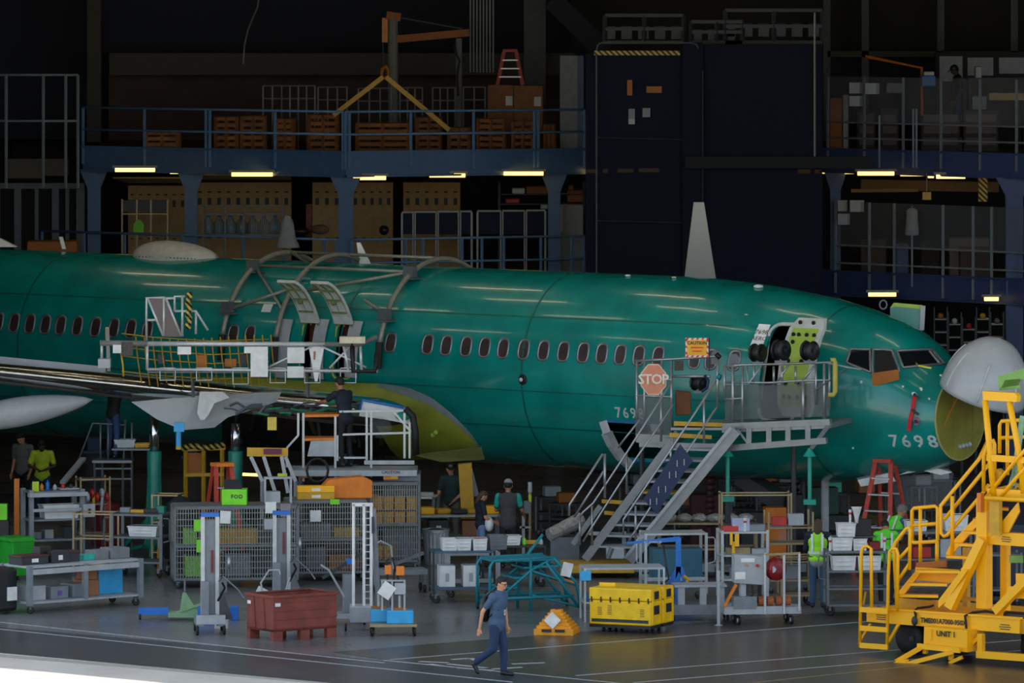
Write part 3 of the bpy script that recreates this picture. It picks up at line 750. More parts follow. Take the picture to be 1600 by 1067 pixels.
structure('wall_upper', MB().bb(-40, 174, ZD, 40, 174.2, HH), mat('upper_cladding_navy','151D2E',.75))
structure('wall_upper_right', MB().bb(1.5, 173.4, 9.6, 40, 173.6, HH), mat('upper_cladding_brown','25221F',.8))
# fluorescent fittings
LAMP = mat('lamp_glow', 'FFCB68', emit=3.6)
FIX = mat('lamp_housing', '8E8A80', .5)
def lampfix(px0, px1, y, Y, label, grp='fluorescent tubes under the mezzanines'):
    a, b = P(px0, y, Y), P(px1, y, Y); t = thing('fluorescent_light', label, 'light', (a+b)/2, 0, None)
    MB().box((a+b)/2+V((0,0,.07)), ((b-a).length+.12,.16,.06)).build('housing', FIX, t)
    MB().cyl(a, b, .055, 8).build('tube', LAMP, t)
for k, (x0, x1, y, Y, d) in enumerate([(180,242,265,161.5,'leftmost, just right of the end column'),(266,290,268,166,'short view of one left of the second column'),(312,331,268,166,'short view of one right of the second column'),(362,426,272,161,'fourth from the left, above the tan lockers'),
    (552,603,277.5,160.2,'just right of the corner column'),(581,606,270.5,166,'small one behind the corner column lamp, left half'),(609,632,271,165,'small one behind the corner column lamp, right half'),(671,727,273.5,161,'above the wide locker bank'),(729,755,267.5,167,'small one far back above the navy screens'),(787,849,270.5,161.3,'left of the fourth column'),
    (882,898,266,166,'just right of the fourth column'),(916,934,267,162,'at the edge of the dark enclosure'),(942,950,266.5,162,'left glimpse inside the dark enclosure'),(965,990,266,162.2,'middle glimpse inside the dark enclosure'),(998,1030,265.5,162.4,'right glimpse inside the dark enclosure'),
    (1247,1266,267,164,'left of the right mezzanine, first glimpse'),(1273,1290,267.5,164,'left of the right mezzanine, second glimpse'),(1320,1334,268,163,'leftmost on the right mezzanine'),(1340,1397,270.5,161,'second on the right mezzanine'),(1407,1446,271.5,162.5,'third on the right mezzanine'),(1450,1459,274.5,164,'tiny one between two long ones on the right'),(1463,1508,275.5,160.5,'second last on the right mezzanine'),(1524,1560,273.5,161,'rightmost on the right mezzanine')]):
    lampfix(x0, x1, y, Y, 'glowing fluorescent tube under the upper mezzanine, '+d)
for x0, x1, y, Y, d in ((1357,1400,459.5,160,'left one behind the cockpit roof'),(1538,1560,466.5,159,'right one beside the wide column')):
    lampfix(x0, x1, y, Y, 'glowing tube under the lower right mezzanine, '+d)
# lockers
def lockers(x0, x1, y0, y1, Y, n, label):
    a, b = P(x0, y0, Y), P(x1, y1, Y); t = thing('locker_bank', label, 'lockers', V(((a.x+b.x)/2, Y, ZL)))
    MB().bb(a.x, Y, ZL, b.x, Y+.5, a.z).build('locker_body', TAN, t)
    w_ = (b.x-a.x)/n
    if x1-x0 > 60 and x0 < 400: MB().hexa([V((a.x-.3,Y-1.3,a.z+.22)),V((b.x,Y-1.3,a.z+.22)),V((b.x,Y,a.z+.06)),V((a.x,Y,a.z+.06)),V((a.x-.3,Y-1.3,a.z+.26)),V((b.x,Y-1.3,a.z+.26)),V((b.x,Y,a.z+.1)),V((a.x,Y,a.z+.1))]).build('lit_soffit_strip', mat('lit_soffit_cream','C8B890',.6), t)  # cream panel added to show the tube-lit soffit above the lockers
    for i in range(n):
        d = MB().bb(a.x+i*w_+.01, Y-.02, ZL+.06, a.x+(i+1)*w_-.01, Y, a.z-.03).build('locker_door', TAN, t)
        for zz, hh in ((.88,.04),(.74,.17),(.35,.03)):
            z = ZL+(a.z-ZL)*zz; q = MB().bb(a.x+(i+.3)*w_, Y-.03, z, a.x+(i+.68)*w_, Y-.021, z+hh).build('door_vent', DSTEEL, None); q.data.transform(Matrix.Translation(-V(t.location))); q.parent = d
lockers(200, 292, 290, 400, 169, 7, 'tan locker bank left of the second column behind the black bins')
lockers(305, 455, 285, 400, 169, 10, 'tan locker bank behind the water jugs')
lockers(488, 534, 285, 400, 168.5, 3, 'narrow tan locker bank left of the corner column')
lockers(549, 614, 285, 400, 168.5, 5, 'tan locker bank right of the corner column')
lockers(630, 719, 285, 400, 168.5, 6, 'tan locker bank above the navy screen panels')
# navy screens
def navyp(x0, x1, y0, y1, Y, label):
    t = thing('cloth_screen', label, 'screen', P((x0+x1)/2, y1, Y))
    a, b = P(x0, y0, Y), P(x1, y1, Y)
    MB().bb(a.x+.03, Y, b.z, b.x-.03, Y+.04, a.z).build('panel_cloth', mat('cloth_navy','0A1A38',.8), t)
    for x in (a.x, b.x): MB().bb(x-.025, Y-.03, ZL, x+.025, Y+.03, a.z).build('panel_post', LGREY, t)
    MB().bb(a.x, Y-.02, a.z, b.x, Y+.05, a.z+.04).build('panel_rail', LGREY, t)
for i, (x0, x1, w_) in enumerate(((628,646,'first of the row'),(648,682,'second of the row'),(684,717,'third of the row'),(719,737,'fourth of the row'),(746,783,'fifth of the row'),(785,820,'sixth of the row'),(822,852,'last of the row, by the column'))):
    navyp(x0, x1, 333-i*.5, 366, 164, 'navy cloth screen panel between white posts, '+w_)
# shelf cart with black bins, hi-vis jacket
t = thing('shelf_cart', 'tan tubed cart with three black bins by the left column', 'cart', P(228, 395, 166))
for i, (x0, x1) in enumerate(((192,213),(215,235),(237,261))):
    a, b = P(x0, 313, 166), P(x1, 331, 166); MB().bb(a.x, 166, b.z, b.x, 166.3, a.z).build('black_bin', BLACKP, t)
for x in (191, 214, 236, 262):
    MB().bb(P(x,0,166).x-.02, 165.95, ZL, P(x,0,166).x+.02, 166, P(0,311,166).z).build('cart_post', BRONZE, t)
MB().bb(P(190,0,166).x, 165.9, P(0,335,166).z, P(263,0,166).x, 166.4, P(0,333,166).z).build('cart_shelf', BRONZE, t)
one('safety_jacket', MB().prism([P(208,364,165.6),P(209,350,165.6),P(213,344,165.6),P(220,344,165.6),P(225,351,165.6),P(224,364,165.6)], V((0,.15,0))), LIME, 'lime safety jacket hanging on the cart with black bins', 'jacket')
# water jugs in a cage
JUG = mat('jug_plastic', '7F97A8', .15, 0, 0, alpha=.6)
t0 = thing('water_jug', 'clear blue water jug standing in the cage on the lower deck', 'bottle', P(325, 366, 166), 0, 'water jugs in the cage')
MB().lathe([(.12,0),(.135,.03),(.135,.28),(.06,.38),(.045,.42)], P(325,366,166), ZZ, 12).build('jug_body', JUG, t0, True)
MB().lathe([(.05,.42),(.05,.46)], P(325,366,166), ZZ, 10).build('jug_cap', BLUE, t0)
for k in range(1, 7): copytree(t0, P(325+k*17.5, 366, 166))
for zz in ():
    pass
t = thing('cage_rack', 'grey wire cage rack around the water jugs', 'rack', P(378, 395, 165.7))
for x in (318, 352, 381, 443):
    MB().bb(P(x,0,165.7).x-.02, 165.6, ZL, P(x,0,165.7).x+.02, 165.7, P(0,320,165.7).z).build('rack_post', STEEL, t)
for y in (321, 334, 367):
    MB().bb(P(318,0,165.7).x, 165.6, P(0,y,165.7).z-.02, P(443,0,165.7).x, 165.7, P(0,y,165.7).z+.02).build('rack_rail', STEEL, t)
mb = MB()
for k in range(14): mb.bb(P(393+k*2.6,0,165.6).x-.006, 165.6, P(0,367,165.6).z, P(393+k*2.6,0,165.6).x+.006, 165.62, P(0,334,165.6).z)
mb.build('cage_bars', LGREY, t)
# white bag on the rail
mb = MB(); rows = []
for i in range(9):
    tt = i/8; r = .06+.20*tt**.7; rows.append([P(449,337+tt*50,160.3)+V((r*math.cos(g*math.pi/6)*(1+.15*math.sin(g*2.1+i)), r*.5*math.sin(g*math.pi/6), 0)) for g in range(12)])
mb.grid(rows, True); one('cloth_bag', mb, mat('bag_grey','9C9FA0',.8), 'pale cloth bag draped over the lower deck rail near the roof arches', 'bag', smooth=True)
one('sign_board', MB().bb(P(478,0,164).x, 164, P(0,370,164).z, P(487,0,164).x, 164.03, P(0,319,164).z), mat('sign_red','6E2A2A',.6,var=.6,scale=30), 'narrow upright dark red sign board on the lower deck', 'sign')
for x, y, w_, h_, m, lb in ((500,365,30,16,mat('bag_tan','6F5A48',.8),'crumpled tan bag on the lower deck rail left of the corner column'),(470,368,28,14,BLACKP,'dark sack lying behind the rail under the pale bag'),(600,366,16,16,BLACKP,'black box behind the rail right of the corner column'),(595,0,0,0,None,'')):
    if m: one('sack', MB().ball(P(x,y,163.5)+V((0,0,.1)), .2, 8, (w_/26,.8,h_/26)), m, lb, 'bag', smooth=True)
for x0, x1, y0, y1, m, lb in ((822,856,291,303,CARD,'brown bundle on the shelf left of the fourth column'),(800,820,294,303,WHITE,'pale bundle on the shelf above the navy screens'),(886,911,298,316,CARD,'wooden box right of the fourth column'),(888,896,290,298,CARD,'small carton on top of the wooden box by the fourth column'),(844,856,318,327,LGREY,'pale carton at the end of the navy screens'),(790,812,310,318,RED,'dark red bundle above the navy screens')):
    a, b = P(x0,y0,165), P(x1,y1,165); one('storage_box', MB().bb(a.x,165,b.z,b.x,165.4,a.z), m, lb, 'box', bevel=.03)
t = thing('parts_shelf', 'dark shelf rack carrying bundles above the navy screens', 'shelf', P(830, 395, 165.2))
MB().bb(P(780,0,165).x, 165, P(0,304.5,165).z, P(912,0,165).x, 165.6, P(0,303,165).z).build('shelf_board', DSTEEL, t); MB().bb(P(780,0,165).x, 165, P(0,320,165).z, P(912,0,165).x, 165.6, P(0,318,165).z).build('shelf_board', DSTEEL, t)
for x in (780, 912): MB().bb(P(x,0,165).x-.03, 165, ZL, P(x,0,165).x+.03, 165.6, P(0,285,165).z).build('shelf_upright', DSTEEL, t)
t = thing('storage_cabinet', 'grey cabinet with pale left edge right of the fourth column', 'cabinet', P(892, 395, 163))
a, b = P(873,321,163), P(911,362,163); MB().bb(a.x,163,ZL,b.x,163.6,a.z).build('cabinet_body', GREYP, t); MB().bb(a.x,162.97,b.z,a.x+.1,163,a.z).build('cabinet_edge', LGREY, t)
# upper deck: racks, crates
def crate(x0, x1, y0, y1, Y, m, label, cat='crate', grp=None):
    a, b = P(x0,y0,Y), P(x1,y1,Y); b.z = max(b.z, ZD); mb = MB(); t = .07; d = .8
    for x in (a.x+t/2, (a.x+b.x)/2, b.x-t/2):
        for y in (Y, Y+d): mb.bar(V((x,y,b.z)), V((x,y,a.z)), t)
    n = max(2, int((a.z-b.z)/.16))
    for i in range(n+1):
        z = b.z+.04+(a.z-b.z-.08)*i/n
        for y in (Y, Y+d): mb.bar(V((a.x,y,z)), V((b.x,y,z)), .03, .09)
    mb.bb(a.x, Y, a.z-.03, b.x, Y+d, a.z); return one('wooden_crate', mb, m, label, cat)
OW = mat('orange_wood', '8A5526', .7, var=.3, scale=3)
ZB = 244
for x0, x1, y0, m, lb in ((226,280,205,WOOD,'low wooden crate at the left of the upper deck'),(335,372,183,OW,'tall orange wooden crate beyond the third rail post'),(376,415,182,WOOD,'brown slatted crate near the left of the upper deck'),(430,460,186,OW,'orange crate with a pale panel, left of the spreader leg'),(481,528,180,OW,'orange slatted crate just left of the corner rail post'),(556,640,193,OW,'long low orange crate under the spreader apex'),(650,690,184,WOOD,'brown crate beneath the right spreader leg'),(700,735,200,WOOD,'small crate behind the second mast'),(745,790,186,OW,'orange crate below the large cardboard carton'),(800,835,190,WOOD,'brown crate left of the double rail post'),(850,868,195,WOOD,'dim crate at the right end of the upper deck')):
    crate(x0, x1, y0, ZB, 163.5 if x0 != 650 else 164, m, lb)
for x0, x1, y0, lb in ((762,802,133,'pale brown carton with a white label on the upper deck'),(803,848,134,'large cardboard carton with white label on the upper deck')):
    a = P(x0,y0,166.5); b = P(x1,176,166.5); t = thing('cardboard_carton', lb, 'box', V(((a.x+b.x)/2,166.5,ZD)))
    MB().bb(a.x,166.5,ZD,b.x,167.3,a.z).build('carton_body', CARD, t); x = a.x+(b.x-a.x)*.7; MB().bb(x,166.48,a.z-.5,x+.17,166.5,a.z-.27).build('carton_label', PAPER, t)
a = P(875,87,164); b = P(912,176,164)
t = thing('wrapped_crate', 'tall pale grey wrapped panel standing on the upper deck by the dark enclosure', 'panel', V(((a.x+b.x)/2,164,ZD)))
MB().bb(a.x,164,ZD,b.x-.15,164.5,a.z).build('panel_front', mat('wrap_grey','8F959A',.7), t); MB().bb(b.x-.15,164.02,ZD,b.x,164.5,a.z).build('panel_edge', mat('wrap_blue','62708A',.7), t)
# aluminium frames stored on the deck
def aluframe(x0, x1, y0, label, n):
    Y = 165.2; t = thing('stored_barrier', label, 'frame', P((x0+x1)/2, ZB, Y))
    for i in range(n+1): MB().cyl(V((P(x0+(x1-x0)*i/n,0,Y).x,Y,ZD)), P(x0+(x1-x0)*i/n,y0,Y), .022, 6).build('frame_upright', ALU, t)
    for y in (y0, y0+20): MB().cyl(P(x0,y,Y), P(x1,y,Y), .022, 6).build('frame_rail', ALU, t)
aluframe(411, 440, 134, 'narrow stored aluminium frame, leftmost on the upper deck', 2); aluframe(440, 492, 134, 'aluminium frame with four bays left of the spreader', 4); aluframe(497, 542, 136, 'aluminium frame crossed by the left spreader leg', 3)
aluframe(560, 611, 138, 'aluminium frame behind the mast foot', 3); aluframe(625, 660, 137, 'aluminium frame crossed by the right spreader leg', 3); aluframe(676, 711, 137, 'aluminium frame left of the second mast', 3); aluframe(724, 758, 136, 'rightmost aluminium frame beside the cartons', 2)
# jib crane
Y = 168
t = thing('jib_crane', 'grey post jib crane with orange arm and tie rod on the upper deck', 'crane', P(614, ZB, Y))
MB().cyl(V((P(614,0,Y).x,Y,ZD)), P(614,22,Y), .13, 12).build('mast', mat('mast_grey','7C7C78',.5), t)
MB().bb(P(597,0,Y).x,Y-.1,P(0,66,Y).z,P(606,0,Y).x,Y+.1,P(0,28,Y).z).build('hoist_box', ORG, t)
MB().bar(P(604,24,Y),P(626,27,Y),.25,.2).build('mast_cap', ORGD, t)
MB().bar(P(620,61,Y),P(733,51,Y),.16,.18).build('jib_arm', ORGD, t)
MB().cyl(P(622,27,Y),P(722,45,Y),.02,6).build('tie_rod', STEEL, t); MB().cyl(P(598,66,Y),P(600,106,Y),.012,5).build('hoist_cable', STEEL, t)
t = thing('service_post', 'grey service post with cables hanging under the jib arm end', 'post', P(717, ZB, 167.7))
MB().cyl(V((P(717,0,167.7).x,167.7,ZD)), P(717,60,167.7), .08, 10).build('post_shaft', GREYP, t)
MB().tube([P(710,70,167.5),P(713,85,167.5),P(718,95,167.5),P(714,120,167.5),P(716,150,167.5)], .03, 6).build('cable', DSTEEL, t)
t = thing('lifting_spreader', 'yellow lifting spreader with two sloping legs hanging from the jib', 'lifting beam', P(600, 200, 162.6))
for (x0,y0,x1,y1) in ((599,120,521,180),(603,120,702,203)): MB().bar(P(x0,y0,162.6),P(x1,y1,162.6),.11,.11,up=V((0,1,0))).build('spreader_leg', YELD, t)
MB().tube([P(596,121,162.6),P(597,108,162.6),P(603,104,162.6),P(607,110,162.6),P(606,120,162.6)], .05, 8, True).build('lifting_eye', ORGD, t)
# vertical white pipes, dangling lit cable, red stepladder on deck
t0 = thing('wall_pipe', 'thin pale vertical pipe of the close row of eight on the dark far wall', 'pipe', P(735, 113, 170), 0, 'row of vertical wall pipes')
MB().cyl(P(735,113,170), P(735,-20,170), .022, 6).build('pipe', LGREY, t0)
for k in range(1, 8): copytree(t0, P(735+k*5.1, 113, 170))
one('hanging_chain', MB().tube([P(405,-8,169),P(402,12,169),P(395,28,169),P(387,48,169),P(382,70,169),P(380,100,169)], .022, 6), ALU, 'shiny chain dangling in front of the dark far wall', 'chain')
def stepladder(name, label, c, h, w0, w1, spread, rz, m, steps=5, top=None):
    t = thing(name, label, 'ladder', c, rz)
    for s in (-1, 1):
        for f_, nm in ((-1, 'front_rail'), (1, 'rear_rail')):
            mb = MB().bar((s*w0/2, f_*spread/2, 0), (s*w1/2, f_*.08, h), .09 if f_ < 0 else .06, .035, up=V((0,1,0))); o = mb.build(nm, m, None); o.parent = t
    for i in range(1, steps+1):
        z = h*i/(steps+1); q = (1-i/(steps+1)); o = MB().box((0, -spread/2*q-.08*(1-q), z), (lerp(w1,w0,q), .09, .03)).build('step', ALU, None); o.parent = t
        if i % 2: o = MB().box((0, spread/2*q+.08*(1-q), z), (lerp(w1,w0,q), .03, .03)).build('rear_brace', ALU, None); o.parent = t
    o = MB().box((0,0,h+.03), (w1+.06,.3,.07)).build('top_cap', top or m, None); o.parent = t
    for s in (-1, 1):
        o = MB().bar((s*w0*.42, -spread*.25, h*.42), (s*w0*.42, spread*.25, h*.42), .02, .02).build('spreader_bar', ALU, None); o.parent = t
    return t
c = P(797, 133, 166.9); c.z = P(0,133,166.9).z
stepladder('step_ladder', 'dark red step ladder standing on the cartons of the upper deck', V((c.x, 166.9, c.z)), .82, .62, .3, .35, 0, LADR, 3)
# dark tinted enclosure
TINT = mat('tinted_curtain', '1B2030', .8, 0, .05, alpha=.94); TINT.node_tree.nodes['Principled BSDF'].inputs['Specular IOR Level'].default_value = .15
t = thing('curtain_enclosure', 'tall dark tinted curtain enclosure between the two mezzanines', 'enclosure', V((P(1090,0,158).x, 158, 0)))
def vp(x, y, Y=158.0): return P(x, y, Y)
for i, (x0, x1, y0) in enumerate(((915,1066,84),(1066,1098,66),(1098,1285,70))):
    a, b = vp(x0, y0), vp(x1, y0); MB().bb(a.x, 158-(.15 if i == 1 else 0), 0, b.x, 158.05, a.z).build('curtain_panel', TINT, t)
MB().bb(vp(1098,0).x,161,0,vp(1250,0).x,161.1,9.6).build('curtain_panel', mat('enclosure_back','15141A',.9), t)
def rp_(x0, y0, x1, y1): MB().cyl(vp(x0,y0,157.8), vp(x1,y1,157.8), .022, 6).build('frame_tube', ALU, t)
MB().tube([vp(932,440,157.8),vp(932,78,157.8),vp(934,70,157.8),vp(939,67,157.8),vp(1080,67,157.8),vp(1088,69,157.8),vp(1091,76,157.8)], .02, 6).build('frame_tube', STEEL, t)
MB().tube([vp(1273,246,157.8),vp(1273,20,157.8)], .025, 6).build('frame_tube', ALU, t)
MB().tube([vp(1098,110,157.8),vp(1098,440,157.8)], .02, 6).build('frame_tube', DSTEEL, t)
for y in (215, 345): MB().cyl(vp(932,y,157.85), vp(1066,y+3,157.85), .02, 6).build('frame_tube', DSTEEL, t)
MB().bb(vp(1070,0).x,157.6,vp(0,262).z,vp(1360,0).x,157.9,vp(0,244).z).build('header_beam', mat('enclosure_beam','12141C',.8), t)
HAZ = bpy.data.materials.new('hazard_stripe'); HAZ.use_nodes = True; nt = HAZ.node_tree; b_ = nt.nodes['Principled BSDF']
tc = nt.nodes.new('ShaderNodeTexCoord'); mp = nt.nodes.new('ShaderNodeMapping'); mp.inputs['Rotation'].default_value = (0, .8, 0); wv = nt.nodes.new('ShaderNodeTexWave'); wv.bands_direction = 'X'; wv.inputs['Scale'].default_value = 3.4
rr = nt.nodes.new('ShaderNodeValToRGB'); rr.color_ramp.interpolation = 'CONSTANT'; rr.color_ramp.elements[0].color = (.01,.01,.01,1); rr.color_ramp.elements[1].position = .5; rr.color_ramp.elements[1].color = (.55,.4,.05,1)
nt.links.new(tc.outputs['Object'], mp.inputs['Vector']); nt.links.new(mp.outputs['Vector'], wv.inputs['Vector']); nt.links.new(wv.outputs['Fac'], rr.inputs['Fac']); nt.links.new(rr.outputs['Color'], b_.inputs['Base Color'])
MB().bb(vp(928,0).x,157.7,vp(0,86).z,vp(1062,0).x,157.8,vp(0,79).z).build('hazard_band', HAZ, t)
for x0, x1, y0, y1 in ((945,1068,24,66),(1080,1160,34,66),(1133,1285,16,66)):
    mb = MB()
    for y in (y0, (y0+y1)/2, y1): mb.bar(vp(x0,y,159), vp(x1,y,159), .08)
    for x in (x0, (x0+x1)/2, x1): mb.bar(vp(x,y0,159), vp(x,y1,159), .08)
    for x in range(x0+8, x1-8, 26): mb.box(vp(x, (y0+y1)/2+6, 159.2), (.25,.3,.3))
    mb.build('top_machinery', DSTEEL, t)
for x, y, w_, h_, m, lb in ((984,137,8,24,ORGD,'dim orange box glimpsed in the dark enclosure'),(1022,140,24,10,ORGD,'dim orange case right of the upright one in the dark enclosure'),(987,178,10,16,GREYP,'pale notice in the dark enclosure, left'),(1010,176,12,14,STEEL,'pale notice in the dark enclosure, right'),(987,190,10,8,LGREY,'small pale notice lowest in the dark enclosure')):
    a = P(x-w_/2,y-h_/2,157.9); b = P(x+w_/2,y+h_/2,157.9); one('notice_plate', MB().bb(a.x,157.9,b.z,b.x,157.97,a.z), m, lb, 'plate')
# upper right: white boards, orange tube, desk clutter
def board(x0, x1, y0, y1, Y, lb, m=LGREY):
    if Y < 163: Y = SR((x0+x1)/2).y-.125
    a, b = P(x0,y0,Y), P(x1,y1,Y); one('notice_board', MB().bb(a.x,Y,b.z,b.x,Y+.03,a.z), m, lb, 'board')
BRD = mat('board_grey', 'A9ADB5', .6)
board(1327,1348,129,146,161.4,'upper left of three pale boards on the upper right guard', BRD); board(1352,1374,130,147,161.3,'upper right of three pale boards on the upper right guard', BRD); board(1327,1348,150,166,161.4,'lowest of three pale boards on the upper right guard', BRD)
board(1309,1324,313,330,161.5,'upper left of three pale boards on the lower right guard', BRD); board(1328,1350,313,331,161.3,'upper right of three pale boards on the lower right guard', BRD); board(1309,1328,334,351,161.5,'lowest of three pale boards on the lower right guard', BRD)
board(1468,1504,88,127,169.06,'large pale board behind the capped worker on the upper right deck', BRD); board(1512,1552,90,118,169.06,'pale board right of the capped worker', BRD); board(1561,1600,90,115,169.06,'pale board at the far right of the upper deck', BRD)
structure('wall_desk', MB().bb(P(1462,0,169.1).x,169.1,ZD,P(1680,0,169.1).x,169.3,P(0,82,169.1).z), mat('desk_wall','2E2C2A',.8))
one('orange_tube', MB().tube([P(1352,88,166), P(1440,106,166), V((P(1441,0,166).x,166,ZD))], .04, 8), ORG, 'long sloping orange tube on the upper right deck', 'tube')
for x0,x1,y0,y1,m,lb in ((1296,1316,153,166,ORGD,'orange parts box low on the upper right deck'),(1317,1326,148,166,LGREY,'white upright box beside the orange parts box'),(1440,1462,118,135,BLUE,'dim blue case below the orange tube'),(1444,1460,112,118,WHITE,'pale bundle on the dim blue case'),(1545,1600,145,157,TAN,'long tan shelf box at the right of the upper deck'),(1524,1534,104,122,LGREY,'white paper roll beside the board of the upper right deck'),(1519,1542,150,175,GREYP,'grey clutter box behind the clear panels below the worker'),(1385,1410,130,146,mat('pale_pack','8C8C90',.7),'pale pack behind the upper right guard')):
    a, b = P(x0,y0,165), P(x1,y1,165); one('storage_box', MB().bb(a.x,165,ZD if y1>160 else b.z,b.x,165.4,a.z), m, lb, 'box', bevel=.02)
t = thing('work_desk', 'long dark desk behind the capped worker on the upper right deck', 'desk', P(1540, 240, 166.5))
MB().bb(P(1512,0,166).x,166,P(0,124,166).z,P(1640,0,166).x,167,P(0,121,166).z).build('desk_top', DSTEEL, t)
for x in (1514,1600): MB().bb(P(x,0,166).x,166.1,ZD,P(x,0,166).x+.06,166.9,P(0,124,166).z).build('desk_leg', DSTEEL, t)
# equipment behind the clear panels
random.seed(11)
for k, (x0,x1,y0) in enumerate(((1340,1368,175),(1376,1404,170),(1440,1500,182),(1506,1560,172))):
    a = P(x0,y0,164.4); b = P(x1,240,164.4); t = thing('machine_rack', 'dim equipment rack on the upper right deck, '+('leftmost','second from left','second from right','rightmost')[k], 'rack', V(((a.x+b.x)/2,164.4,ZD)))
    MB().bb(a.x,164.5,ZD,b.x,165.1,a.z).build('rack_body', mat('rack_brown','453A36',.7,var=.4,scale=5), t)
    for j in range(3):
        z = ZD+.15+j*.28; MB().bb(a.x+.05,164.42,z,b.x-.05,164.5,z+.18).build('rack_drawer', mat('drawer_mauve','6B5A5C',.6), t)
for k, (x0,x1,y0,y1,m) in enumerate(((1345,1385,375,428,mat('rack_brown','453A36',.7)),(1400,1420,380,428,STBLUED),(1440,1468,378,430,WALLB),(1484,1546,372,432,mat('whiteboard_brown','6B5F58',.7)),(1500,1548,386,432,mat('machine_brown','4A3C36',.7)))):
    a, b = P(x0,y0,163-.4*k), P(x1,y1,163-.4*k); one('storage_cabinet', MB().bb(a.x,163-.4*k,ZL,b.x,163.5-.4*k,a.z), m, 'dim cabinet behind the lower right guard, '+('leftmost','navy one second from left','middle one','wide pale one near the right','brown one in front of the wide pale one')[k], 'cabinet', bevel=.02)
# lower right: white coat on stand, yellow beacon, overhead beams and hazard column
t = thing('lab_coat', 'pale coat hanging on a stand behind the lower right guard', 'coat', P(1426,430,160.8))
MB().lathe([(.05,0),(.13,-.05),(.14,-.3),(.17,-.62),(.15,-.65)], P(1425,325,160.8), ZZ, 12).build('coat_cloth', mat('coat_grey','8E8F93',.8), t, True); MB().cyl(V((P(1425,0,160.8).x,160.8,ZL)), P(1425,322,160.8), .02, 6).build('coat_stand', STEEL, t)
t = thing('hanging_lamp_box', 'yellow box hanging under the right fluorescent tubes', 'box', P(1448,312,160.5))
MB().box(P(1448,306,160.5), (.2,.15,.18)).build('box_body', YELD, t); MB().cyl(P(1448,303,160.5), P(1448,270,160.5), .012, 5).build('hanging_rod', STEEL, t)
one('overhead_beam', MB().bar(P(1345,288,165), P(1560,292,165), .3, .25), mat('beam_tan','7A6138',.7), 'long tan beam under the right fluorescent tubes', 'beam')
one('overhead_beam', MB().bar(P(1330,298,163.5), P(1435,297,163.5), .12, .08), mat('beam_tan','7A6138',.7), 'short tan rail below the long tan beam', 'beam')
one('striped_post', MB().bb(P(1529,0,162).x,162,P(0,315,162).z,P(1543,0,162).x,162.2,P(0,268,162).z), HAZ, 'hazard striped post under the right mezzanine', 'post')
# beneath the lower right deck
one('hose_ring', MB().tube([P(1380,476,150)+V((.08*math.cos(a*.6283),0,.1*math.sin(a*.6283))) for a in range(10)], .02, 6, True), LGREY, 'pale hose ring hanging above the cockpit roof', 'hose')
for k in range(5):
    x = 1470+k*22; a = P(x,500+8*(k%3),158); t = thing('shelf_unit', 'dim shelf unit far behind the nose dome, '+('leftmost','second from left','middle','second from right','rightmost')[k], 'shelf', V((a.x,158,0)))
    for j in range(3): MB().bb(a.x-.15,158,a.z-.3*j,a.x+.15,158.4,a.z-.3*j+.03).build('shelf_board', STEEL, t)
    for s in (-.15,.15): MB().bb(a.x+s-.015,158,0,a.x+s+.015,158.05,a.z+.3).build('shelf_upright', DSTEEL, t)
    MB().ball(V((a.x,158.1,a.z+.09)), .07, 6).build('stored_part', (ORGD,LGREY,RED,YELD,STEEL)[k], t)
# far left: beige cabinets and arched doorway panels, small rails
for x0,x1,y0,y1,lb in ((12,66,248,279,'beige wall cabinet, left of the two above the arched panels'),(70,106,248,275,'beige wall cabinet, right of the two above the arched panels')):
    a, b = P(x0,y0,168), P(x1,y1,168); one('wall_cabinet', MB().bb(a.x,168,b.z,b.x,168.4,a.z), mat('cabinet_beige','6E6A60',.7), lb, 'cabinet', bevel=.02)
t = thing('arched_partition', 'grey partition with six dark arched openings at the far left', 'partition', P(62,395,167))
a, b = P(-20,286,167), P(132,375,167); MB().bb(a.x,167.1,ZL,b.x,167.3,a.z).build('partition_back', mat('partition_dark','0E1118',.8), t)
xs_ = [-20,0,24,33,56,60,83,92,104,108,121,132]
for i in range(0, 12, 2):
    x0, x1 = P(xs_[i],0,167).x, P(xs_[i+1],0,167).x
    MB().bb(x0-.03,167,ZL,x1 if i else x1,167.1,a.z-.1).build('partition_stile', mat('partition_grey','6C7480',.6), t)
MB().bb(a.x,166.98,a.z-.14,b.x,167.1,a.z).build('partition_head', mat('partition_grey','6C7480',.6), t)
one('yellow_crate', MB().bb(P(42,0,160).x,160,ZL,P(120,0,160).x,160.8,P(0,377,160).z), ORGD, 'dull yellow crate just above the fuselage at the left', 'crate', bevel=.03)
t = railing(lambda px, z=0, back=0: V((P(px,0,162).x,162+back,z)), [-10,10,68,103,122], 7.0, 2.2, RG_, 'dim tall rail frame at the upper far left', mid=True, drop=.5)
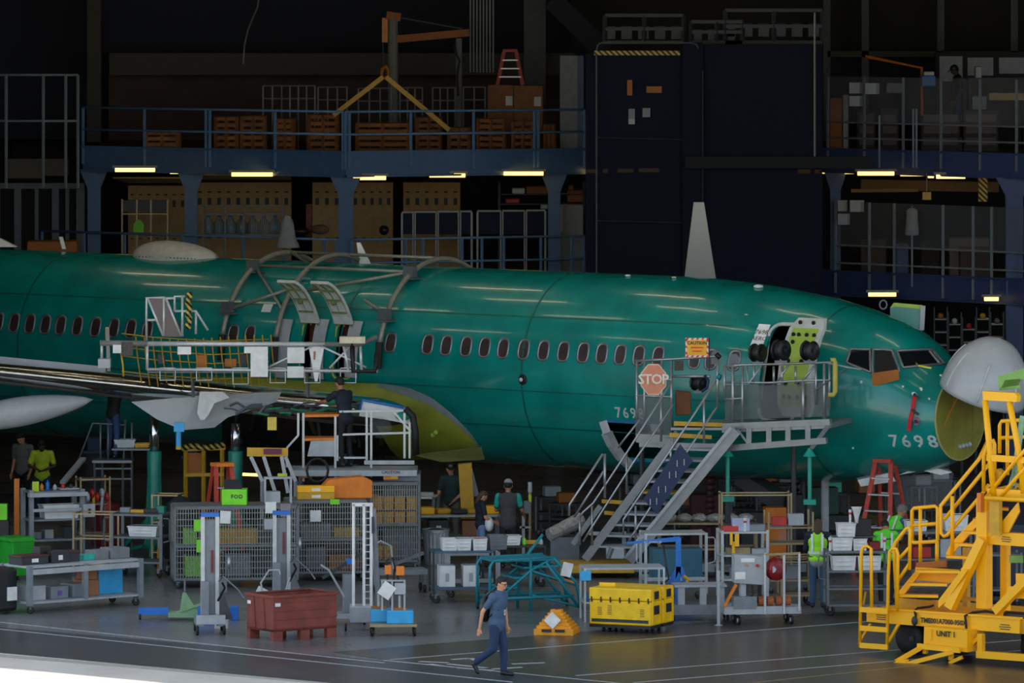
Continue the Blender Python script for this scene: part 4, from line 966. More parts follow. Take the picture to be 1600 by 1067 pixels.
# ================================================================== GROUND EQUIPMENT helpers
QA, QB = .70, -.68
def L(root, mb, name, m, smooth=False, bevel=0, label=None, sub=None):
    o = mb.build(name, m, None, smooth, label, bevel=bevel); o.parent = root; return o
def castors(t, w, d, r=.06, ins=.06, m=BLACK):
    for x in (-w/2+ins, w/2-ins):
        for y in (-d/2+ins, d/2-ins):
            o = L(t, MB().wheel((x, y, r), r, .045, V((.6,.8,0))), 'castor', m)
            L(o, MB().bb(x-.035, y-.03, r*1.1, x+.035, y+.03, r*2.3), 'castor_fork', STEEL)
def rack(name, label, cat, c, rz, w, d, h, shelves, m=ALU, ms=None, post=.04, cast=.06, rails=None, group=None, handle=None):
    t = thing(name, label, cat, c, rz, group); z0 = cast*2.2 if cast else 0
    for x in (-w/2, w/2):
        for y in (-d/2, d/2): L(t, MB().bb(x-post/2, y-post/2, z0, x+post/2, y+post/2, h), 'post', m)
    for z in shelves: L(t, MB().bb(-w/2-.01, -d/2-.01, z-.02, w/2+.01, d/2+.01, z+.015), 'shelf', ms or m)
    for z in (rails or []):
        for y in (-d/2, d/2): L(t, MB().bb(-w/2, y-post*.4, z-post*.4, w/2, y+post*.4, z+post*.4), 'rail', m)
        for x in (-w/2, w/2): L(t, MB().bb(x-post*.4, -d/2, z-post*.4, x+post*.4, d/2, z+post*.4), 'rail', m)
    if cast: castors(t, w, d, cast)
    if handle:
        for s in ([-1, 1] if handle == 2 else [handle]):
            x = s*w/2; L(t, MB().tube([(x,-d/2,h*.55),(x+s*.16,-d/2,h*.58),(x+s*.17,-d/2,h*.62),(x+s*.17,-d/2,h*.9),(x+s*.14,-d/2,h*.93),(x,-d/2,h*.93)], .014, 6), 'push_handle', m)
    return t
def tub(label, c, rz, w, d, h, m=WHITE, name='plastic_bin', cat='bin', full=None, group=None):
    t = thing(name, label, cat, c, rz, group); th = .015
    mb = MB(); i = .90
    o_ = [(-w/2*i,-d/2*i,0),(w/2*i,-d/2*i,0),(w/2*i,d/2*i,0),(-w/2*i,d/2*i,0)]; u_ = [(-w/2,-d/2,h),(w/2,-d/2,h),(w/2,d/2,h),(-w/2,d/2,h)]
    q = [(x*(1-2*th/w), y*(1-2*th/d), z) for x, y, z in u_]; r_ = [(x*(1-2*th/w), y*(1-2*th/d), th) for x, y, z in o_]
    mb.grid([o_, u_, q, r_], True); mb.f += [(3,2,1,0), (12,13,14,15)]; mb.v = [V(p) for p in mb.v]
    L(t, mb, 'bin_shell', m)
    L(t, MB().grid([[V(p)*1.0+V((0,0,0)) for p in u_], [V((x*1.04,y*1.04,h)) for x,y,z in u_], [V((x*1.04,y*1.04,h-.02)) for x,y,z in u_]], True), 'bin_rim', m)
    for k in range(2): L(t, MB().bb(-w/2*.6, -d/2-.012, h*(.3+.3*k), w/2*.6, -d/2*.93, h*(.3+.3*k)+.012), 'bin_rib', m)
    if full: L(t, MB().bb(-w/2*.85, -d/2*.85, h*.5, w/2*.85, d/2*.85, h*.97), 'bin_contents', full)
    return t
def boxy(name, label, cat, c, rz, w, d, h, m, lid=None, bevel=.01, tag_=None):
    t = thing(name, label, cat, c, rz)
    L(t, MB().bb(-w/2,-d/2,0,w/2,d/2,h), 'box_body' if not lid else 'case_body', m, bevel=bevel)
    if lid: L(t, MB().bb(-w/2-.01,-d/2-.01,h*.8,w/2+.01,d/2+.01,h*1.02), 'case_lid', lid, bevel=bevel)
    if tag_: L(t, MB().bb(-w*.12,-d/2-.006,h*.25,w*.12,-d/2,h*.65), 'box_label', tag_)
    return t
def sheet(label, p, w, h, rz=0, tilt=0, m=PAPER, name='paper_sheet', cat='paper'):
    R = Matrix.Rotation(rz, 3, 'Z')@Matrix.Rotation(tilt, 3, 'Y')
    mb = MB(); mb.box((0,0,0), (w, .006, h), R=R); mb.v = [v+V(p) for v in mb.v]; o = one(name, mb, m, label, cat)
    return o
random.seed(5)
# ------------------------------------------------ front-left workbench
c = G(112, 950); t = rack('workbench', 'long grey rolling workbench with a lower shelf at the front left', 'workbench', c, QA, 2.55, .85, .88, [.2, .86], GREYP, LGREY, post=.09, cast=.07)
L(t, MB().bb(-.03,-.44,.2,.06,-.36,.86), 'post', GREYP); L(t, MB().bb(-1.3,-.45,.72,1.3,-.42,.82), 'apron_rail', LGREY)
wb = t
for x, y, w_, d_, h_, m, lid, lb in ((-.95,.05,.62,.4,.17,DSTEEL,mat('maroon_lid','4A2228',.5),'dark flat case with maroon lid, leftmost on the front bench'),(-.38,-.02,.4,.3,.22,DSTEEL,None,'dark grey case in the middle left of the front bench'),(-.60,.12,.26,.25,.3,BLACKP,None,'black box standing behind the flat case on the front bench'),(-.05,.0,.3,.25,.2,DSTEEL,mat('maroon_lid','4A2228',.5),'small dark case with maroon lid on the front bench'),(.35,.0,.26,.18,.11,mat('teal_box','2AA79A',.5),None,'small teal box on the front bench'),(.62,.05,.3,.35,.17,mat('grey_foam','75787A',.7),None,'grey open tray left of its twin on the front bench'),(1.0,.0,.42,.38,.2,mat('grey_foam','75787A',.7),None,'grey open tray at the right end of the front bench')):
    boxy('tool_case', lb, 'case', on(wb,x,y,.877), QA, w_, d_, h_, m, lid, tag_=PAPER if w_ > .38 and m is DSTEEL else None)
for x, w_, d_, h_, m, lb in ((-.95,.42,.4,.27,LGREY,'pale grey lidded crate, leftmost under the front bench'),(-.42,.4,.4,.23,GREYP,'grey crate with purple sticker under the front bench'),(.02,.28,.4,.25,GREYP,'narrow grey crate at the middle post under the front bench'),(.33,.34,.35,.3,CARD,'lower brown carton under the front bench'),(.9,.55,.03,.55,BLUEL,'bright blue panel under the right end of the front bench')):
    t2 = boxy('storage_crate' if m is not CARD else 'cardboard_carton', lb, 'crate', on(wb,x,0,.217), QA, w_, d_, h_, m, tag_=mat('sticker_purple','6A4FA0',.5) if 'purple' in lb else None)
boxy('cardboard_carton', 'upper brown carton stacked under the front bench', 'box', on(wb,.35,0,.519), QA, .26, .3, .18, CARD)
# black wheeled case at the far left edge
t = thing('black_cabinet', 'black cabinet with a white sheet at the left frame edge', 'cabinet', G(-4, 958), QA)
L(t, MB().bb(-.25,-.3,.05,.25,.3,.85), 'cabinet_body', BLACKP, bevel=.06); L(t, MB().bb(.0,-.315,.25,.22,-.3,.5), 'paper_sheet', PAPER)
# green bins
t = thing('wheeled_bin', 'green wheeled refuse bin at the left edge', 'bin', G(24, 905), QA)
L(t, MB().prism([(-.22,-.25,.08),(.22,-.25,.08),(.27,-.28,.75),(-.27,-.28,.75)], (0,.5,0)), 'bin_body', GREENP, bevel=.02)
L(t, MB().prism([(-.3,-.3,.75),(.3,-.3,.75),(.3,-.2,.83),(-.3,-.2,.83)], (0,.55,0)), 'bin_lid', GREENP, bevel=.02); L(t, MB().wheel((.2,.22,.08),.08,.05), 'castor', BLACK); L(t, MB().wheel((-.2,.22,.08),.08,.05), 'castor', BLACK)
boxy('green_box', 'bright green box above the green wheeled bin', 'box', P(3, 812, 134.5), 0, .22, .2, .32, LIME)
boxy('black_pedestal', 'dark pedestal carrying the bright green box', 'cabinet', V((P(3,812,134.5).x,134.5,0)), 0, .3, .3, P(3,812,134.5).z-.002, BLACKP)
one('orange_post', MB().bb(P(22,0,136).x,136,0,P(30,0,136).x,136.1,P(0,748,136).z), ORG, 'upright orange post behind the green bin', 'post')
# tall frame workstation
t = rack('tall_workstation', 'tall grey frame workstation with shelves behind the front bench', 'rack', G(82, 885), .35, 1.05, .6, 1.55, [.55, .95, 1.5], GREYP, GREYP, post=.09, cast=0)
ws = t
L(t, MB().bb(-.6,-.45,1.42,.6,-.3,1.5), 'top_beam', LGREY); L(t, MB().bb(-.5,-.35,1.12,.5,-.31,1.18), 'rail', LGREY)
tub('white ribbed bin on the shelf of the tall frame workstation', on(ws,.12,-.05,.967), .35, .75, .4, .27)
boxy('tablet_case', 'small white case with dark screen hanging at the right post of the tall workstation', 'case', on(ws,.62,-.45,1.0)+V((0,0,.0)), .35, .24, .08, .26, LGREY, tag_=DSTEEL)
for i, (x, m, h_) in enumerate(((-.4,DSTEEL,.2),(-.22,ORG,.14),(-.1,BLUE,.2),(.05,LGREY,.12),(.22,RED,.15),(.38,DSTEEL,.12))):
    one('tool_bottle', MB().lathe([(.035,0),(.04,.02),(.04,h_*.7),(.015,h_*.85),(.015,h_)], on(ws,x,.0,1.517), ZZ, 10), m, ('dark bottle at the left end','orange bottle','blue bottle','pale bottle','red bottle','dark bottle at the right end')[i]+' on top of the tall workstation', 'bottle', smooth=True)
boxy('notice_card', 'lime card standing on the tall workstation', 'card', on(ws,-.42,-.25,1.517), .35, .14, .02, .2, mat('lime_card','B8D22A',.6))
for i, (x, m) in enumerate(((-.35,STEEL),(-.1,mat('grey_part','8D9092',.5)),(.3,DSTEEL))):
    boxy('machine_part', 'grey machine part on the low shelf of the tall workstation, '+('left','middle','right')[i], 'part', on(ws,x,0,.567), .35, .18, .25, .14+.04*i, m)
boxy('slanted_board', 'pale slanted lid leaning on the tall workstation', 'lid', on(ws,.35,.1,1.517), .35, .4, .3, .03, LGREY)
# long aluminium ramp bar leaning
one('leaning_bar', MB().bar(P(98,754,133.5), P(130,716,134.5), .12, .05), ALU, 'grey bar leaning up to the right behind the tall workstation', 'bar')
# reels of red and white tape on a stand
t = rack('reel_stand', 'aluminium stand hung with red and white reels', 'stand', G(145, 872), .3, .6, .4, 1.65, [1.6], BRONZE, post=.03, cast=0, rails=[.5, 1.1])
for k in range(6):
    x = -.26+.1*k; o = L(t, MB().lathe([(.09,-.03),(.1,-.01),(.1,.01),(.09,.03)], (x, -.2, 1.32-.08*(k % 2)), V((1,0,0)), 14), 'tape_reel', RED if k % 3 != 1 else LGREY)
for k, (x, h0, h1, m) in enumerate(((-.2,1.0,1.25,STEEL),(-.05,.95,1.3,YELD),(.12,.95,1.25,LGREY),(.24,.8,1.2,RED))):
    L(t, MB().bar((x,-.24,h0), (x+.02,-.24,h1), .05, .03), 'hanging_strap', m)
t = thing('red_drum', 'dark red drum behind the reel stand', 'drum', G(165, 852)); L(t, MB().lathe([(.28,0),(.29,.03),(.29,.85),(.27,.88)], n=20), 'drum_body', mat('drum_red','7E1420',.5), True); L(t, MB().lathe([(.3,.4),(.3,.44)], n=20), 'drum_hoop', mat('drum_red','7E1420',.5))
# steel cart with white basket
cart = rack('wire_cart', 'grey steel two-shelf cart holding a white basket', 'cart', G(222, 900), -.25, 1.0, .7, 1.25, [.3, .78, 1.22], STEEL, STEEL, post=.06, cast=.08, handle=2)
tub('white basket on the middle shelf of the steel cart', on(cart,.08,-.05,.795), -.25, .6, .4, .2, full=LGREY)
for x, m, w_, h_, lb in ((-.1,YELD,.28,.06,'yellow hand tool lying on the steel cart'),(.2,BLACKP,.3,.08,'black tool lying on the steel cart'),(.38,JGREEN,.16,.14,'green block on the steel cart'),(-.35,GREYP,.2,.1,'grey part at the left on the steel cart')): boxy('hand_tool', lb, 'tool', on(cart,x,.05,1.236), -.25, w_, .15, h_, m)
t = rack('tube_trolley', 'empty tan tube frame left of the steel cart', 'frame', G(150, 895), -.2, .75, .6, 1.2, [], BRONZE, post=.035, cast=.05, rails=[.2,.7,1.18])
rack('tube_trolley', 'tan tube frame behind the right end of the steel cart', 'frame', G(262, 885), -.2, .5, .5, 1.45, [], BRONZE, post=.035, cast=.05, rails=[.3,.9,1.43])
one('yellow_post', MB().cyl(G(248,893), G(248,893)+V((0,0,.45)), .035, 10), YELD, 'short yellow post under the steel cart', 'post')
for k, (px, py, lb) in enumerate(((283,892,'pale bin left of the mesh cages, outer'),(299,890,'pale bin left of the mesh cages, inner'))): tub(lb, G(px, py), 0, .2, .3, .22, LGREY)
# ------------------------------------------------ wire mesh cages
def cage(label, c, rz, w, d, h, yb=False, m=STEEL, n=26):
    t = thing('mesh_cage', label, 'cage', c, rz); p = .045; z0 = .15
    for x in (-w/2, w/2):
        for y in (-d/2, d/2): L(t, MB().bb(x-p/2,y-p/2,z0,x+p/2,y+p/2,h), 'cage_post', m)
    for z in (z0+.03, h*.52, h-.02):
        L(t, MB().bb(-w/2,-d/2-p/2,z-p/2,w/2,-d/2+p/2,z+p/2), 'cage_rail', m); L(t, MB().bb(-w/2,d/2-p/2,z-p/2,w/2,d/2+p/2,z+p/2), 'cage_rail', m)
        for x in (-w/2, w/2): L(t, MB().bb(x-p/2,-d/2,z-p/2,x+p/2,d/2,z+p/2), 'cage_rail', m)
    L(t, MB().bb(-w/2,-d/2,z0+.02,w/2,d/2,z0+.05), 'cage_floor', DSTEEL); L(t, MB().bb(-w/2,-d/2,h*.5,w/2,d/2,h*.5+.02), 'cage_shelf', DSTEEL); L(t, MB().bb(-w/2,-d/2,h-.01,w/2,d/2,h+.015), 'cage_top', STEEL)
    for nm, (x0,y0,x1,y1,k) in (('front_mesh',(-w/2,-d/2,w/2,-d/2,n)),('left_mesh',(-w/2,-d/2,-w/2,d/2,int(n*d/w))),('right_mesh',(w/2,-d/2,w/2,d/2,int(n*d/w)))):
        mb = MB(); r = .007
        for i in range(k+1):
            x, y = lerp(x0,x1,i/k), lerp(y0,y1,i/k); mb.bb(x-r,y-r,z0,x+r,y+r,h)
        for j in range(1, 12):
            z = z0+(h-z0)*j/12; mb.bb(min(x0,x1)-r,min(y0,y1)-r,z-r,max(x0,x1)+r,max(y0,y1)+r,z+r)
        L(t, mb, nm, mat('galvanised_wire','8A8C88',.45,.5))
    castors(t, w, d, .06); return t
cg1 = cage('left mesh cage beneath the lime FOD box', G(366, 915), .12, 2.35, 1.0, 1.56, n=46)
cg2 = cage('middle mesh cage behind the white lift mast', G(508, 905), .12, 1.5, .9, 1.56, n=30)
cg3 = cage('right mesh cage full of yellow bins by the trash can', G(614, 888), .12, .95, .8, 1.72, n=20)
for cg, items in ((cg1, ((-.7,0,.2,.5,.5,.4,LIME,'lime box at the left inside the left cage'),(.05,0,.2,.5,.5,.45,GREYP,'grey case in the middle of the left cage floor'),(.65,0,.2,.6,.5,.5,DSTEEL,'dark box at the right of the left cage floor'),(-.85,0,.82,.25,.3,.3,LIME,'small lime box on the shelf of the left cage'),(.1,-.1,.82,.9,.1,.3,YELD,'long yellow bar on the shelf of the left cage'),(.7,0,.82,.5,.5,.45,mat('mauve_case','4B4550',.6),'mauve case on the shelf of the left cage'))),
                  (cg2, ((.35,0,.2,.6,.5,.3,ORGD,'dull orange bin low in the middle cage'),(-.2,0,.2,.4,.4,.45,STEEL,'grey bin low in the middle cage'),(-.2,0,.82,.6,.4,.28,GREYP,'grey bin on the shelf of the middle cage'),(.4,0,.82,.5,.4,.2,YELD,'yellow tray on the shelf of the middle cage'))),
                  (cg3, ())):
    for x, y, z, w_, d_, h_, m, lb in items: boxy('stored_box', lb, 'box', on(cg,x,y,z if z > .5 else .202), .12, w_, d_, h_, m)
BINY = mat('bin_yellow', 'EFAE2A', .55)
t0 = None; k = 0
for zz in (.53*0+.205, .88, 1.19):
    for i in range(4):
        if zz < .5 and i > 1: continue
        b_ = tub('yellow bin in the right cage, '+{0:'bottom',.88:'middle',1.19:'top'}.get(zz if zz > .5 else 0)+' row, '+('first','second','third','fourth')[i]+' from the left', on(cg3,-.34+.225*i,-.08,zz), .12, .2, .5, .27, BINY)
# papers on cages
for px, py, w_, h_, lb, m in ((423,793,.21,.22,'white notice on the left cage, upper right',PAPER),(420,819,.18,.2,'white picture card on the left cage beneath the notice',LGREY),(352,808,.2,.24,'tilted white sheet on the left cage near the left mast',PAPER),(493,806,.21,.22,'white notice on the middle cage',PAPER),(312,821,.22,.22,'lime card on the left cage left of the mast',LIME),(311,853,.1,.24,'narrow lime card low on the left cage',LIME),(446,797,.2,.25,'dim mauve card right of the notice on the left cage',mat('mauve_card','8A8088',.7)),(523,784,.18,.1,'lime slip at the top of the middle cage',LIME)):
    cg = cg1 if px < 470 else cg2; nrm = V((math.sin(.12),-math.cos(.12),0)); c0_ = V(cg.location)+nrm*((.5 if cg is cg1 else .45)+.04); dr = P(px,py,1)-V((0,0,HC)); kk = (c0_-V((0,0,HC))).dot(nrm)/dr.dot(nrm)
    sheet(lb, V((0,0,HC))+dr*kk, w_, h_, .12, .06 if 'tilted' in lb else 0, m)
# lime FOD box and its dark lid, yellow cases on top
fo = thing('lime_box', 'lime FOD collection box on top of the left mesh cage', 'box', on(cg1, .0, -.1, 1.577), 0)
L(fo, MB().bb(-.24,-.2,0,.24,.2,.30), 'box_body', LIME, bevel=.01); L(fo, MB().prism([(-.2,-.1,.3),(.14,-.1,.3),(.08,-.0,.47),(-.2,0,.47)], (0,.12,0)), 'box_lid', BLACKP)
vs, fs = text_mesh('FOD', .1, .003, 1.2); L(fo, MB().add([V((v.x+.05, -.207, v.y+.16)) for v in vs], fs), 'lettering', BLACKP)
for k, (px, lb) in enumerate(((495,'lower of two yellow spirit levels on the middle cage'),(495,'upper of two yellow spirit levels on the middle cage'))):
    boxy('yellow_case', lb.replace('spirit levels','flat cases'), 'case', on(cg2, -.2, -.15, 1.577+k*.132), .12, .72, .25, .13, YEL if k else YELD, tag_=PAPER)
t = thing('wing_cradle', 'orange wedge shaped cradle on the middle cage', 'cradle', on(cg2, .42, .1, 1.577), .12)
L(t, MB().prism([(-.45,-.15,0),(.5,-.15,0),(.5,-.15,.33),(.3,-.15,.42),(-.35,-.15,.36),(-.5,-.15,.2)], (0,.4,0)), 'cradle_body', ORG, bevel=.01)
boxy('grey_case', 'grey case standing at the back of the left cage top', 'case', on(cg1, .75, .2, 1.577), .12, .3, .25, .22, LGREY)
t = rack('desk_stand', 'small aluminium stand on the left cage top', 'stand', on(cg1, .85, .1, 1.577), .12, .5, .2, .5, [.49], LGREY, post=.03, cast=0)
# ------------------------------------------------ material lifts
def lift(label, c, rz, h, sc_=1.0, blue=True):
    t = thing('material_lift', label, 'lift', c, rz)
    for x in (-.13, .13): L(t, MB().bb(x-.035,-.05,.25,x+.035,.09,h), 'mast_rail', mat('lift_alu','B9BDBF',.4,.4))
    L(t, MB().bb(-.1,.0,.25,.1,.1,h-.06), 'inner_mast', GREYP)
    L(t, MB().bb(-.16,-.07,h,.16,.1,h+.07), 'mast_head', BLUE if blue else LGREY)
    L(t, MB().bb(-.26,-.3,.16,-.12,.5,.28), 'base_leg', GREYP); L(t, MB().bb(.12,-.3,.16,.26,.5,.28), 'base_leg', GREYP)
    L(t, MB().bb(-.26,-.32,.2,.26,-.24,.36), 'base_beam', LGREY)
    for x in (-.24,.24):
        for y in (-.28,.48): L(t, MB().wheel((x,y,.09),.09,.05), 'wheel', BLACK)
    L(t, MB().bb(.16,-.12,.75,.3,.06,1.0), 'winch_box', STEEL); L(t, MB().lathe([(.06,0),(.12,.02),(.12,.05),(.05,.07)], (.3,-.03,1.28), V((1,0,0)), 14), 'winch_pulley', ALU, True)
    L(t, MB().bb(-.1,-.03,.6,-.02,-.01,.85), 'instruction_plate', PAPER); L(t, MB().bb(.02,-.03,1.1,.06,-.01,1.5), 'warning_strip', mat('strip_maroon','7A2A30',.6)); L(t, MB().bb(-.16,-.2,.3,-.03,-.05,.95), 'mast_guard', GREYP); L(t, MB().prism([(.16,-.03,.25),(.42,.1,.25),(.16,-.03,.95)],(0,.05,0)), 'gusset_plate', STEEL)
    L(t, MB().tube([(.16,-.1,.95),(.22,-.2,1.05),(.5,-.25,.8),(.6,-.3,.65)], .016, 6), 'brace_strut', STEEL)
    L(t, MB().tube([(.14,-.1,.6),(.25,-.3,.85),(.2,-.35,.95)], .02, 6), 'steering_handle', BLACKP)
    return t
lift('left aluminium material lift with blue head in front of the left cage', G(328, 990), .1, 2.1)
lift('middle aluminium material lift with blue head behind the rust red bin', G(440, 958), .1, 1.82)
t = thing('ladder_mast', 'tall white ladder-like lift mast right of the rust red bin', 'lift', G(566, 985), .05)
for x in (-.16, .03, .16): L(t, MB().bb(x-.025,-.04,.3,x+.025,.04,2.28), 'mast_rail', WHITE)
L(t, MB().bb(-.19,-.04,2.24,.19,.04,2.3), 'mast_head', WHITE)
for k in range(15): L(t, MB().bb(.03,-.02,.45+.12*k,.16,.0,.47+.12*k), 'rung', LGREY)
L(t, MB().bb(-.22,-.15,.15,.2,.35,.45), 'base_box', LGREY, bevel=.02)
for x in (-.3,.2): L(t, MB().wheel((x,-.1,.07),.07,.04), 'wheel', BLACK)
L(t, MB().bar((.2,0,2.2),(.3,.1,.3),.08,.05), 'side_brace', GREYP); L(t, MB().bb(.17,-.06,1.75,.2,.0,2.05), 'blue_tag', NAVY)
t = thing('lift_truck', 'low grey lift base with straddle legs between bin and ladder mast', 'lift base', G(528, 975), .2)
L(t, MB().bb(-.5,-.25,.12,.5,-.17,.2), 'base_leg', LGREY); L(t, MB().bb(-.5,.2,.12,.5,.28,.2), 'base_leg', LGREY)
for x in (-.45,.45): L(t, MB().wheel((x,-.21,.07),.07,.05), 'wheel', BLACK); L(t, MB().wheel((x,.24,.07),.07,.05), 'wheel', BLACK)
L(t, MB().bb(.1,-.1,.2,.3,.1,.9), 'pedestal', GREYP); L(t, MB().tube([(.1,-.1,.5),(-.2,-.2,1.0),(-.35,-.2,1.1)], .02, 6), 'steering_handle', LGREY); L(t, MB().bar((-.3,-.1,.85),(.45,-.1,1.3),.06,.05), 'long_lever', DSTEEL); L(t, MB().box((.2,-.12,1.15),(.12,.1,.1)), 'blue_clamp', BLUE)
# plastic wrapped pieces beside the bin
sheet('white sheet tilted above the rust red bin', P(408, 929, 127), .24, .26, .3, .5)
t = thing('towing_bar', 'curved pale tow handle rising behind the rust red bin', 'handle', G(412, 975))
L(t, MB().tube([(0,0,0),(0,0,.45),(-.05,0,.75),(.1,0,.98),(.28,0,.98),(.3,0,.9)], .02, 6), 'handle_tube', LGREY); L(t, MB().tube([(.42,0,0),(.4,0,.6),(.48,0,.85)], .02, 6), 'handle_tube', LGREY); L(t, MB().bb(-.05,-.04,0,.5,.04,.03), 'handle_foot', STEEL)
# ------------------------------------------------ rust red bin
c = G(456, 996); t = thing('scrap_bin', 'rust red steel bin on feet at the front left', 'bin', c, 0)
def R3(x, y, z): return V((x, y, z))
# corners on the ground: near corner, left, right (perpendicular)
t.rotation_euler = (0, 0, .62)
w_, d_, h_ = 1.35, .85, .72; z0 = .17
L(t, MB().bb(-w_/2,-d_/2,z0,w_/2,-d_/2+.03,z0+h_-.1), 'bin_side', RUST); L(t, MB().bb(-w_/2,d_/2-.03,z0,w_/2,d_/2,z0+h_-.1), 'bin_side', RUST)
L(t, MB().bb(-w_/2,-d_/2+.03,z0,-w_/2+.03,d_/2-.03,z0+h_-.1), 'bin_side', RUST); L(t, MB().bb(w_/2-.03,-d_/2+.03,z0,w_/2,d_/2-.03,z0+h_-.1), 'bin_side', RUST)
L(t, MB().bb(-w_/2,-d_/2,z0,w_/2,d_/2,z0+.04), 'bin_floor', RUST)
for k in range(4): L(t, MB().bb(-w_/2-.012,-d_/2-.012,z0+.06+.15*k,w_/2+.012,-d_/2,z0+.09+.15*k), 'pressed_rib', RUST)
for y in (-.15,.16): L(t, MB().bar((-w_/2-.015,y,z0+.05),(-w_/2-.015,y+.06,z0+.58),.04,.03), 'pressed_rib', RUST)
L(t, MB().grid([[(-w_/2-.03,-d_/2-.03,z0+h_-.12),(w_/2+.03,-d_/2-.03,z0+h_-.12),(w_/2+.03,d_/2+.03,z0+h_-.12),(-w_/2-.03,d_/2+.03,z0+h_-.12)],[(-w_/2-.03,-d_/2-.03,z0+h_-.08),(w_/2+.03,-d_/2-.03,z0+h_-.08),(w_/2+.03,d_/2+.03,z0+h_-.08),(-w_/2-.03,d_/2+.03,z0+h_-.08)],[(-w_/2+.03,-d_/2+.03,z0+h_-.08),(w_/2-.03,-d_/2+.03,z0+h_-.08),(w_/2-.03,d_/2-.03,z0+h_-.08),(-w_/2+.03,d_/2-.03,z0+h_-.08)],[(-w_/2+.03,-d_/2+.03,z0+h_-.12),(w_/2-.03,-d_/2+.03,z0+h_-.12),(w_/2-.03,d_/2-.03,z0+h_-.12),(-w_/2+.03,d_/2-.03,z0+h_-.12)]], True), 'bin_rim', RUST)
for x in (-w_/2+.1, 0, w_/2-.1):
    for y in (-d_/2+.05, d_/2-.05): L(t, MB().bb(x-.1,y-.05,0,x+.1,y+.05,z0), 'bin_foot', RUST)
for p_, rz_ in (((-w_/2+.08,-d_/2-.02,z0+.48),0),((-w_/2-.02,d_/2-.1,z0+.48),math.pi/2)): L(t, MB().box(p_, (.11,.01,.06), rz_), 'bin_label', PAPER)
# pale green floor jack with blue beam
t = thing('floor_jack', 'pale green low floor jack with long blue beam left of the lift', 'jack', G(272, 968), 0)
L(t, MB().bb(-.1,-.2,.06,.55,.2,.14), 'jack_base', PGREEN); L(t, MB().prism([(.1,-.1,.14),(.45,-.1,.14),(.22,-.1,.5),(.16,-.1,.5)], (0,.06,0)), 'jack_arm', PGREEN)
L(t, MB().bb(-.65,-.05,.09,-.1,.05,.22), 'blue_beam', BLUE); L(t, MB().cyl((.2,-.07,.5),(.2,-.07,.75),.02,6), 'jack_pin', STEEL); L(t, MB().bar((.05,-.1,.14),(.5,-.12,.3),.04), 'jack_lever', PGREEN)
for x, y in ((-.62,-.05),(.5,-.18),(.5,.18)): L(t, MB().wheel((x,y,.055),.055,.04), 'wheel', BLACK)
boxy('blue_drum_box', 'blue tub behind the left lift base', 'tub', G(322, 972), 0, .3, .3, .28, BLUE); boxy('blue_tub', 'blue tub right of the left lift base', 'tub', G(366, 968), 0, .16, .25, .25, BLUE)
boxy('battery_box', 'white first aid style box with small marks beside the left lift', 'box', G(346, 982)+V((0,0,0)), 0, .24, .2, .3, WHITE, tag_=TEAL)
# ------------------------------------------------ blue pump trolley
t = thing('pump_trolley', 'small trolley with two light blue tanks and orange pumps', 'trolley', G(614, 992), .05)
tr = t
L(t, MB().bb(-.42,-.28,.17,.42,.3,.22), 'trolley_deck', BRONZE)
for x, y in ((-.38,-.25),(.38,-.25),(-.38,.27),(.38,.27)): L(t, MB().wheel((x,y,.075),.075,.045), 'castor', BLACK)
L(t, MB().bb(-.12,-.26,.22,.36,.02,.46), 'blue_tank', BLUEL, bevel=.02); L(t, MB().bb(-.40,.06,.22,.02,.28,.46), 'blue_tank', BLUEL, bevel=.02)
for x, y in ((.12,-.12),(-.25,.15)): L(t, MB().bb(x-.13,y-.08,.46,x+.13,y+.08,.5), 'pump_plate', ORGD); L(t, MB().cyl((x,y,.5),(x,y,.72),.03,8), 'pump_ram', ALU)
for x, y in ((-.2,-.2),(.2,-.2),(-.02,-.2)): L(t, MB().bb(x-.016,y-.016,.46,x+.016,y+.016,1.0), 'frame_post', LGREY)
L(t, MB().bb(-.22,-.22,.98,.22,.0,1.0), 'top_shelf', LGREY); L(t, MB().bb(-.15,-.18,1.1,-.03,-.05,1.26), 'orange_pump', ORG, bevel=.01); L(t, MB().bb(.05,-.18,1.08,.2,-.05,1.24), 'orange_pump', ORG, bevel=.01)
L(t, MB().tube([(-.1,-.1,1.0),(-.12,-.12,1.35),(-.02,-.1,1.4),(.1,-.1,1.0)], .02, 6), 'hose', BLACK); L(t, MB().tube([(.02,-.1,1.2),(0,-.15,.8),(-.05,-.18,.55)], .018, 6), 'hose', BLACK)
L(t, MB().box((-.12,-.24,.82),(.24,.01,.26),R=Matrix.Rotation(.6,3,'Y')), 'paper_tag', PAPER); L(t, MB().box((.12,-.23,.85),(.2,.01,.2)), 'paper_tag', LGREY)
# pallet truck frame behind the trolley
t = thing('pallet_truck', 'grey wire framed truck standing between ladder mast and trash can', 'truck', G(620, 925), .2)
L(t, MB().bb(-.5,-.25,.35,.55,.25,.45), 'truck_bed', GREYP); L(t, MB().tube([(-.45,-.2,.1),(-.5,-.2,.9),(-.35,-.2,1.0),(-.15,-.2,.9),(-.1,-.2,.45)], .02, 6), 'push_handle', LGREY)
for x in (-.45,.5): L(t, MB().wheel((x,-.22,.08),.08,.05), 'wheel', BLACK); L(t, MB().wheel((x,.22,.08),.08,.05), 'wheel', BLACK); L(t, MB().bb(x-.02,-.24,.1,x+.02,-.2,.4), 'truck_leg', STEEL); L(t, MB().bb(x-.02,.2,.1,x+.02,.24,.4), 'truck_leg', STEEL)
L(t, MB().bar((-.2,-.1,.5),(.5,-.1,.75),.1,.06), 'folded_arm', STEEL)
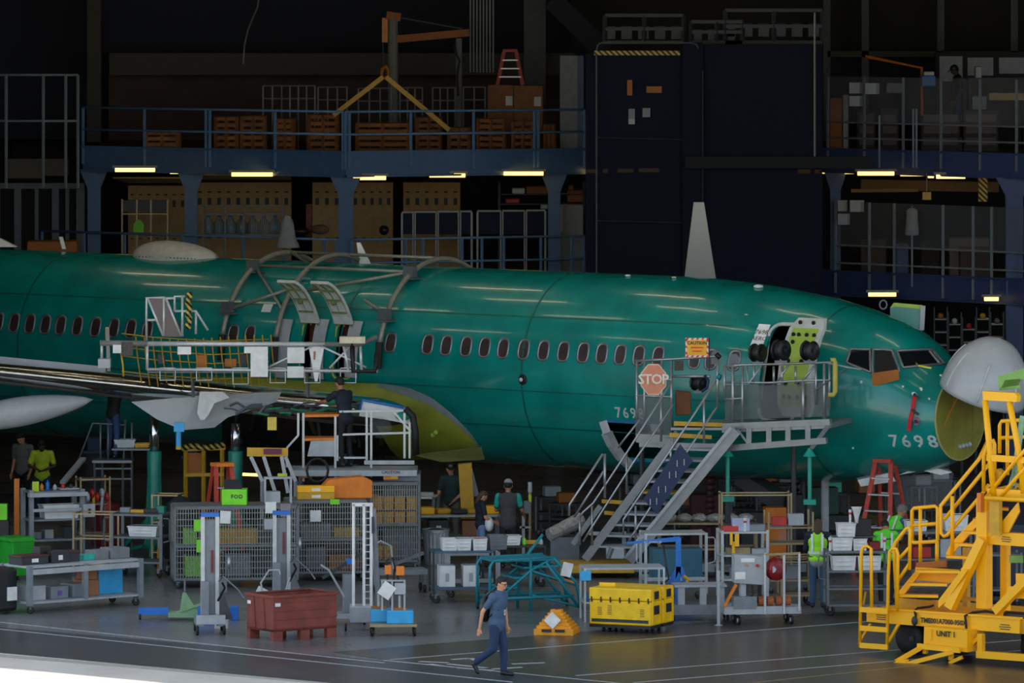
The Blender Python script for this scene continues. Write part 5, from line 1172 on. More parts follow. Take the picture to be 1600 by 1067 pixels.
# trash can
t = thing('trash_can', 'galvanised ribbed steel trash can by the bench', 'trash can', G(681, 882), 0)
pr = []; GALV = mat('galvanised','B4B8BA',.35,.35)
n = 40; rows = []
for z, r in ((0,.2),(.02,.21),(.62,.255),(.66,.265),(.7,.265)):
    rows.append([V(((r+(.008 if k % 2 else -.004)*(1 if z < .64 else 0))*math.cos(2*math.pi*k/n), (r+(.008 if k % 2 else -.004)*(1 if z < .64 else 0))*math.sin(2*math.pi*k/n), z)) for k in range(n)])
mb = MB().grid(rows, True); mb.f.append(tuple(range(n))); L(t, mb, 'can_body', GALV); L(t, MB().tube([(.27*math.cos(a*.314),.27*math.sin(a*.314),.7) for a in range(20)], .012, 6, True), 'can_rim', GALV)
L(t, MB().lathe([(.2,.62),(.22,.68),(.1,.72)], n=14), 'bin_liner', BLACKP, True)
# assembly bench with yellow parts
wb = rack('assembly_bench', 'grey bench covered in yellow parts in front of the worker in the green shirt', 'workbench', G(715, 872), .1, 1.65, .8, .9, [.45, .88], STEEL, LGREY, post=.07, cast=.06)
for i, (x, w_, h_, m, lb) in enumerate(((-.62,.28,.14,YEL,'yellow block at the left end of the assembly bench'),(-.3,.3,.1,YELD,'yellow tray second from the left on the assembly bench'),(.02,.34,.1,BLACKP,'black tray in the middle of the assembly bench'),(.3,.3,.09,YELD,'yellow part right of the black tray'),(.62,.4,.16,YEL,'large yellow moulding at the right end of the assembly bench'))):
    boxy('bench_part', lb, 'part', on(wb,x,-.05+.1*(i%2),.897), .1+.2*(i%2), w_, .35, h_, m, bevel=.03)
one('cloth_rag', MB().ball(on(wb,.45,-.28,.93), .1, 8, (1,.6,.5)), WHITE, 'white rag at the front edge of the assembly bench', 'cloth', smooth=True)
boxy('shelf_carton', 'brown carton on the shelf below the assembly bench', 'box', on(wb,.3,0,.467), .1, .45, .4, .3, CARD); boxy('shelf_box', 'dark box with pale patch left under the assembly bench', 'box', on(wb,-.4,0,.467), .1, .4, .4, .32, BLACKP, tag_=PAPER)
# counter with white top behind right cage
t = rack('white_counter', 'long white topped counter behind the right cage', 'counter', G(622, 862), -.12, 1.55, .7, 1.15, [1.13], STEEL, WHITE, post=.06, cast=0)
boxy('laptop', 'pale laptop lying open on the white counter', 'laptop', on(t,.55,0,1.147), 0, .35, .25, .07, LGREY); boxy('tool_tray', 'dark tray on the white counter', 'tray', on(t,-.3,0,1.147), 0, .6, .3, .05, DSTEEL)
# ------------------------------------------------ black cart with white bins
bc = rack('black_cart', 'black two-deck cart with white bins in front of the trash can', 'cart', G(722, 940), .12, 1.15, .65, .98, [.28, .96], BLACKP, mat('cart_top_blue','3F5A70',.5), post=.04, cast=.08)
for i, x in enumerate((-.25, .02, .32)): tub('white bin on the black cart, '+('left','middle','right')[i]+' of three', on(bc,x,-.02,.977), .12, .27 if i else .3, .35, .22, full=(None,LGREY,RED)[i])
tub('grey crate with a red tag on the right end of the black cart', on(bc,.68,.1,.977)+V((0,0,0)), .12, .34, .4, .26, STEEL)
for i, x in enumerate((-.3, .15)): boxy('white_carton', 'white carton on the lower deck of the black cart, '+('left','right')[i], 'box', on(bc,x,0,.297), .12, .3, .4, .4, WHITE, tag_=mat('card_grey','9FA4A8',.6))
t = rack('equipment_carriage', 'beige framed low carriage left of the black cart', 'frame', G(738, 932), .12, .95, .4, .85, [.3], LGREY, LGREY, post=.06, cast=.07, rails=[.82]); 
bc2 = rack('black_cart', 'black cart right behind the teal stair with white crates', 'cart', G(800, 915), .12, 1.2, .6, .8, [.3, .78], BLACKP, DSTEEL, post=.04, cast=.08)
tub('white long crate on the cart behind the teal stair', on(bc2,-.1,-.05,.797), .12, .5, .35, .18, full=LGREY); boxy('yellow_tool', 'yellow tool at the right end of the cart behind the teal stair', 'tool', on(bc2,.4,0,.797), .12, .35, .1, .08, YELD)
for i, (x, m, h_) in enumerate(((.22,LIME,.16),(-.45,RED,.18),(.55,LGREY,.12))): one('bottle', MB().lathe([(.03,0),(.035,.02),(.035,h_*.7),(.012,h_*.85),(.012,h_)], on(bc2,x,-.15,.797), ZZ, 10), m, ('green','red','pale')[i]+' bottle on the cart behind the teal stair', 'bottle', smooth=True)
# ------------------------------------------------ teal rolling stair
t = thing('rolling_stair', 'teal painted rolling steps behind the walking man', 'steps', G(815, 952), .35)
def tb(pts, nm='frame_tube', r=.03, m=TEAL): L(t, MB().tube(pts, r, 8), nm, m, True)
for y in (-.35, .35):
    tb([(-.75,y,.0),(-.75,y,.85),(-.68,y,.95),(.55,y,.98)]); tb([(.05,y,0),(.05,y,.95)]); tb([(-.72,y,.12),(.05,y,.75),(.55,y,1.35 if y>0 else 1.0)],'stair_stringer',.028)
    tb([(1.0,y,0.05),(.35,y,.9)],'stair_stringer',.03); tb([(1.05,y,0),(.95,y,.5),(.5,y,.98)]); tb([(.05,y,.3),(1.0,y,.05)],'cross_brace',.022); tb([(.05,y,.75),(.95,y,.45)],'cross_brace',.022); tb([(-.7,y,.25),(.9,y,.25)], 'base_tube', .03)
for k in range(4): L(t, MB().bb(-.55+.2*k-.13,-.35,.25+.18*k,-.55+.2*k+.13,.35,.28+.18*k), 'step', TEAL)
L(t, MB().bb(.1,-.37,.8,.6,.37,.84), 'platform', TEAL); L(t, MB().bb(-.7,-.37,.93,.55,.37,.97), 'top_tray', mat('tray_teal','1B7F93',.5))
L(t, MB().box((.75,-.4,.75),(.2,.02,.26),R=Matrix.Rotation(.25,3,'Y')), 'paper_tag', PAPER)
for x, y in ((-.75,-.35),(-.75,.35),(1.03,-.35),(1.03,.35)): L(t, MB().wheel((x,y,.06),.06,.04), 'wheel', BLACK)
one('orange_cable', MB().tube([P(858,902,127.5),P(868,906,127.4),P(878,905,127.3),P(888,909,127.4),P(899,911,127.4)], .04, 6), ORG, 'orange strap bundle on the right rail of the teal steps', 'strap')
# ------------------------------------------------ yellow pyramid block
t = thing('stepped_chock', 'orange-yellow stepped pyramid chock with a white sheet on the floor', 'chock', G(870, 990), QA-.9)
for k in range(7):
    s = 1-k*.12; L(t, MB().bb(-.36*s,-.32*s,.055+.055*k if k else 0,.36*s,.32*s,.055*(k+1)+.055*(1 if k else 1)), 'chock_layer', mat('chock_yellow','E79A14',.5), bevel=.006)
L(t, MB().box((-.02,-.31,.27),(.22,.01,.22),R=Matrix.Rotation(.75,3,'Y')), 'paper_sheet', PAPER)
for k in range(2): L(t, MB().tube([(.0,-.02+.04*k,.45),(-.06,-.02+.04*k,.5),(0,-.02+.04*k,.56),(.06,-.02+.04*k,.5)], .014, 6, True), 'shackle', mat('shackle_purple','4A4270',.4,.5))
for x in (-.12, .12): L(t, MB().bb(x-.09,-.345,.06,x+.09,-.34,.11), 'fork_slot', BLACKP)
# ------------------------------------------------ yellow cases
def ycase(label, c, rz, w, d, h, text_=True):
    t = thing('shipping_case', label, 'case', c, rz); 
    L(t, MB().bb(-w/2,-d/2,.14,w/2,d/2,h*.72), 'case_body', CASEY, bevel=.025); L(t, MB().bb(-w/2-.008,-d/2-.008,h*.725,w/2+.008,d/2+.008,h), 'case_lid', CASEY, bevel=.025)
    L(t, MB().bb(-w/2*.92,-d/2-.012,.19,w/2*.92,-d/2,.245), 'grey_strip', DSTEEL); L(t, MB().bb(-w/2,-d/2,.09,w/2,d/2,.14), 'case_skid', BLACKP)
    for i in range(7):
        x = -w/2*.92+w*.92*i/6; L(t, MB().bb(x-.012,-d/2-.02,h*.68,x+.012,-d/2,h*.8), 'latch', BLACKP)
    for i, (x, n_, z) in enumerate(((-.33,5,.5),(-.17,6,.55),(.36,5,.48))):
        for k in range(n_): L(t, MB().bb(x*w-.04,-d/2-.004,z*h+.04-.03*k,x*w+.04,-d/2,z*h+.05-.03*k), 'stencil_line', BLACKP)
    for y in (0,): 
        L(t, MB().bb(w/2,-.1,h*.76,w/2+.02,.1,h*.94), 'end_handle', BLACKP, bevel=.01); L(t, MB().bb(w/2,-.12,h*.42,w/2+.02,.12,h*.62), 'end_handle', BLACKP, bevel=.01); L(t, MB().bb(w/2,.16,h*.2,w/2+.025,.2,h*.95), 'corner_rib', CASEY); L(t, MB().bb(w/2,-.2,h*.2,w/2+.025,-.16,h*.95), 'corner_rib', CASEY)
    for x in (-w*.3, w*.3):
        for y in (-d*.3, d*.3): L(t, MB().wheel((x,y,.045),.045,.04), 'castor', BLACK)
    return t
# the pair stands with its long side towards the camera's left
ycase('front yellow shipping case with latches and stencil lines', G(977, 987), -.42, 1.2, .48, .80)
ycase('rear yellow shipping case behind its twin', G(977, 987)+V((.42*.52+.01, .915*.52, 0)), -.42, 1.2, .48, .80)
q = G(940, 984); sheet('yellow instruction plate standing up on the yellow cases', P(949, 917, 122.3), .30, .16, -.3, 0, CASEY, 'instruction_plate', 'plate')
# ================================================================== UNDER THE WING, STAIRS, PLATFORMS, RIGHT SIDE
def px_frame(Y):                                  # small helper: draw members at a given real depth
    def q(x, y, d=0): return P(x, y, Y+d)
    return q
def tubep(t, q, pts, r, nm, m, d=0, n=7): return MB().tube([q(x, y, d) for x, y in pts], r, n).build(nm, m, t, True)
def barp(t, q, a, b, w_, nm, m, h_=None, d=0): return MB().bar(q(*a, d), q(*b, d), w_, h_ or w_, up=V((0,1,0))).build(nm, m, t)
def down(p, z=0): return V((p.x, p.y, z))
# green tripod jacks
def jack(px, ytop, ychr, Y, label):
    a = P(px, ytop, Y); t = thing('tripod_jack', label, 'jack', V((a.x, Y, 0))); zc = P(px, ychr, Y).z
    o = L(t, MB().cyl((0,0,zc), (0,0,a.z), .095, 14), 'chrome_ram', mat('chrome','D0D2D4',.12,1), True)
    L(t, MB().lathe([(.14,zc+.02),(.15,zc),(.14,zc-.5),(.2,.35),(.26,.2)], n=16), 'jack_body', JGREEN, True)
    for k in range(3):
        g = 2.1*k+.5; e = V((.85*math.cos(g), .85*math.sin(g), .08)); L(t, MB().bar((0,0,.9), e, .09, .09), 'tripod_leg', JGREEN); L(t, MB().bar((0,0,.3), e, .06, .06), 'tripod_brace', JGREEN); L(t, MB().lathe([(.12,0),(.1,.06)], e-V((0,0,.08))), 'foot_pad', JGREEN)
jack(241, 650, 706, 136.5, 'left green tripod jack with chrome ram under the wing'); jack(368, 662, 706, 136.2, 'right green tripod jack with chrome ram behind the yellow topped stand')
# blue tool hanging from wing
t = thing('hanging_gauge', 'bright blue gauge hanging under the wing root', 'tool', P(280, 700, 135.4))
MB().bb(P(272,0,135.4).x,135.3,P(0,674,135.4).z,P(288,0,135.4).x,135.45,P(0,660,135.4).z).build('gauge_head', BLUEL, t); MB().cyl(P(279,674,135.4),P(279,697,135.4),.055,10).build('gauge_stem', BLUEL, t); MB().cyl(P(279,697,135.4),P(279,702,135.4),.06,10).build('gauge_tip', YELD, t)
# yellow tube frame
q = px_frame(137.5); t = thing('yellow_stand', 'yellow stand with padded top behind the left jack', 'stand', down(q(315,700)))
for x in (290, 318, 347): MB().bar(down(q(x,700)), q(x,702), .06).build('stand_post', YELD, t)
for (a, b) in (((284,702),(352,700)),((288,742),(350,741))): barp(t, q, a, b, .07, 'stand_rail', YELD)
tubep(t, q, [(283,701),(300,697),(320,700),(352,695)], .07, 'hazard_padding', HAZ)
MB().bb(q(292,0).x,137.55,q(0,742).z,q(316,0).x,137.6,q(0,708).z).build('stand_panel', ORGD, t)
# dark sheeted heap
one('sheeted_heap', MB().ball(G(282,893)+V((0,0,.75)), .75, 10, (.55,.4,1.0)), mat('dark_sheet','14171B',.8), 'dark sheeted heap between the two green jacks', 'heap', smooth=True)
# step stand under wing for the kneeling worker, thin access frame
q = px_frame(136.8); t = thing('access_stand', 'thin grey access stand under the wing holding a worker', 'stand', down(q(170,720)))
for x in (148, 160, 192, 206): MB().bar(down(q(x,720)), q(x,718), .035).build('stand_leg', STEEL, t)
MB().bb(q(146,0).x,136.4,q(0,721).z,q(208,0).x,137.2,q(0,717).z).build('stand_deck', STEEL, t)
for pts in ([(123,718),(145,661),(196,664)],[(157,718),(157,661)],[(169,718),(169,662)],[(192,742),(196,655)],[(206,720),(206,660)]): tubep(t, q, pts, .02, 'stand_rail', STEEL)
for y in (732, 748): barp(t, q, (148,y), (206,y), .03, 'stand_brace', STEEL)
tub('pale bin on the thin access stand', q(195,699)+V((0,.1,0)), 0, .42, .35, .16, LGREY); one('bin_bracket', MB().bb(q(176,0).x,136.5,q(0,702).z,q(236,0).x,137.0,q(0,699.5).z), STEEL, 'grey shelf bracket beneath the pale bin under the wing', 'bracket')
tub('olive tray under the wing beside the pale bin', q(222,699)+V((0,.1,0)), 0, .3, .35, .08, YELD)
# orange ladder
stepladder('step_ladder', 'orange and red step ladder behind the lime FOD box', G(347, 893), 2.08, .62, .32, .9, .45, LADR, 4, top=ORG)
# yellow-topped grey stand
q = px_frame(133.5); t = thing('engine_stand', 'yellow topped grey stand with maroon label under the wing', 'stand', down(q(418,700)))
MB().hexa([q(386,713),q(450,713),q(450,713,.5),q(390,713,.5),q(386,699),q(450,700),q(450,700,.5),q(390,699,.5)]).build('stand_top', YELD, t); MB().bb(q(412,0).x,133.46,q(0,709.5).z,q(440,0).x,133.49,q(0,701).z).build('maroon_label', mat('maroon','6A1E3C',.5), t)
vs, fs = text_mesh('METRIC', .06); 
for a, b in (((392,713),(410,752)),((412,713),(432,775)),((446,713),(462,752)),((440,713),(450,770))): barp(t, q, a, b, .07, 'stand_leg', LGREY)
for x in (410, 462): MB().bar(down(q(x,752)), q(x,752), .06).build('stand_leg', GREYP, t)
MB().bb(q(434,0).x,133.4,q(0,747).z,q(449,0).x,133.43,q(0,739).z).build('lime_label', mat('lime_card','B8D22A',.6), t)
one('light_tube', MB().cyl(P(379,741,139), P(404,742,139), .03, 8), LAMP, 'small lit work light tube beside the right jack', 'light')
one('yellow_pad', MB().bb(P(418,0,134.5).x,134.5,P(0,672,134.5).z,P(432,0,134.5).x,134.6,P(0,652,134.5).z), mat('pad_yellow','D8C050',.6), 'pale yellow pad hanging in the wing gear bay', 'pad')
# aluminium work platform right of it
q = px_frame(134.6); t = thing('work_platform', 'aluminium railed work platform with orange topped steps under the wing root', 'platform', down(q(560,740)))
MB().bb(q(455,0).x,134.0,q(0,740).z,q(652,0).x,135.2,q(0,731).z).build('platform_deck', LGREY, t); MB().bb(q(570,0).x,134.0,q(0,722).z,q(648,0).x,134.1,q(0,716).z).build('toe_board', LGREY, t)
MB().bb(q(600,0).x,134.2,0.05,q(657,0).x,135.2,q(0,738).z).build('side_skirt', GREYP, t)
for x, y0, y1 in ((573,641,722),(580,641,745),(527,680,720),(466,645,680),(474,645,752),(524,650,752),(632,645,716),(640,660,716)): barp(t, q, (x,y0), (x,y1), .045, 'platform_post', ALU)
for a, b in (((530,643),(640,641)),((530,679),(640,676)),((530,715),(575,715)),((466,680),(448,700)),((448,700),(448,730)),((615,643),(640,672))): barp(t, q, a, b, .04, 'platform_rail', ALU)
for y in (648, 685): MB().hexa([q(472,y+4),q(532,y+3),q(532,y,.35),q(474,y,.35),q(472,y),q(532,y-1),q(532,y-4,.35),q(474,y-4,.35)]).build('step_tread', ORG, t)
MB().prism([q(480,713),q(524,713),q(527,688),q(486,688)], V((0,.05,0))).build('step_panel', LGREY, t)
for x in (470, 560, 650): MB().bar(down(q(x,740)), q(x,738), .07).build('platform_leg', STEEL, t)
tubep(t, q, [(633,638),(645,650),(649,675),(650,712)], .07, 'black_hose', BLACK)
MB().prism([q(561,650,.3),q(567,624,.3),q(632,636,.3),q(650,648,.3),q(645,664,.3),q(600,655,.3)], V((0,.04,0))).build('foam_panel', WHITE, t)
tubep(t, q, [(562,640),(567,625),(632,637)], .025, 'blue_edging', BLUE, .25)
MB().ball(q(594,668,.3), .22, 9, (1.1,.5,1)).build('wrapped_part', CLEAR, t, True); MB().ball(q(630,650,.2), .13, 8, (1.2,.5,.7)).build('teal_wrap', mat('teal_wrap','22A088',.4), t, True)
MB().ball(q(524,627,.6), .17, 9, (1.4,.8,.6)).build('green_bundle', mat('green_bundle','1F8F6A',.4), t, True)
# yellow beam and caution sign, wheel rim
one('yellow_rail', MB().bar(P(470,741,134.4), P(585,739,134.4), .12, .1), YELD, 'long yellow rail in front of the work platform steps', 'rail')
one('rail_block', MB().bar(P(468,741.5,134.35), P(487,741.5,134.35), .14, .12), ORG, 'orange block at the left end of the long yellow rail', 'block')
t = thing('caution_sign', 'orange caution sign on the grey skirt of the work platform', 'sign', P(611, 748, 134.05))
a, b = P(599,734,134.05), P(622,749,134.05); MB().bb(a.x,134.03,b.z,b.x,134.06,a.z).build('sign_plate', ORG, t); text('CAUTION', .08, P(610.5,738,134.0), (1,0,0), (0,0,1), BLACKP, t, off=.0, bold=.002); MB().bb(P(610,0,134).x,134.01,P(0,748,134).z,P(621,0,134).x,134.025,P(0,741.5,134).z).build('sign_panel', YELD, t)
one('hose_coil', MB().tube([P(496,735,133.3)+V((.21*math.cos(a*.449),0,.23*math.sin(a*.449))) for a in range(14)], .03, 6, True), BLACK, 'black hose coil hanging below the platform steps', 'hose')
# yellow gear leg fairing pillar & struts
one('yellow_pillar', MB().prism([P(716,726,137),P(737,724,137),P(744,858,137),P(724,858,137)], V((0,.3,0))), YELD, 'broad yellow pillar under the keel behind the green-shirted worker', 'pillar')
one('blue_strut', MB().bar(P(733,728,137.3),P(745,775,137.3),.06,.1), GREYP, 'blue grey strut right of the yellow pillar', 'strut')
# main landing gear wheels in the gloom
for k, n_ in enumerate((0.55, 1.0)):
    pass
# ------------------------------------------------ over-wing platform
q = px_frame(134.9); WP = mat('white_tube','C9CBCB',.3,.3); t = thing('overwing_platform', 'white tubed platform with yellow netting over the wing', 'platform', q(400,600))
for a, b, r in (((230,537),(508,538),.05),((230,577),(590,580),.03),((230,537),(230,578),.03),((405,538),(405,580),.03),((537,540),(545,580),.03),((563,540),(565,578),.03)): tubep(t, q, [a, b], r, 'white_rail', WP)
for a, b in (((410,578),(490,540)),((500,540),(572,574)),((548,540),(515,575))): tubep(t, q, [a, b], .022, 'diagonal_brace', WP)
tubep(t, q, [(505,538),(563,538),(590,526)], .05, 'padded_rail', mat('pad_grey','6A6A66',.6))
tubep(t, q, [(550,536),(552,580),(586,580),(589,552)], .055, 'black_boot', BLACK)
for i, x in enumerate((250, 307, 364, 422, 476, 532)): tubep(t, q, [(x,575),(x,594+(6 if i == 2 else 0)+(4 if i > 2 else 0)),(x+24,594+(6 if i == 2 else 0)+(4 if i > 2 else 0)),(x+24,575),(x,575)], .013, 'hanging_loop', WP)
NET = mat('netting_yellow', 'B08A1C', .6)
for i in range(17):
    x = 212+i*13.2; tubep(t, q, [(x,526+3*math.sin(i*.3)),(x+3,560),(x+9,598+4*(i%3))], .014, 'net_strap', NET, .4, 5)
for y in (527, 548, 562, 586): tubep(t, q, [(190,y-6),(240,y),(330,y+6),(420,y+3)], .014, 'net_strap', NET, .45, 5)
tubep(t, q, [(156,536),(230,537)], .06, 'end_rail', mat('pad_grey2','7E7C76',.5)); tubep(t, q, [(159,537),(159,560)], .03, 'white_rail', WP); barp(t, q, (168,512), (170,580), .07, 'end_post', mat('pad_grey2','7E7C76',.5))
MB().bb(q(154,0).x,134.7,q(0,574).z,q(173,0).x,135.1,q(0,560).z).build('end_box', LGREY, t); tubep(t, q, [(167,511),(167,530)], .035, 'yellow_sleeve', YELD); tubep(t, q, [(186,532),(192,570),(193,588)], .02, 'yellow_strap', YELD)
MB().bb(q(190,0).x,134.8,q(0,555).z,q(208,0).x,134.85,q(0,534).z).build('dark_placard', mat('placard','4E4A48',.7,var=.3,scale=20), t)
for x0,x1,y0,y1 in ((177,190,538,551),(278,299,541,553),(382,392,541,551),(392,419,541,588)): MB().bb(q(x0,0).x,134.75,q(0,y1).z,q(x1,0).x,134.79,q(0,y0).z).build('white_placard', PAPER, t)
for x0,x1,y0,y1 in ((449,476,542,567),(449,475,572,590)): MB().bb(q(x0,0).x,134.8,q(0,y1).z,q(x1,0).x,134.9,q(0,y0).z).build('white_box', WHITE, t, bevel=.01)
MB().prism([q(482,540),q(507,540),q(496,596),q(492,596)], V((0,.15,0))).build('white_funnel', WHITE, t); MB().prism([q(490,549,-.02),q(493,549,-.02),q(492,562,-.02),q(490,562,-.02)], V((0,.02,0))).build('brown_stain_label', CARD, t)
MB().bb(q(531,0).x,134.6,q(0,535).z,q(571,0).x,134.9,q(0,525).z).build('cream_box', mat('cream','D6CBAE',.6), t)
MB().bb(q(230,0).x,135.0,q(0,583).z,q(590,0).x,135.9,q(0,581).z).build('platform_deck', STEEL, t)
for x0,x1,y0,y1,m in ((305,322,557,577,ORGD),(350,368,563,575,ORGD),(245,256,556,570,DSTEEL),(372,388,556,574,DSTEEL)): MB().bb(q(x0,0).x,135.3,q(0,y1).z,q(x1,0).x,135.5,q(0,y0).z).build('stored_part', m, t)
for x in (300, 480): MB().bar(q(x,581,.6), V((q(x,0).x,135.5,3.3)), .05).build('platform_support', STEEL, t)
# inclined gangway
q = px_frame(135.3); t = thing('gangway_steps', 'grey inclined gangway frame leading up beside the aircraft windows', 'steps', q(260,540))
MB().prism([q(232,466),q(258,466),q(286,526),q(256,526)], V((0,.5,0))).build('gangway_deck', mat('gangway_deck','6E625E',.6), t)
for pts in ([(229,540),(229,465),(258,465)],[(231,466),(255,525)],[(256,466),(256,525)],[(259,465),(283,525)],[(229,500),(243,500)],[(273,486),(273,463),(289,463)],[(285,525),(285,462)],[(258,466),(273,466)],[(273,486),(306,486),(325,516)],[(306,486),(306,522)]): tubep(t, q, pts, .026, 'gangway_tube', WP)
one('twisted_rope', MB().tube([q(295+2*math.sin(i*1.7),458+i*5,-.2+.03*math.cos(i*1.7)) for i in range(12)], .055, 7), HAZ, 'yellow and black padded rope standing beside the gangway', 'rope')
# ------------------------------------------------ BIG BOARDING STAND
q = px_frame(132.7)
t = thing('boarding_stand', 'aluminium boarding stairs and platform at the front door of the airliner', 'stairs', down(q(1120, 700)))
GR = mat('stand_grey','8C9092',.4,.5); GRM = mat('grey_mesh_panel','6A6D6F',.5,.3,alpha=.45)
def B(a, b, w_, nm, m=GR, h_=None, d=0): return barp(t, q, a, b, w_, nm, m, h_, d)
def T(pts, r=.022, nm='handrail', m=ALU, d=0): return tubep(t, q, pts, r, nm, m, d)
# platform deck as solid slab following the aircraft
def slabp(pts, dz, nm, m, dirv=None):
    mb = MB().prism(pts, V((0,0,dz))); return mb.build(nm, m, t)
slabp([q(995,682,.6), q(1052,684,.2), q(1075,676,1.4), q(1015,674,1.7)], -.12, 'platform_deck', GR)
slabp([q(1128,668,0), q(1298,661,-.9), q(1340,650,.3), q(1190,655,1.2)], -.1, 'platform_deck', GR)
slabp([q(1048,668,.1), q(1128,668,0), q(1190,655,1.2), q(1100,655,1.3)], -.05, 'platform_deck', GR)
def d_(x): return -(x-1128)/170*.9 if x > 1128 else (1128-x)/130*.6       # depth follows the fuselage line
def B2(a, b, w_, nm, m=GR, h_=None): return MB().bar(P(*a, 132.7+d_(a[0])), P(*b, 132.7+d_(b[0])), w_, h_ or w_, up=V((0,1,0))).build(nm, m, t)
def T2(pts, r=.022, nm='handrail', m=ALU): return MB().tube([P(x, y, 132.7+d_(x)) for x, y in pts], r, 7).build(nm, m, t, True)
B2((1130,666),(1298,659),.12,'deck_beam'); B2((1134,700),(1292,688),.12,'lower_chord'); B2((995,684),(1052,686),.16,'deck_beam',GR,.12); B2((1000,694),(1130,697),.1,'lower_chord')
for x in (1140,1170,1201,1231,1262): B2((x,668-(x-1130)*.03),(x,697-(x-1130)*.05),.1,'truss_post')
B2((1268,700),(1298,660),.08,'truss_brace'); B2((1150,668),(1170,695),.04,'truss_brace'); B2((1002,684),(1008,694),.1,'truss_post')
for x in (1137,1265): 
    p0 = P(x, 700, 132.7+d_(x)); MB().cyl(p0, down(p0, P(x,778,132.7).z), .04, 8).build('green_leg', mat('leg_teal','1E9A86',.4), t); MB().box(down(p0, P(x,779,132.7).z), (.24,.24,.1)).build('leg_pad', mat('leg_teal','1E9A86',.4), t); MB().lathe([(.13,-.14),(.04,0)], p0+V((0,0,-.02))).build('leg_collar', mat('leg_teal','1E9A86',.4), t)
    MB().cyl(down(p0, P(x,779,132.7).z-.05), down(p0,0), .06, 8).build('lower_leg', DSTEEL, t)
for x in (1003, 1240):
    p0 = P(x, 695, 133.6+d_(x)); MB().cyl(p0, down(p0,0), .05, 8).build('rear_leg', DSTEEL, t)
MB().hexa([P(1133,602,132.8),P(1252,600,132.1),P(1252,600,132.15),P(1133,602,132.85),P(1133,656,132.8),P(1252,652,132.1),P(1252,652,132.15),P(1133,656,132.85)]).build('mesh_infill', GRM, t)
MB().hexa([P(1252,600,132.1),P(1296,596,131.8),P(1296,596,131.85),P(1252,600,132.15),P(1252,652,132.1),P(1296,650,131.8),P(1296,650,131.85),P(1252,652,132.15)]).build('mesh_infill', GRM, t)
MB().hexa([q(995,618,.6),q(1050,622,.3),q(1050,622,.34),q(995,618,.64),q(995,680,.6),q(1050,682,.3),q(1050,682,.34),q(995,680,.64)]).build('mesh_infill', GRM, t)
for x, y0, y1 in ((1132,572,625),(1145,568,660),(1160,572,668),(1209,572,602),(1222,572,602),(1255,594,662),(1275,568,632),(1288,568,660),(1178,570,600),(1243,572,600),(1296,566,640)): T2([(x,y0),(x,y1)], .024 if x not in (1145,1255,1288) else .032, 'platform_post')
for pts in ([(1130,573),(1160,570),(1210,569),(1298,566)],[(1132,597),(1200,598),(1262,594),(1296,594)],[(1132,624),(1160,622)],[(1166,570),(1170,600),(1190,570)],[(1212,600),(1232,570)],[(1250,600),(1272,572)]): T2(pts, .024)
# left box rail
for x in (995,1007,1034,1049): T2([(x,563),(x,682)], .028, 'platform_post')
for pts in ([(992,564),(1050,561),(1125,556)],[(995,592),(1050,593)],[(995,618),(1050,620)],[(1050,588),(1110,588)]): T2(pts, .028)
T2([(1121,556),(1121,640)], .03, 'platform_post'); T2([(1121,588),(1126,590)], .06, 'teal_fitting', TEAL); T2([(1119,553),(1125,559)], .05, 'dark_lamp', BLACKP)
# yellow edged treads at top
for a, b in (((1053,658),(1135,661)),((1046,676),(1112,680))): MB().hexa([q(a[0],a[1]+7),q(b[0],b[1]+6),q(b[0],b[1]+6,.3),q(a[0],a[1]+7,.3),q(a[0],a[1]),q(b[0],b[1]),q(b[0],b[1],.3),q(a[0],a[1],.3)]).build('yellow_tread', YELD, t)
# main stair stringers and treads
B((1060,676),(914,874),.16,'stringer',GR,.14,.3); B((1150,672),(983,876),.2,'stringer',GR,.2,-.35); B((1142,668),(976,872),.06,'stringer_rail',LGREY,.05,-.5)
for k in range(10):
    f_ = (k+.6)/10.4; xl = lerp(1056,918,f_); yl = lerp(690,866,f_); xr = lerp(1128,985,f_); yr = lerp(692,868,f_)
    MB().hexa([q(xl,yl+3,.3),q(xr,yr+3,-.3),q(xr+12,yr,0),q(xl+12,yl,.6),q(xl,yl,.3),q(xr,yr,-.3),q(xr+12,yr-4,0),q(xl+12,yl-4,.6)]).build('stair_tread', YELD if k == 4 else LGREY, t)
T([(1052,592),(980,706),(927,786),(911,800),(906,808)]); T([(1052,632),(990,722),(924,825),(911,846)],.022); T([(1119,594),(1046,706),(974,812),(974,836)],.022,'handrail',ALU,-.5); T([(1120,636),(1050,740),(993,829),(980,849)],.022,'handrail',ALU,-.5)
for x, y0, y1, d in ((925,786,852,.2),(906,808,852,.3),(979,706,772,.2),(993,790,848,-.5),(1048,703,720,-.5),(1100,624,692,-.5),(1033,620,690,.1)): T([(x,y0),(x,y1)], .024, 'rail_post', ALU, d)
# navy zigzag shield on the stair side
MB().prism([q(1063,694,-.55),q(1083,720,-.55),q(1072,734,-.55),q(1026,803,-.55),q(1005,780,-.55),q(1040,728,-.55)], V((0,.05,0))).build('navy_shield', NAVY, t)
for x, y in ((1058,724),(1069,722),(1046,742),(1056,741),(1029,765),(1040,764),(1016,784),(1026,783)): B((x,y-5),(x,y+5),.018,'shield_slot',LGREY,None,-.57)
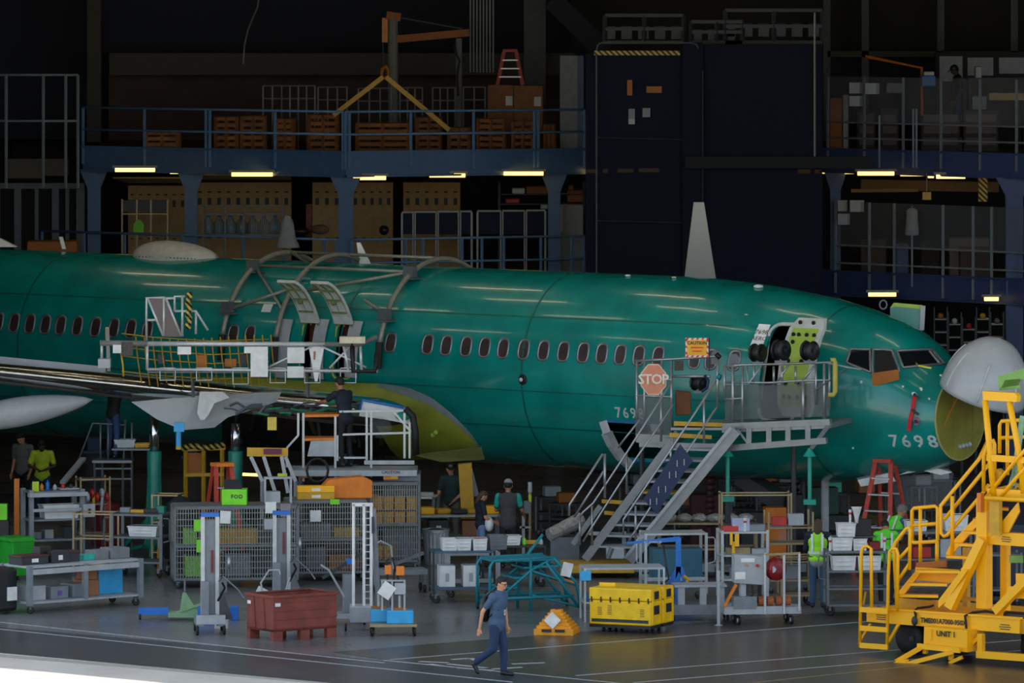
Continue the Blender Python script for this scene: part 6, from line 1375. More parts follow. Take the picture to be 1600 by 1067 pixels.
# smaller side stair at the left, with its own rails
T([(942,709),(890,788),(889,806)],.024); T([(944,735),(897,808)],.024); T([(945,709),(945,778)],.028,'rail_post'); T([(965,700),(1000,655)],.02); 
for a, b in (((940,782),(975,784)),((944,800),(972,802)),((920,832),(975,834))): MB().hexa([q(a[0],a[1]+4,.4),q(b[0],b[1]+4,.4),q(b[0],b[1]+4,.8),q(a[0],a[1]+4,.8),q(a[0],a[1]-2,.4),q(b[0],b[1]-2,.4),q(b[0],b[1]-2,.8),q(a[0],a[1]-2,.8)]).build('side_tread', YELD if a[1] < 820 else LGREY, t)
B((938,790),(895,850),.1,'side_stringer',GR,.1,.7); B((975,830),(975,868),.08,'side_post',GR,.08,.3)
# yellow base and wheels, motor box
MB().bb(q(875,0).x,132,.12,q(990,0).x,133.3,.26).build('yellow_base', YELD, t); MB().bb(q(990,0).x,132.2,.12,q(1290,0).x,132.5,.28).build('base_beam', GR, t)
for x in (885, 980, 1120, 1280): p0 = q(x,0,-.4); MB().wheel(V((p0.x,132.2,.12)), .12, .08, V((1,0,0))).build('castor', BLACK, t)
MB().bb(q(946,0).x,131.7,q(0,866).z,q(974,0).x,132,q(0,848).z).build('motor_box', LGREY, t, bevel=.02); MB().cyl(q(950,872,-1),q(956,856,-1),.05,8).build('motor_hose', STEEL, t)
# items of the stand that are separate things
def octo(c, r, xd, ud, th, m, t_, nm):
    pts = [V(c)+V(xd)*r*math.cos(math.pi/8+k*math.pi/4)+V(ud)*r*math.sin(math.pi/8+k*math.pi/4) for k in range(8)]; nd = V(xd).cross(V(ud)).normalized(); return MB().prism(pts, -nd*th).build(nm, m, t_)
xd = V((1,-.0,0)); sg = thing('stop_sign', 'faded octagonal stop sign on the left box rail of the boarding stand', 'sign', q(1021,618,-.1))
c_ = P(1021,593,132.55); octo(c_, .33, V((.82,0,0)), ZZ, .02, mat('sign_edge','D8C8B8',.6), sg, 'sign_border'); octo(c_-V((0,.008,0)), .305, V((.82,0,0)), ZZ, .02, mat('faded_stop','D88A6C',.6), sg, 'sign_plate')
text('STOP', .27, c_-V((0,.03,0)), (1,0,0), (0,0,1), mat('stop_letter','E8DCCB',.6), sg, bold=.006, off=0, spacing=.88)
cs = thing('striped_caution_sign', 'white and red striped caution sign above the boarding stand', 'sign', P(1089,558,132.6))
a, b = P(1071,528,132.6), P(1107,558,132.6); MB().bb(a.x,132.6,b.z,b.x,132.63,a.z).build('sign_plate', PAPER, cs)
nn = 9
for k in range(nn):   # diagonal red border stripes on the four edges
    w_ = (b.x-a.x); h_ = (a.z-b.z)
    for (x0, z0) in ((a.x+w_*(k+.1)/nn*1.0, a.z-.035),(a.x+w_*(k+.1)/nn, b.z)):
        if k % 2 == 0: MB().prism([V((x0,132.595,z0)),V((x0+w_*.09,132.595,z0)),V((min(b.x,x0+w_*.15),132.595,z0+.035)),V((x0+w_*.04,132.595,z0+.035))], V((0,.004,0))).build('border_stripe', mat('sign_red_bright','E0321C',.5), cs)
for k in range(6):
    for x0 in (a.x, b.x-.035):
        if k % 2: z0 = b.z+(a.z-b.z)*k/6; MB().prism([V((x0,132.595,z0)),V((x0+.035,132.595,z0-.02)),V((x0+.035,132.595,z0+.03)),V((x0,132.595,z0+.05))], V((0,.004,0))).build('border_stripe', mat('sign_red_bright','E0321C',.5), cs)
MB().bb(a.x+.04,132.59,b.z+.04,b.x-.04,132.597,a.z-.04).build('sign_panel', mat('sign_amber','F0B010',.5), cs)
text('CAUTION', .085, V(((a.x+b.x)/2,132.585,a.z-.1)), (1,0,0), (0,0,1), mat('sign_dark','3A2A10',.6), cs, bold=.003, off=0)
MB().bb(a.x+.1,132.584,a.z-.2,b.x-.1,132.589,a.z-.175).build('text_line', mat('sign_red_bright','E0321C',.5), cs); MB().bb(a.x+.13,132.584,a.z-.27,b.x-.13,132.589,a.z-.245).build('text_line', mat('sign_red_bright','E0321C',.5), cs)
MB().cyl(V((b.x+.015,132.62,a.z)), V((b.x+.015,132.62,P(0,580,132.6).z)), .012, 6).build('sign_post', BLACKP, cs)
def reel(px, py, Y, r, label):
    c = P(px, py, Y); t_ = thing('cable_reel', label, 'reel', c-V((0,0,r)))
    a_ = V((.75,-.66,0))
    for s in (-.08, .08): MB().lathe([(r*.3,-.008),(r,-.012),(r*1.02,0),(r,.012),(r*.3,.008)], c+a_*s*1.1, a_, 22).build('reel_flange', BLACKP, t_, True)
    MB().cyl(c-a_*.09, c+a_*.09, r*.8, 18).build('wound_cable', BLACK, t_, True); MB().cyl(c+a_*.09, c+a_*.13, .035, 8).build('reel_hub', DSTEEL, t_)
    MB().bb(c.x-r*.6,Y-.05,c.z-r-.05,c.x+r*.6,Y+.05,c.z-r+.0).build('reel_bracket', STEEL, t_)
reel(1184,551,132,.175,'leftmost of three black cable reels on the platform rail below the open door'); reel(1220,547,131.8,.2,'middle of three black cable reels on the platform rail'); reel(1265,548,131.7,.19,'rightmost black cable reel in front of the lime door lining')
reel(1091,598,133,.15,'dark cable reel hanging beside the stop sign on the boarding stand'); MB().tube([P(1100,585,132.8),P(1106,592,132.8),P(1104,606,132.8),P(1096,612,132.8)],.035,6)
one('blue_hose_loop', MB().tube([P(1101,586,132.8),P(1107,594,132.8),P(1105,606,132.8),P(1096,612,132.8)],.03,6), NAVY, 'navy hose loop beside the dark reel near the stop sign', 'hose')
one('brown_sack', MB().prism([P(1055,610,133.3),P(1080,613,133.3),P(1080,648,133.3),P(1056,650,133.3)], V((0,.25,0))), mat('sack_brown','7A4E30',.8), 'brown sack on the boarding stand at the top of the stairs', 'sack', bevel=.03)
one('dark_display', MB().bb(P(1054,0,133).x,133,P(0,579,133).z,P(1068,0,133).x,133.04,P(0,564,133).z), mat('display_dark','3A1E14',.4), 'small dark placard with orange tint on the stand rail', 'placard')
for x, y, lb in ((1119,555,'left grey rounded window cover above the stand rail'),(1147,560,'right grey rounded window cover above the stand rail')):
    one('window_cover', MB().prism([P(x-8,y+14,133.3),P(x+8,y+14,133.3),P(x+8,y-2,133.3),P(x+4,y-7,133.3),P(x-4,y-7,133.3),P(x-8,y-2,133.3)], V((0,.05,0))), GREYP, lb, 'cover')
sh = thing('number_notice', 'slanted white sheet with handwritten numbers beside the open front door', 'notice', P(1182,540,132.8))
MB().prism([P(1172,540,132.3),P(1191,542,132.3),P(1204,507,132.3),P(1186,506,132.3)], V((0,.01,0))).build('notice_sheet', PAPER, sh); ud = (P(1186,506,132.3)-P(1172,540,132.3)).normalized(); xdv = (P(1204,507,132.3)-P(1186,506,132.3)).normalized()
text('7698', .13, P(1190,519,132.28), xdv, ud, BLACKP, sh, off=0.0); text('AERO', .12, P(1186,529,132.28), xdv, ud, BLACKP, sh, off=0.0)
one('yellow_bracket', MB().tube([P(1298,563,131.6),P(1303,562,131.6),P(1305,568,131.6),P(1305,612,131.6),P(1302,617,131.6),P(1294,617,131.6)],.05,8), mat('pad_yellow2','B8A84A',.6), 'padded yellow bracket at the right end of the boarding stand', 'bracket', smooth=True)
one('guy_rope', MB().tube([P(1290,566,131.7),P(1325,574,131.7),P(1345,577,131.9)],.015,5), LGREY, 'pale rope from the stand end towards the cockpit window', 'rope')
one('guy_rod', MB().tube([P(1270,612,131.7),P(1325,575,131.9)],.015,5), STEEL, 'thin rod rising from the stand end to the cockpit window', 'rod')
# orange cloth at the cockpit window, yellow strip
op = thing('orange_cover', 'orange cover sheet hanging below the open cockpit window', 'cover', P(1383,605,132.8))
pts = [P(1362,583,132.6),P(1404,577,132.4),P(1405,593,132.4),P(1363,605,132.6)]; MB().prism(pts, V((0,.03,0))).build('cover_sheet', ORGD, op)
one('yellow_strip', MB().bar(P(1435,571,132.1), P(1455,575,132.0), .05, .03), mat('strip_yellow','D8D020',.5), 'yellow strip lying under the front windscreen', 'strip')
# ------------------------------------------------ red ladder right, under the nose
def ladr(label, x0, x1, ytop, ybot, c):
    pass
stepladder('step_ladder', 'tall red double-sided ladder under the airliner nose', G(1383, 897), 2.2, .80, .34, 1.15, -.55, LADR, 6)
# ------------------------------------------------ carts between stairs and gantry
PT = mat('white_cart_tube','B9C0C2',.35,.3)
wt = rack('white_table', 'white topped tube table in front of the boarding stairs', 'table', G(972, 968), .1, 1.45, .75, .98, [.97], PT, LGREY, post=.035, cast=0, rails=[.35])
boxy('blue_panel_box', 'light blue box hanging at the left end of the white table', 'box', on(wt,-.72,-.42,.76), .1, .2, .08, .18, BLUEL)
boxy('blue_tray', 'blue tray lying under the white table', 'tray', on(wt,-.25,-.1,.372), .1, .9, .4, .12, mat('tray_dimblue','2A6E94',.5))
gc = rack('blue_panel_cart', 'white tube cart with blue side panels right of the stairs', 'cart', G(1052, 938), .12, 1.15, .7, 1.3, [.42,1.28], PT, PT, post=.05, cast=.07, rails=[.45], handle=2)
boxy('blue_steel_box', 'slate blue box inside the white tube cart', 'box', on(gc,.05,.05,.437), .12, .95, .5, .55, mat('slate_blue','2F6478',.4))
ba = thing('blue_hoist', 'bright blue hoist arm on a splayed blue stand', 'hoist', G(1056, 958))
q = px_frame(G(1056,958).y)
MB().hexa([q(980,850),q(1062,846),q(1062,846,.08),q(980,850,.08),q(977,847),q(1062,838),q(1062,838,.08),q(977,847,.08)]).build('hoist_arm', BLUE, ba); barp(ba, q, (1060,840), (1060,885), .1, 'hoist_column', BLUE)
barp(ba, q, (1060,885), (1042,925), .09, 'splayed_leg', BLUE); barp(ba, q, (1062,885), (1075,918), .09, 'splayed_leg', BLUE); barp(ba, q, (1060,885), (1058,952), .09, 'hoist_column', BLUE)
for x in (1048,1070): MB().wheel(V((q(x,0).x,q(0,0).y,.07)),.07,.05).build('castor', BLACK, ba)
MB().bb(q(1036,0).x,q(0,0).y-.12,.07,q(1082,0).x,q(0,0).y+.5,.16).build('hoist_base', BLUE, ba)
text('AC-200000-26', .055, q(1020,847)-V((0,.01,0)), (1,0,-.0), (0,0,1), WHITE, ba, off=0.004)
tubep(ba, q, [(1036,850),(1042,890),(1045,905),(1030,915)], .02, 'lever', BLACKP, -.1)
one('yellow_flex_hose', MB().tube([q(1068,900,-.2),q(1075,905,-.2),q(1072,915,-.2),q(1078,912,-.2)], .04, 6), YELD, 'yellow hose bundle on the blue hoist stand', 'hose')
gb = thing('grey_bench', 'low grey metal bench left of the control panel cart', 'bench', G(1092, 968), .1)
L(gb, MB().bb(-.48,-.28,.62,.48,.28,.66), 'bench_top', LGREY); L(gb, MB().bb(-.62,-.3,.12,.62,.3,.3), 'bench_base', GREYP)
for x in (-.35, 0.05, .38): L(gb, MB().bb(x-.06,-.25,.3,x+.06,-.1,.62), 'bench_leg', LGREY)
for x in (-.5,.5): L(gb, MB().wheel((x,-.25,.06),.06,.04), 'castor', BLACK); L(gb, MB().wheel((x,.25,.06),.06,.04), 'castor', BLACK)
# control panel cart
cp = thing('control_cart', 'grey control panel cart with a red hose reel', 'cart', G(1180, 974), .12)
L(cp, MB().bb(-.62,-.32,.2,.45,.32,.34), 'cart_deck', LGREY); L(cp, MB().bb(-.45,-.33,.3,-.02,-.1,.52), 'tool_tray', GREYP)
L(cp, MB().hexa([(-.42,-.25,.76),(.12,-.25,.72),(.12,.1,.72),(-.42,.1,.76),(-.42,-.25,1.28),(.12,-.25,1.24),(.12,.1,1.24),(-.42,.1,1.28)]), 'control_box', LGREY, bevel=.01)
L(cp, MB().bb(-.3,-.262,1.14,-.05,-.25,1.21), 'name_label', PAPER); L(cp, MB().bb(-.41,-.262,.83,-.22,-.25,.96), 'data_label', PAPER)
L(cp, MB().cyl((.0,-.29,1.08),(.0,-.25,1.08),.03,10), 'red_button', RED); L(cp, MB().cyl((-.2,-.28,1.09),(-.2,-.25,1.09),.02,10), 'orange_button', ORG)
L(cp, MB().bb(.09,-.02,.35,.12,.28,1.2), 'back_plate', DSTEEL)
L(cp, MB().lathe([(.05,-.07),(.2,-.07),(.21,-.04),(.17,-.03),(.17,.03),(.21,.04),(.2,.07),(.05,.07)], (.36,-.12,1.0), V((.5,-.86,0)), 22), 'hose_reel', mat('reel_red','8E1620',.35), True); L(cp, MB().cyl((.31,-.21,1.0),(.285,-.25,1.0),.06,10), 'reel_hub', ALU)
L(cp, MB().bb(-.3,-.2,.34,-.2,.0,.76), 'pedestal', LGREY); L(cp, MB().tube([(-.1,-.25,.72),(-.08,-.27,.55),(-.2,-.28,.45),(-.3,-.2,.4)],.02,6), 'cable', BLACK)
for x in (.13,.48): L(cp, MB().tube([(x,-.32,.2),(x,-.32,1.26),(x+.02,-.3,1.3)],.025,8), 'frame_post', PT)
L(cp, MB().bar((.13,-.32,1.28),(.48+.3,-.32,1.3),.04,.04), 'frame_rail', BRONZE); L(cp, MB().tube([(.76,-.32,.25),(.76,-.32,1.3)],.025,8), 'frame_post', PT)
L(cp, MB().bar((-.62,-.33,.35),(-.4,-.33,.75),.06,.05), 'orange_lever', ORG); L(cp, MB().cyl((-.72,-.3,.02),(-.72,-.3,1.0),.03,8), 'outrigger_post', LGREY); L(cp, MB().lathe([(.09,0),(.05,.02)], (-.72,-.3,0)), 'outrigger_foot', LGREY)
for x, y in ((-.35,-.28),(.62,-.28),(-.35,.28),(.62,.28)): L(cp, MB().wheel((x,y,.09),.09,.05,V((1,.3,0))), 'castor', BLACK); L(cp, MB().cyl((x-.03,y-.0,.09),(x+.03,y,.09),.045,10), 'castor_hub', LGREY)
L(cp, MB().bb(.4,-.3,.2,.8,.3,.32), 'cart_deck', LGREY)
for k in range(4): one('rusty_roller', MB().cyl(on(cp,.02+.16*k,-.22,.43), on(cp,.13+.16*k,-.22,.43), .085, 12), mat('rust_orange','A5582A',.7,var=.3), 'rusty roller on the control cart deck, '+('first from the left','second from the left','third from the left','rightmost')[k], 'roller')
# aluminium racks row
r1 = rack('aluminium_rack', 'tall aluminium rack behind the control box with yellow lift handle', 'rack', G(1160, 945), .12, .85, .6, 1.42, [.5,.95,1.38], PT, PT, post=.05, cast=.07)
yh = thing('yellow_handle_tool', 'yellow two-pronged hand tool hanging on the rack above the control box', 'tool', on(r1,-.22,-.36,.8)); L(yh, MB().bar((0,0,.0),(0,0,.42),.05,.04), 'tool_shaft', YEL); L(yh, MB().bb(-.07,-.03,.36,-.02,.03,.6), 'tool_prong', YEL); L(yh, MB().bb(.02,-.03,.33,.1,.03,.56), 'tool_prong', YEL)
r2 = rack('tube_rack', 'empty tan tube rack behind the aluminium rack, widest', 'rack', G(1180, 905), .05, 1.35, .6, 1.7, [.3,1.05], BRONZE, STEEL, post=.035, cast=.05, rails=[1.66])
r3 = rack('tube_rack', 'tan tube rack with a clear bag left of the woman in the lime vest', 'rack', G(1232, 925), .1, .85, .6, 1.55, [.25,.95], BRONZE, BRONZE, post=.035, cast=.05, rails=[.6,1.25])
r4 = rack('tube_rack', 'low tan tube rack right of the red hose reel', 'rack', G(1243, 945), .1, .6, .5, .95, [.2], BRONZE, BRONZE, post=.035, cast=.08, rails=[.92])
for x, z, w_, h_, m, rt, lb in ((-.25,1.395,.3,.1,mat('folder_red','C03A34',.6),r1,'red folder standing on top of the aluminium rack'),(-.05,1.395,.32,.24,mat('card_lilac','A8AEC8',.6),r1,'lilac card standing on top of the aluminium rack'),(.25,1.395,.3,.12,GREYP,r1,'grey tray on top of the aluminium rack'),(-.1,.965,.45,.12,BRONZE,r1,'tan tray on the middle shelf of the aluminium rack'),(.3,.965,.3,.1,LGREY,r1,'pale tray on the middle shelf of the aluminium rack'),(0,.515,.5,.2,GREYP,r1,'grey bin on the low shelf of the aluminium rack'),
    (-.1,.965,.25,.24,CLEAR,r3,'clear bag on the shelf of the tan rack'),(-.2,1.285,.28,.16,mat('folder_red','C03A34',.6),r3,'red notice on the tan rack left of the woman in the lime vest'),(.12,1.285,.3,.22,LGREY,r3,'pale notice with lime corner on the tan rack'),(.0,.265,.4,.25,GREYP,r3,'grey crate at the bottom of the tan rack')):
    boxy('shelf_item', lb, 'box', on(rt,x,-.1,z), .1, w_, .2, h_, m)
# trestle table of wrapped parts behind
wr = rack('wrapping_table', 'long tan trestle table heaped with film-wrapped parts behind the racks', 'table', G(1105, 895), 0, 1.9, .8, 1.02, [1.0], BRONZE, BRONZE, post=.05, cast=0, rails=[.5])
FILM = mat('film_wrap','A8A49E',.3,.1,var=.4,scale=14)
for k in range(6):
    mb = MB().ball(on(wr,-.75+.3*k,-.05,1.09), .13, 9, (1.25,.9,.6)); 
    for v in mb.v: v += V((random.uniform(-.015,.015), random.uniform(-.01,.01), random.uniform(-.012,.012)))
    one('wrapped_part', mb, FILM, 'film-wrapped part on the trestle table, '+('first','second','third','fourth','fifth','sixth')[k]+' from the left', 'part')
one('wrapped_roll', MB().cyl(P(858,836,134.2), P(908,812,134.6), .13, 12, .16), FILM, 'film-wrapped roll lying at the foot of the side stair', 'roll')
one('roll_stand', MB().bb(P(860,0,134.4).x,134.2,0,P(905,0,134.4).x,134.9,P(0,838,134.4).z), STEEL, 'low grey stand under the wrapped roll', 'stand')
# background things under the belly
for x, y, w_, h_, m, lb in ((1180,893,.5,1.05,DSTEEL,'dark crate under the belly left of the yellow case'),(1215,893,.42,1.15,ORG,'orange yellow case standing in the gloom under the nose'),(1245,888,.35,1.35,BLACKP,'black round-topped unit under the nose'),(1290,880,.6,1.4,mat('dark_green_drum','1C4A3A',.5),'dark green cabinet under the nose'),(1325,885,.7,.9,DSTEEL,'dark bench unit left of the red ladder'),(1105,875,.6,1.2,mat('maroon_tubes','4A2228',.6,var=.4,scale=20),'maroon tube bundle beneath the platform')):
    boxy('floor_unit', lb, 'unit', G(x,y)+V((0,1.5,0)), .1, w_, .4, h_, m)
one('grey_hose_roll', MB().bar(P(1160,745,136.5), P(1215,780,135.5), .35, .3), mat('panel_dim','4C4E50',.6), 'large grey slanting panel in the gloom under the belly', 'panel')
for x in (1242, 1110): 
    mb = MB()
    for k in range(9): mb.lathe([(.08,0),(.11,.03),(.08,.06)], V((P(x,0,136.8).x,136.8,.6+.12*k)), ZZ, 12)
    mb.cyl(V((P(x,0,136.8).x,136.8,0)), V((P(x,0,136.8).x,136.8,1.75)), .07, 10); one('bellows_post', mb, BLACKP if x > 1200 else mat('maroon_tubes','4A2228',.6), 'ribbed bellows post '+('under the right end of the platform' if x > 1200 else 'behind the stair stringer'), 'post')
# more dim equipment standing beyond the stairs and under the belly
random.seed(4)
for k, px in enumerate((862, 884, 1000, 1040, 1076, 1140, 1165, 1200, 1228, 1300, 1352, 1440, 1468)):
    c = G(px, 838+(k*7)%16); h = random.uniform(.7,1.3); rt = rack('stock_trolley', 'dim trolley in the gloom under the fuselage, '+('first','second','third','fourth','fifth','sixth','seventh','eighth','ninth','tenth','eleventh','twelfth','thirteenth')[k]+' from the left', 'trolley', c, random.uniform(-.3,.5), random.uniform(.4,.8), .5, h, [.3,h*.6,h-.02], DSTEEL if k%2 else STEEL, DSTEEL, post=.04, cast=.06)
    boxy('stacked_part', 'dim part on the '+('first','second','third','fourth','fifth','sixth','seventh','eighth','ninth','tenth','eleventh','twelfth','thirteenth')[k]+' trolley in the gloom under the fuselage', 'part', on(rt,0,0,h-.003), .2, .35, .3, .22, (LGREY,ORGD,GREYP,mat('teal_wrap','22A088',.4),CARD,STEEL)[k%6], bevel=.03)
# white tub cart
tc = rack('tub_cart', 'grey cart piled with white tubs left of the yellow gantry', 'cart', G(1338, 960), .06, 1.12, .6, 1.2, [.2,.82,1.18], STEEL, STEEL, post=.045, cast=.09, rails=[.5], handle=-1)
for x, z, w_, d_, h_, lb, fl in ((-.28,1.197,.38,.4,.24,'lower left white tub on top of the grey cart',None),(.05,1.197,.26,.35,.22,'white tub in the middle on top of the grey cart',CARD),(-.2,1.45,.34,.35,.24,'upper white tub on the stacked tray of the grey cart',None),(-.25,.837,.44,.45,.27,'left wide white tub on the middle shelf of the grey cart',STEEL),(.22,.837,.44,.45,.27,'right wide white tub on the middle shelf of the grey cart',DSTEEL)):
    tub(lb, on(tc,x,-.02,z), .06, w_, d_, h_, full=fl)
boxy('red_box', 'dark red box at the right on the grey cart top', 'box', on(tc,.33,0,1.197), .06, .2, .25, .15, mat('drum_red','7E1420',.5)); boxy('black_box', 'black bulky case at the top right of the white tubs', 'case', on(tc,.12,.1,1.45), .06, .3, .3, .3, BLACKP)
one('white_funnel', MB().lathe([(.03,0),(.04,.1),(.09,.28),(.1,.3)], on(tc,.0,-.05,1.69), ZZ, 12), WHITE, 'white funnel standing on the upper tub', 'funnel', smooth=True)
boxy('stack_tray', 'grey tray between the upper and lower tubs of the grey cart', 'tray', on(tc,-.05,0,1.437-.0), .06, .8, .45, .012, STEEL)
one('yellow_wrench', MB().bar(on(tc,.1,-.3,.21), on(tc,.14,-.3,.45), .03, .03), YELD, 'short yellow lever on the low shelf of the grey cart', 'lever')
for px, Y_, z, lb, k in ((1158,128,0,'small red and white beacon on the aluminium rack',0),(1294,127,0,'red and white beacon at the left of the white tub cart',1),(1315,127.5,0,'red and white beacon on the upper white tub',2),(1362,127,0,'red and white beacon at the right of the white tub cart',3)):
    c_ = (on(r1,.02,-.2,1.394), on(tc,-.51,-.2,1.194), on(tc,-.12,-.05,1.69), on(tc,.5,-.2,1.194))[k]; t_ = thing('signal_beacon', lb, 'beacon', c_)
    MB().cyl(c_, c_+V((0,0,.16)), .022, 8).build('beacon_stem', WHITE, t_); MB().cyl(c_+V((0,0,.16)), c_+V((0,0,.2)), .03, 8).build('beacon_band', RED, t_); MB().cyl(c_+V((0,0,.2)), c_+V((0,0,.25)), .03, 8).build('beacon_cap', WHITE, t_)
rk = rack('parts_rack', 'grey rack of parts behind the yellow gantry rails', 'rack', G(1455, 938), .1, 1.6, .6, 1.35, [.3,.8,1.3], STEEL, STEEL, post=.05, cast=.07)
tub('white basket with crumpled film at the top right of the parts rack', on(rk,.45,0,1.317), .1, .45, .4, .3, full=FILM); tub('white tub at the left of the parts rack top', on(rk,-.3,0,1.317), .1, .4, .35, .2, full=STEEL); boxy('red_carton', 'red box on the middle shelf of the parts rack', 'box', on(rk,-.2,0,.817), .1, .35, .3, .2, RED); boxy('pale_carton', 'pale box on the middle shelf of the parts rack', 'box', on(rk,.35,0,.817), .1, .4, .3, .35, LGREY)
tub('clear tub on the low shelf of the parts rack', on(rk,.0,0,.317), .1, .7, .45, .25, LGREY)
# black wheelie behind the gantry
boxy('dark_tyre_stack', 'dark rounded equipment right behind the gantry stair', 'equipment', G(1580, 930), 0, .9, .6, 1.4, mat('dark_blue_equipment','1E2A3A',.4), bevel=.15)
rack('parts_rack', 'grey rack behind the right end of the gantry', 'rack', G(1555, 945), .1, .9, .5, 1.0, [.3,.95], STEEL, STEEL, post=.04, cast=.07)
# ------------------------------------------------ YELLOW GANTRY
O = G(1470, 1032); NX = V((.629, .777, 0))     # NX points away from the camera, square to the long side
def pl(px, py, d=0.0):
    dr = P(px, py, 1)-V((0,0,HC)); o = V((0,0,HC)); c = O+NX*d; k = (c-o).dot(NX)/dr.dot(NX); return o+dr*k
yg = thing('access_gantry', 'large yellow wheeled access gantry with stairs and tow bar at the right', 'gantry', O)
def yb(a, b, w_, nm, d=0, h_=None, m=YEL, d2=None): return MB().bar(pl(*a, d), pl(*b, d if d2 is None else d2), w_, h_ or w_, up=NX).build(nm, m, yg)
def yt(pts, r=.032, nm='guard_rail', d=0, m=YEL, closed=False): return MB().tube([pl(*p[:2], d+(p[2] if len(p) > 2 else 0)) for p in pts], r, 9, closed).build(nm, m, yg, True)
def yp(pts, th, nm, d=0, m=YEL): return MB().prism([pl(x, y, d) for x, y in pts], NX*th).build(nm, m, yg)
yp([(1354,951),(1593,968),(1593,990),(1387,974),(1354,971)], 2.0, 'chassis_deck'); yp([(1600,968),(1720,977),(1720,999),(1600,990)], 2.0, 'chassis_deck')
yp([(1594,968),(1600,968.5),(1600,990.5),(1594,990)], 1.9, 'chassis_joint', .05, YELD)
yp([(1354,948),(1593,965),(1593,968),(1354,951)], .1, 'deck_lip', -.02)
# lettering
xdv = (pl(1590,985)-pl(1400,971)).normalized()
text('TME001A7000-950X', .118, pl(1474,971.5,-.03), xdv, (0,0,1), BLACKP, yg, bold=.004, off=0, spacing=.95)
text('UNIT 1', .13, pl(1478,991,-.33), xdv, (0,0,1), BLACKP, yg, bold=.005, off=0)
for (x, y, w_) in ((1378,961,18),(1378,964.3,16),(1378,967.5,18),(1570,976,14),(1570,979.5,18),(1570,983,15),(1572,839,12),(1572,842.5,15),(1572,846,13)):
    MB().bar(pl(x-w_/2,y-.6,-.012 if y > 900 else .38), pl(x+w_/2,y+.6,-.012 if y > 900 else .38), .008, .012, up=ZZ).build('stencil_line', DSTEEL, yg)
# hitch box, tow bar
yp([(1444,979),(1511,985),(1511,1019),(1443,1012)], .5, 'hitch_box', -.3); yb((1434,1009),(1500,1016),.09,'hitch_beam',-.38,.05); yp([(1450,982),(1455,982.5),(1455,1000),(1450,999)], .03, 'hitch_gusset', -.33)
yt([(1393,1040,-.75),(1404,1034,-.7)], .03, 'tow_eye', 0, DSTEEL)
MB().bar(pl(1400,1034,-.75), pl(1440,1011,-.36), .08, .07).build('tow_bar_arm', YEL, yg); MB().bar(pl(1414,1038,-.75), pl(1490,1018,-.36), .08, .07).build('tow_bar_arm', YEL, yg); MB().bar(pl(1396,1039,-.76), pl(1418,1034,-.74), .1, .09).build('tow_head', YEL, yg)
for x, y, d in ((1446,1018,-.3),(1486,1028,-.3)): MB().bar(pl(x,y-8,d), pl(x,y+3,d), .07).build('hitch_leg', YEL, yg)
yb((1484,1036),(1503,1027),.06,'hitch_foot',-.3)
# wheels
for px, d in ((1424,.45),(1424,1.7),(1620,.45),(1620,1.7),(1500,1.4)):
    c = pl(px, 1000, d); c.z = .3; MB().lathe([(.12,-.1),(.27,-.1),(.3,-.05),(.3,.05),(.27,.1),(.12,.1)], c, NX, 22).build('road_wheel', BLACK, yg, True); MB().lathe([(0.02,-.08),(.15,-.09),(.15,.06)], c, NX, 14).build('wheel_hub', DSTEEL, yg)
MB().bar(pl(1424,0,.3)*1+V((0,0,-pl(1424,0,.3).z+.3)), pl(1424,0,1.8)+V((0,0,-pl(1424,0,1.8).z+.3)), .08).build('axle', DSTEEL, yg)
# right outrigger frame
yb((1533,990),(1533,1024),.1,'outrigger_post',-.1); yb((1528,1022),(1610,1028),.12,'outrigger_beam',-.1); yb((1518,1008),(1533,992),.06,'outrigger_brace',-.1); yb((1610,1028),(1700,1034),.12,'outrigger_beam',-.1)
# boarding ladder at left
yt([(1343.5,1011),(1346,862),(1349,855),(1355,853),(1361,857),(1362,949)], .03, 'ladder_hoop', -.18); yt([(1386,1013),(1388,900),(1390,862),(1394,857),(1401,858),(1403,866),(1402,955)], .03, 'ladder_hoop', -.15)
for y in (952, 981, 1008): yb((1344,y),(1387,y+3),.09,'ladder_step',-.2,.03)
yb((1345,1000),(1360,975),.04,'ladder_brace',-.05); yb((1388,1004),(1404,976),.05,'ladder_brace',-.02)
# lower stair to landing
yp([(1404,924),(1432,890),(1436,889),(1440,893),(1408,934)], .04, 'stair_cheek', .3); yp([(1466,938),(1500,893),(1506,889),(1512,890),(1478,940),(1466,950)], .04, 'stair_cheek', .05)
for k, (y, x0, x1) in enumerate(((929,1404,1466),(911,1419,1480),(891,1432,1500))): MB().hexa([pl(x0,y+4,.1),pl(x1,y+5,.1),pl(x1,y+3,.5),pl(x0,y+2,.5),pl(x0,y,.1),pl(x1,y+1,.1),pl(x1,y-1,.5),pl(x0,y-2,.5)]).build('stair_step', YEL, yg)
yp([(1432,893),(1500,897),(1496,912),(1430,906)], .03, 'riser_plate', .45); yp([(1404,934),(1462,939),(1462,955),(1404,950)], .03, 'riser_plate', .6, YELD)
MB().hexa([pl(1430,892,.5),pl(1500,897,.5),pl(1500,897,1.3),pl(1430,892,1.3),pl(1430,886,.5),pl(1500,890,.5),pl(1500,890,1.3),pl(1430,886,1.3)]).build('landing', YEL, yg)
yp([(1431,879),(1478,875),(1478,886),(1431,889)], .04, 'toe_board', 1.2, ORGD)
yt([(1402,955),(1397,862),(1397,852),(1400,846),(1416,826),(1420,824),(1422,828),(1421,890)], .032, 'guard_rail', .05); yt([(1402,876),(1421,855)], .03, 'guard_rail', .05); yt([(1404,906),(1421,880)], .03, 'guard_rail', .05)
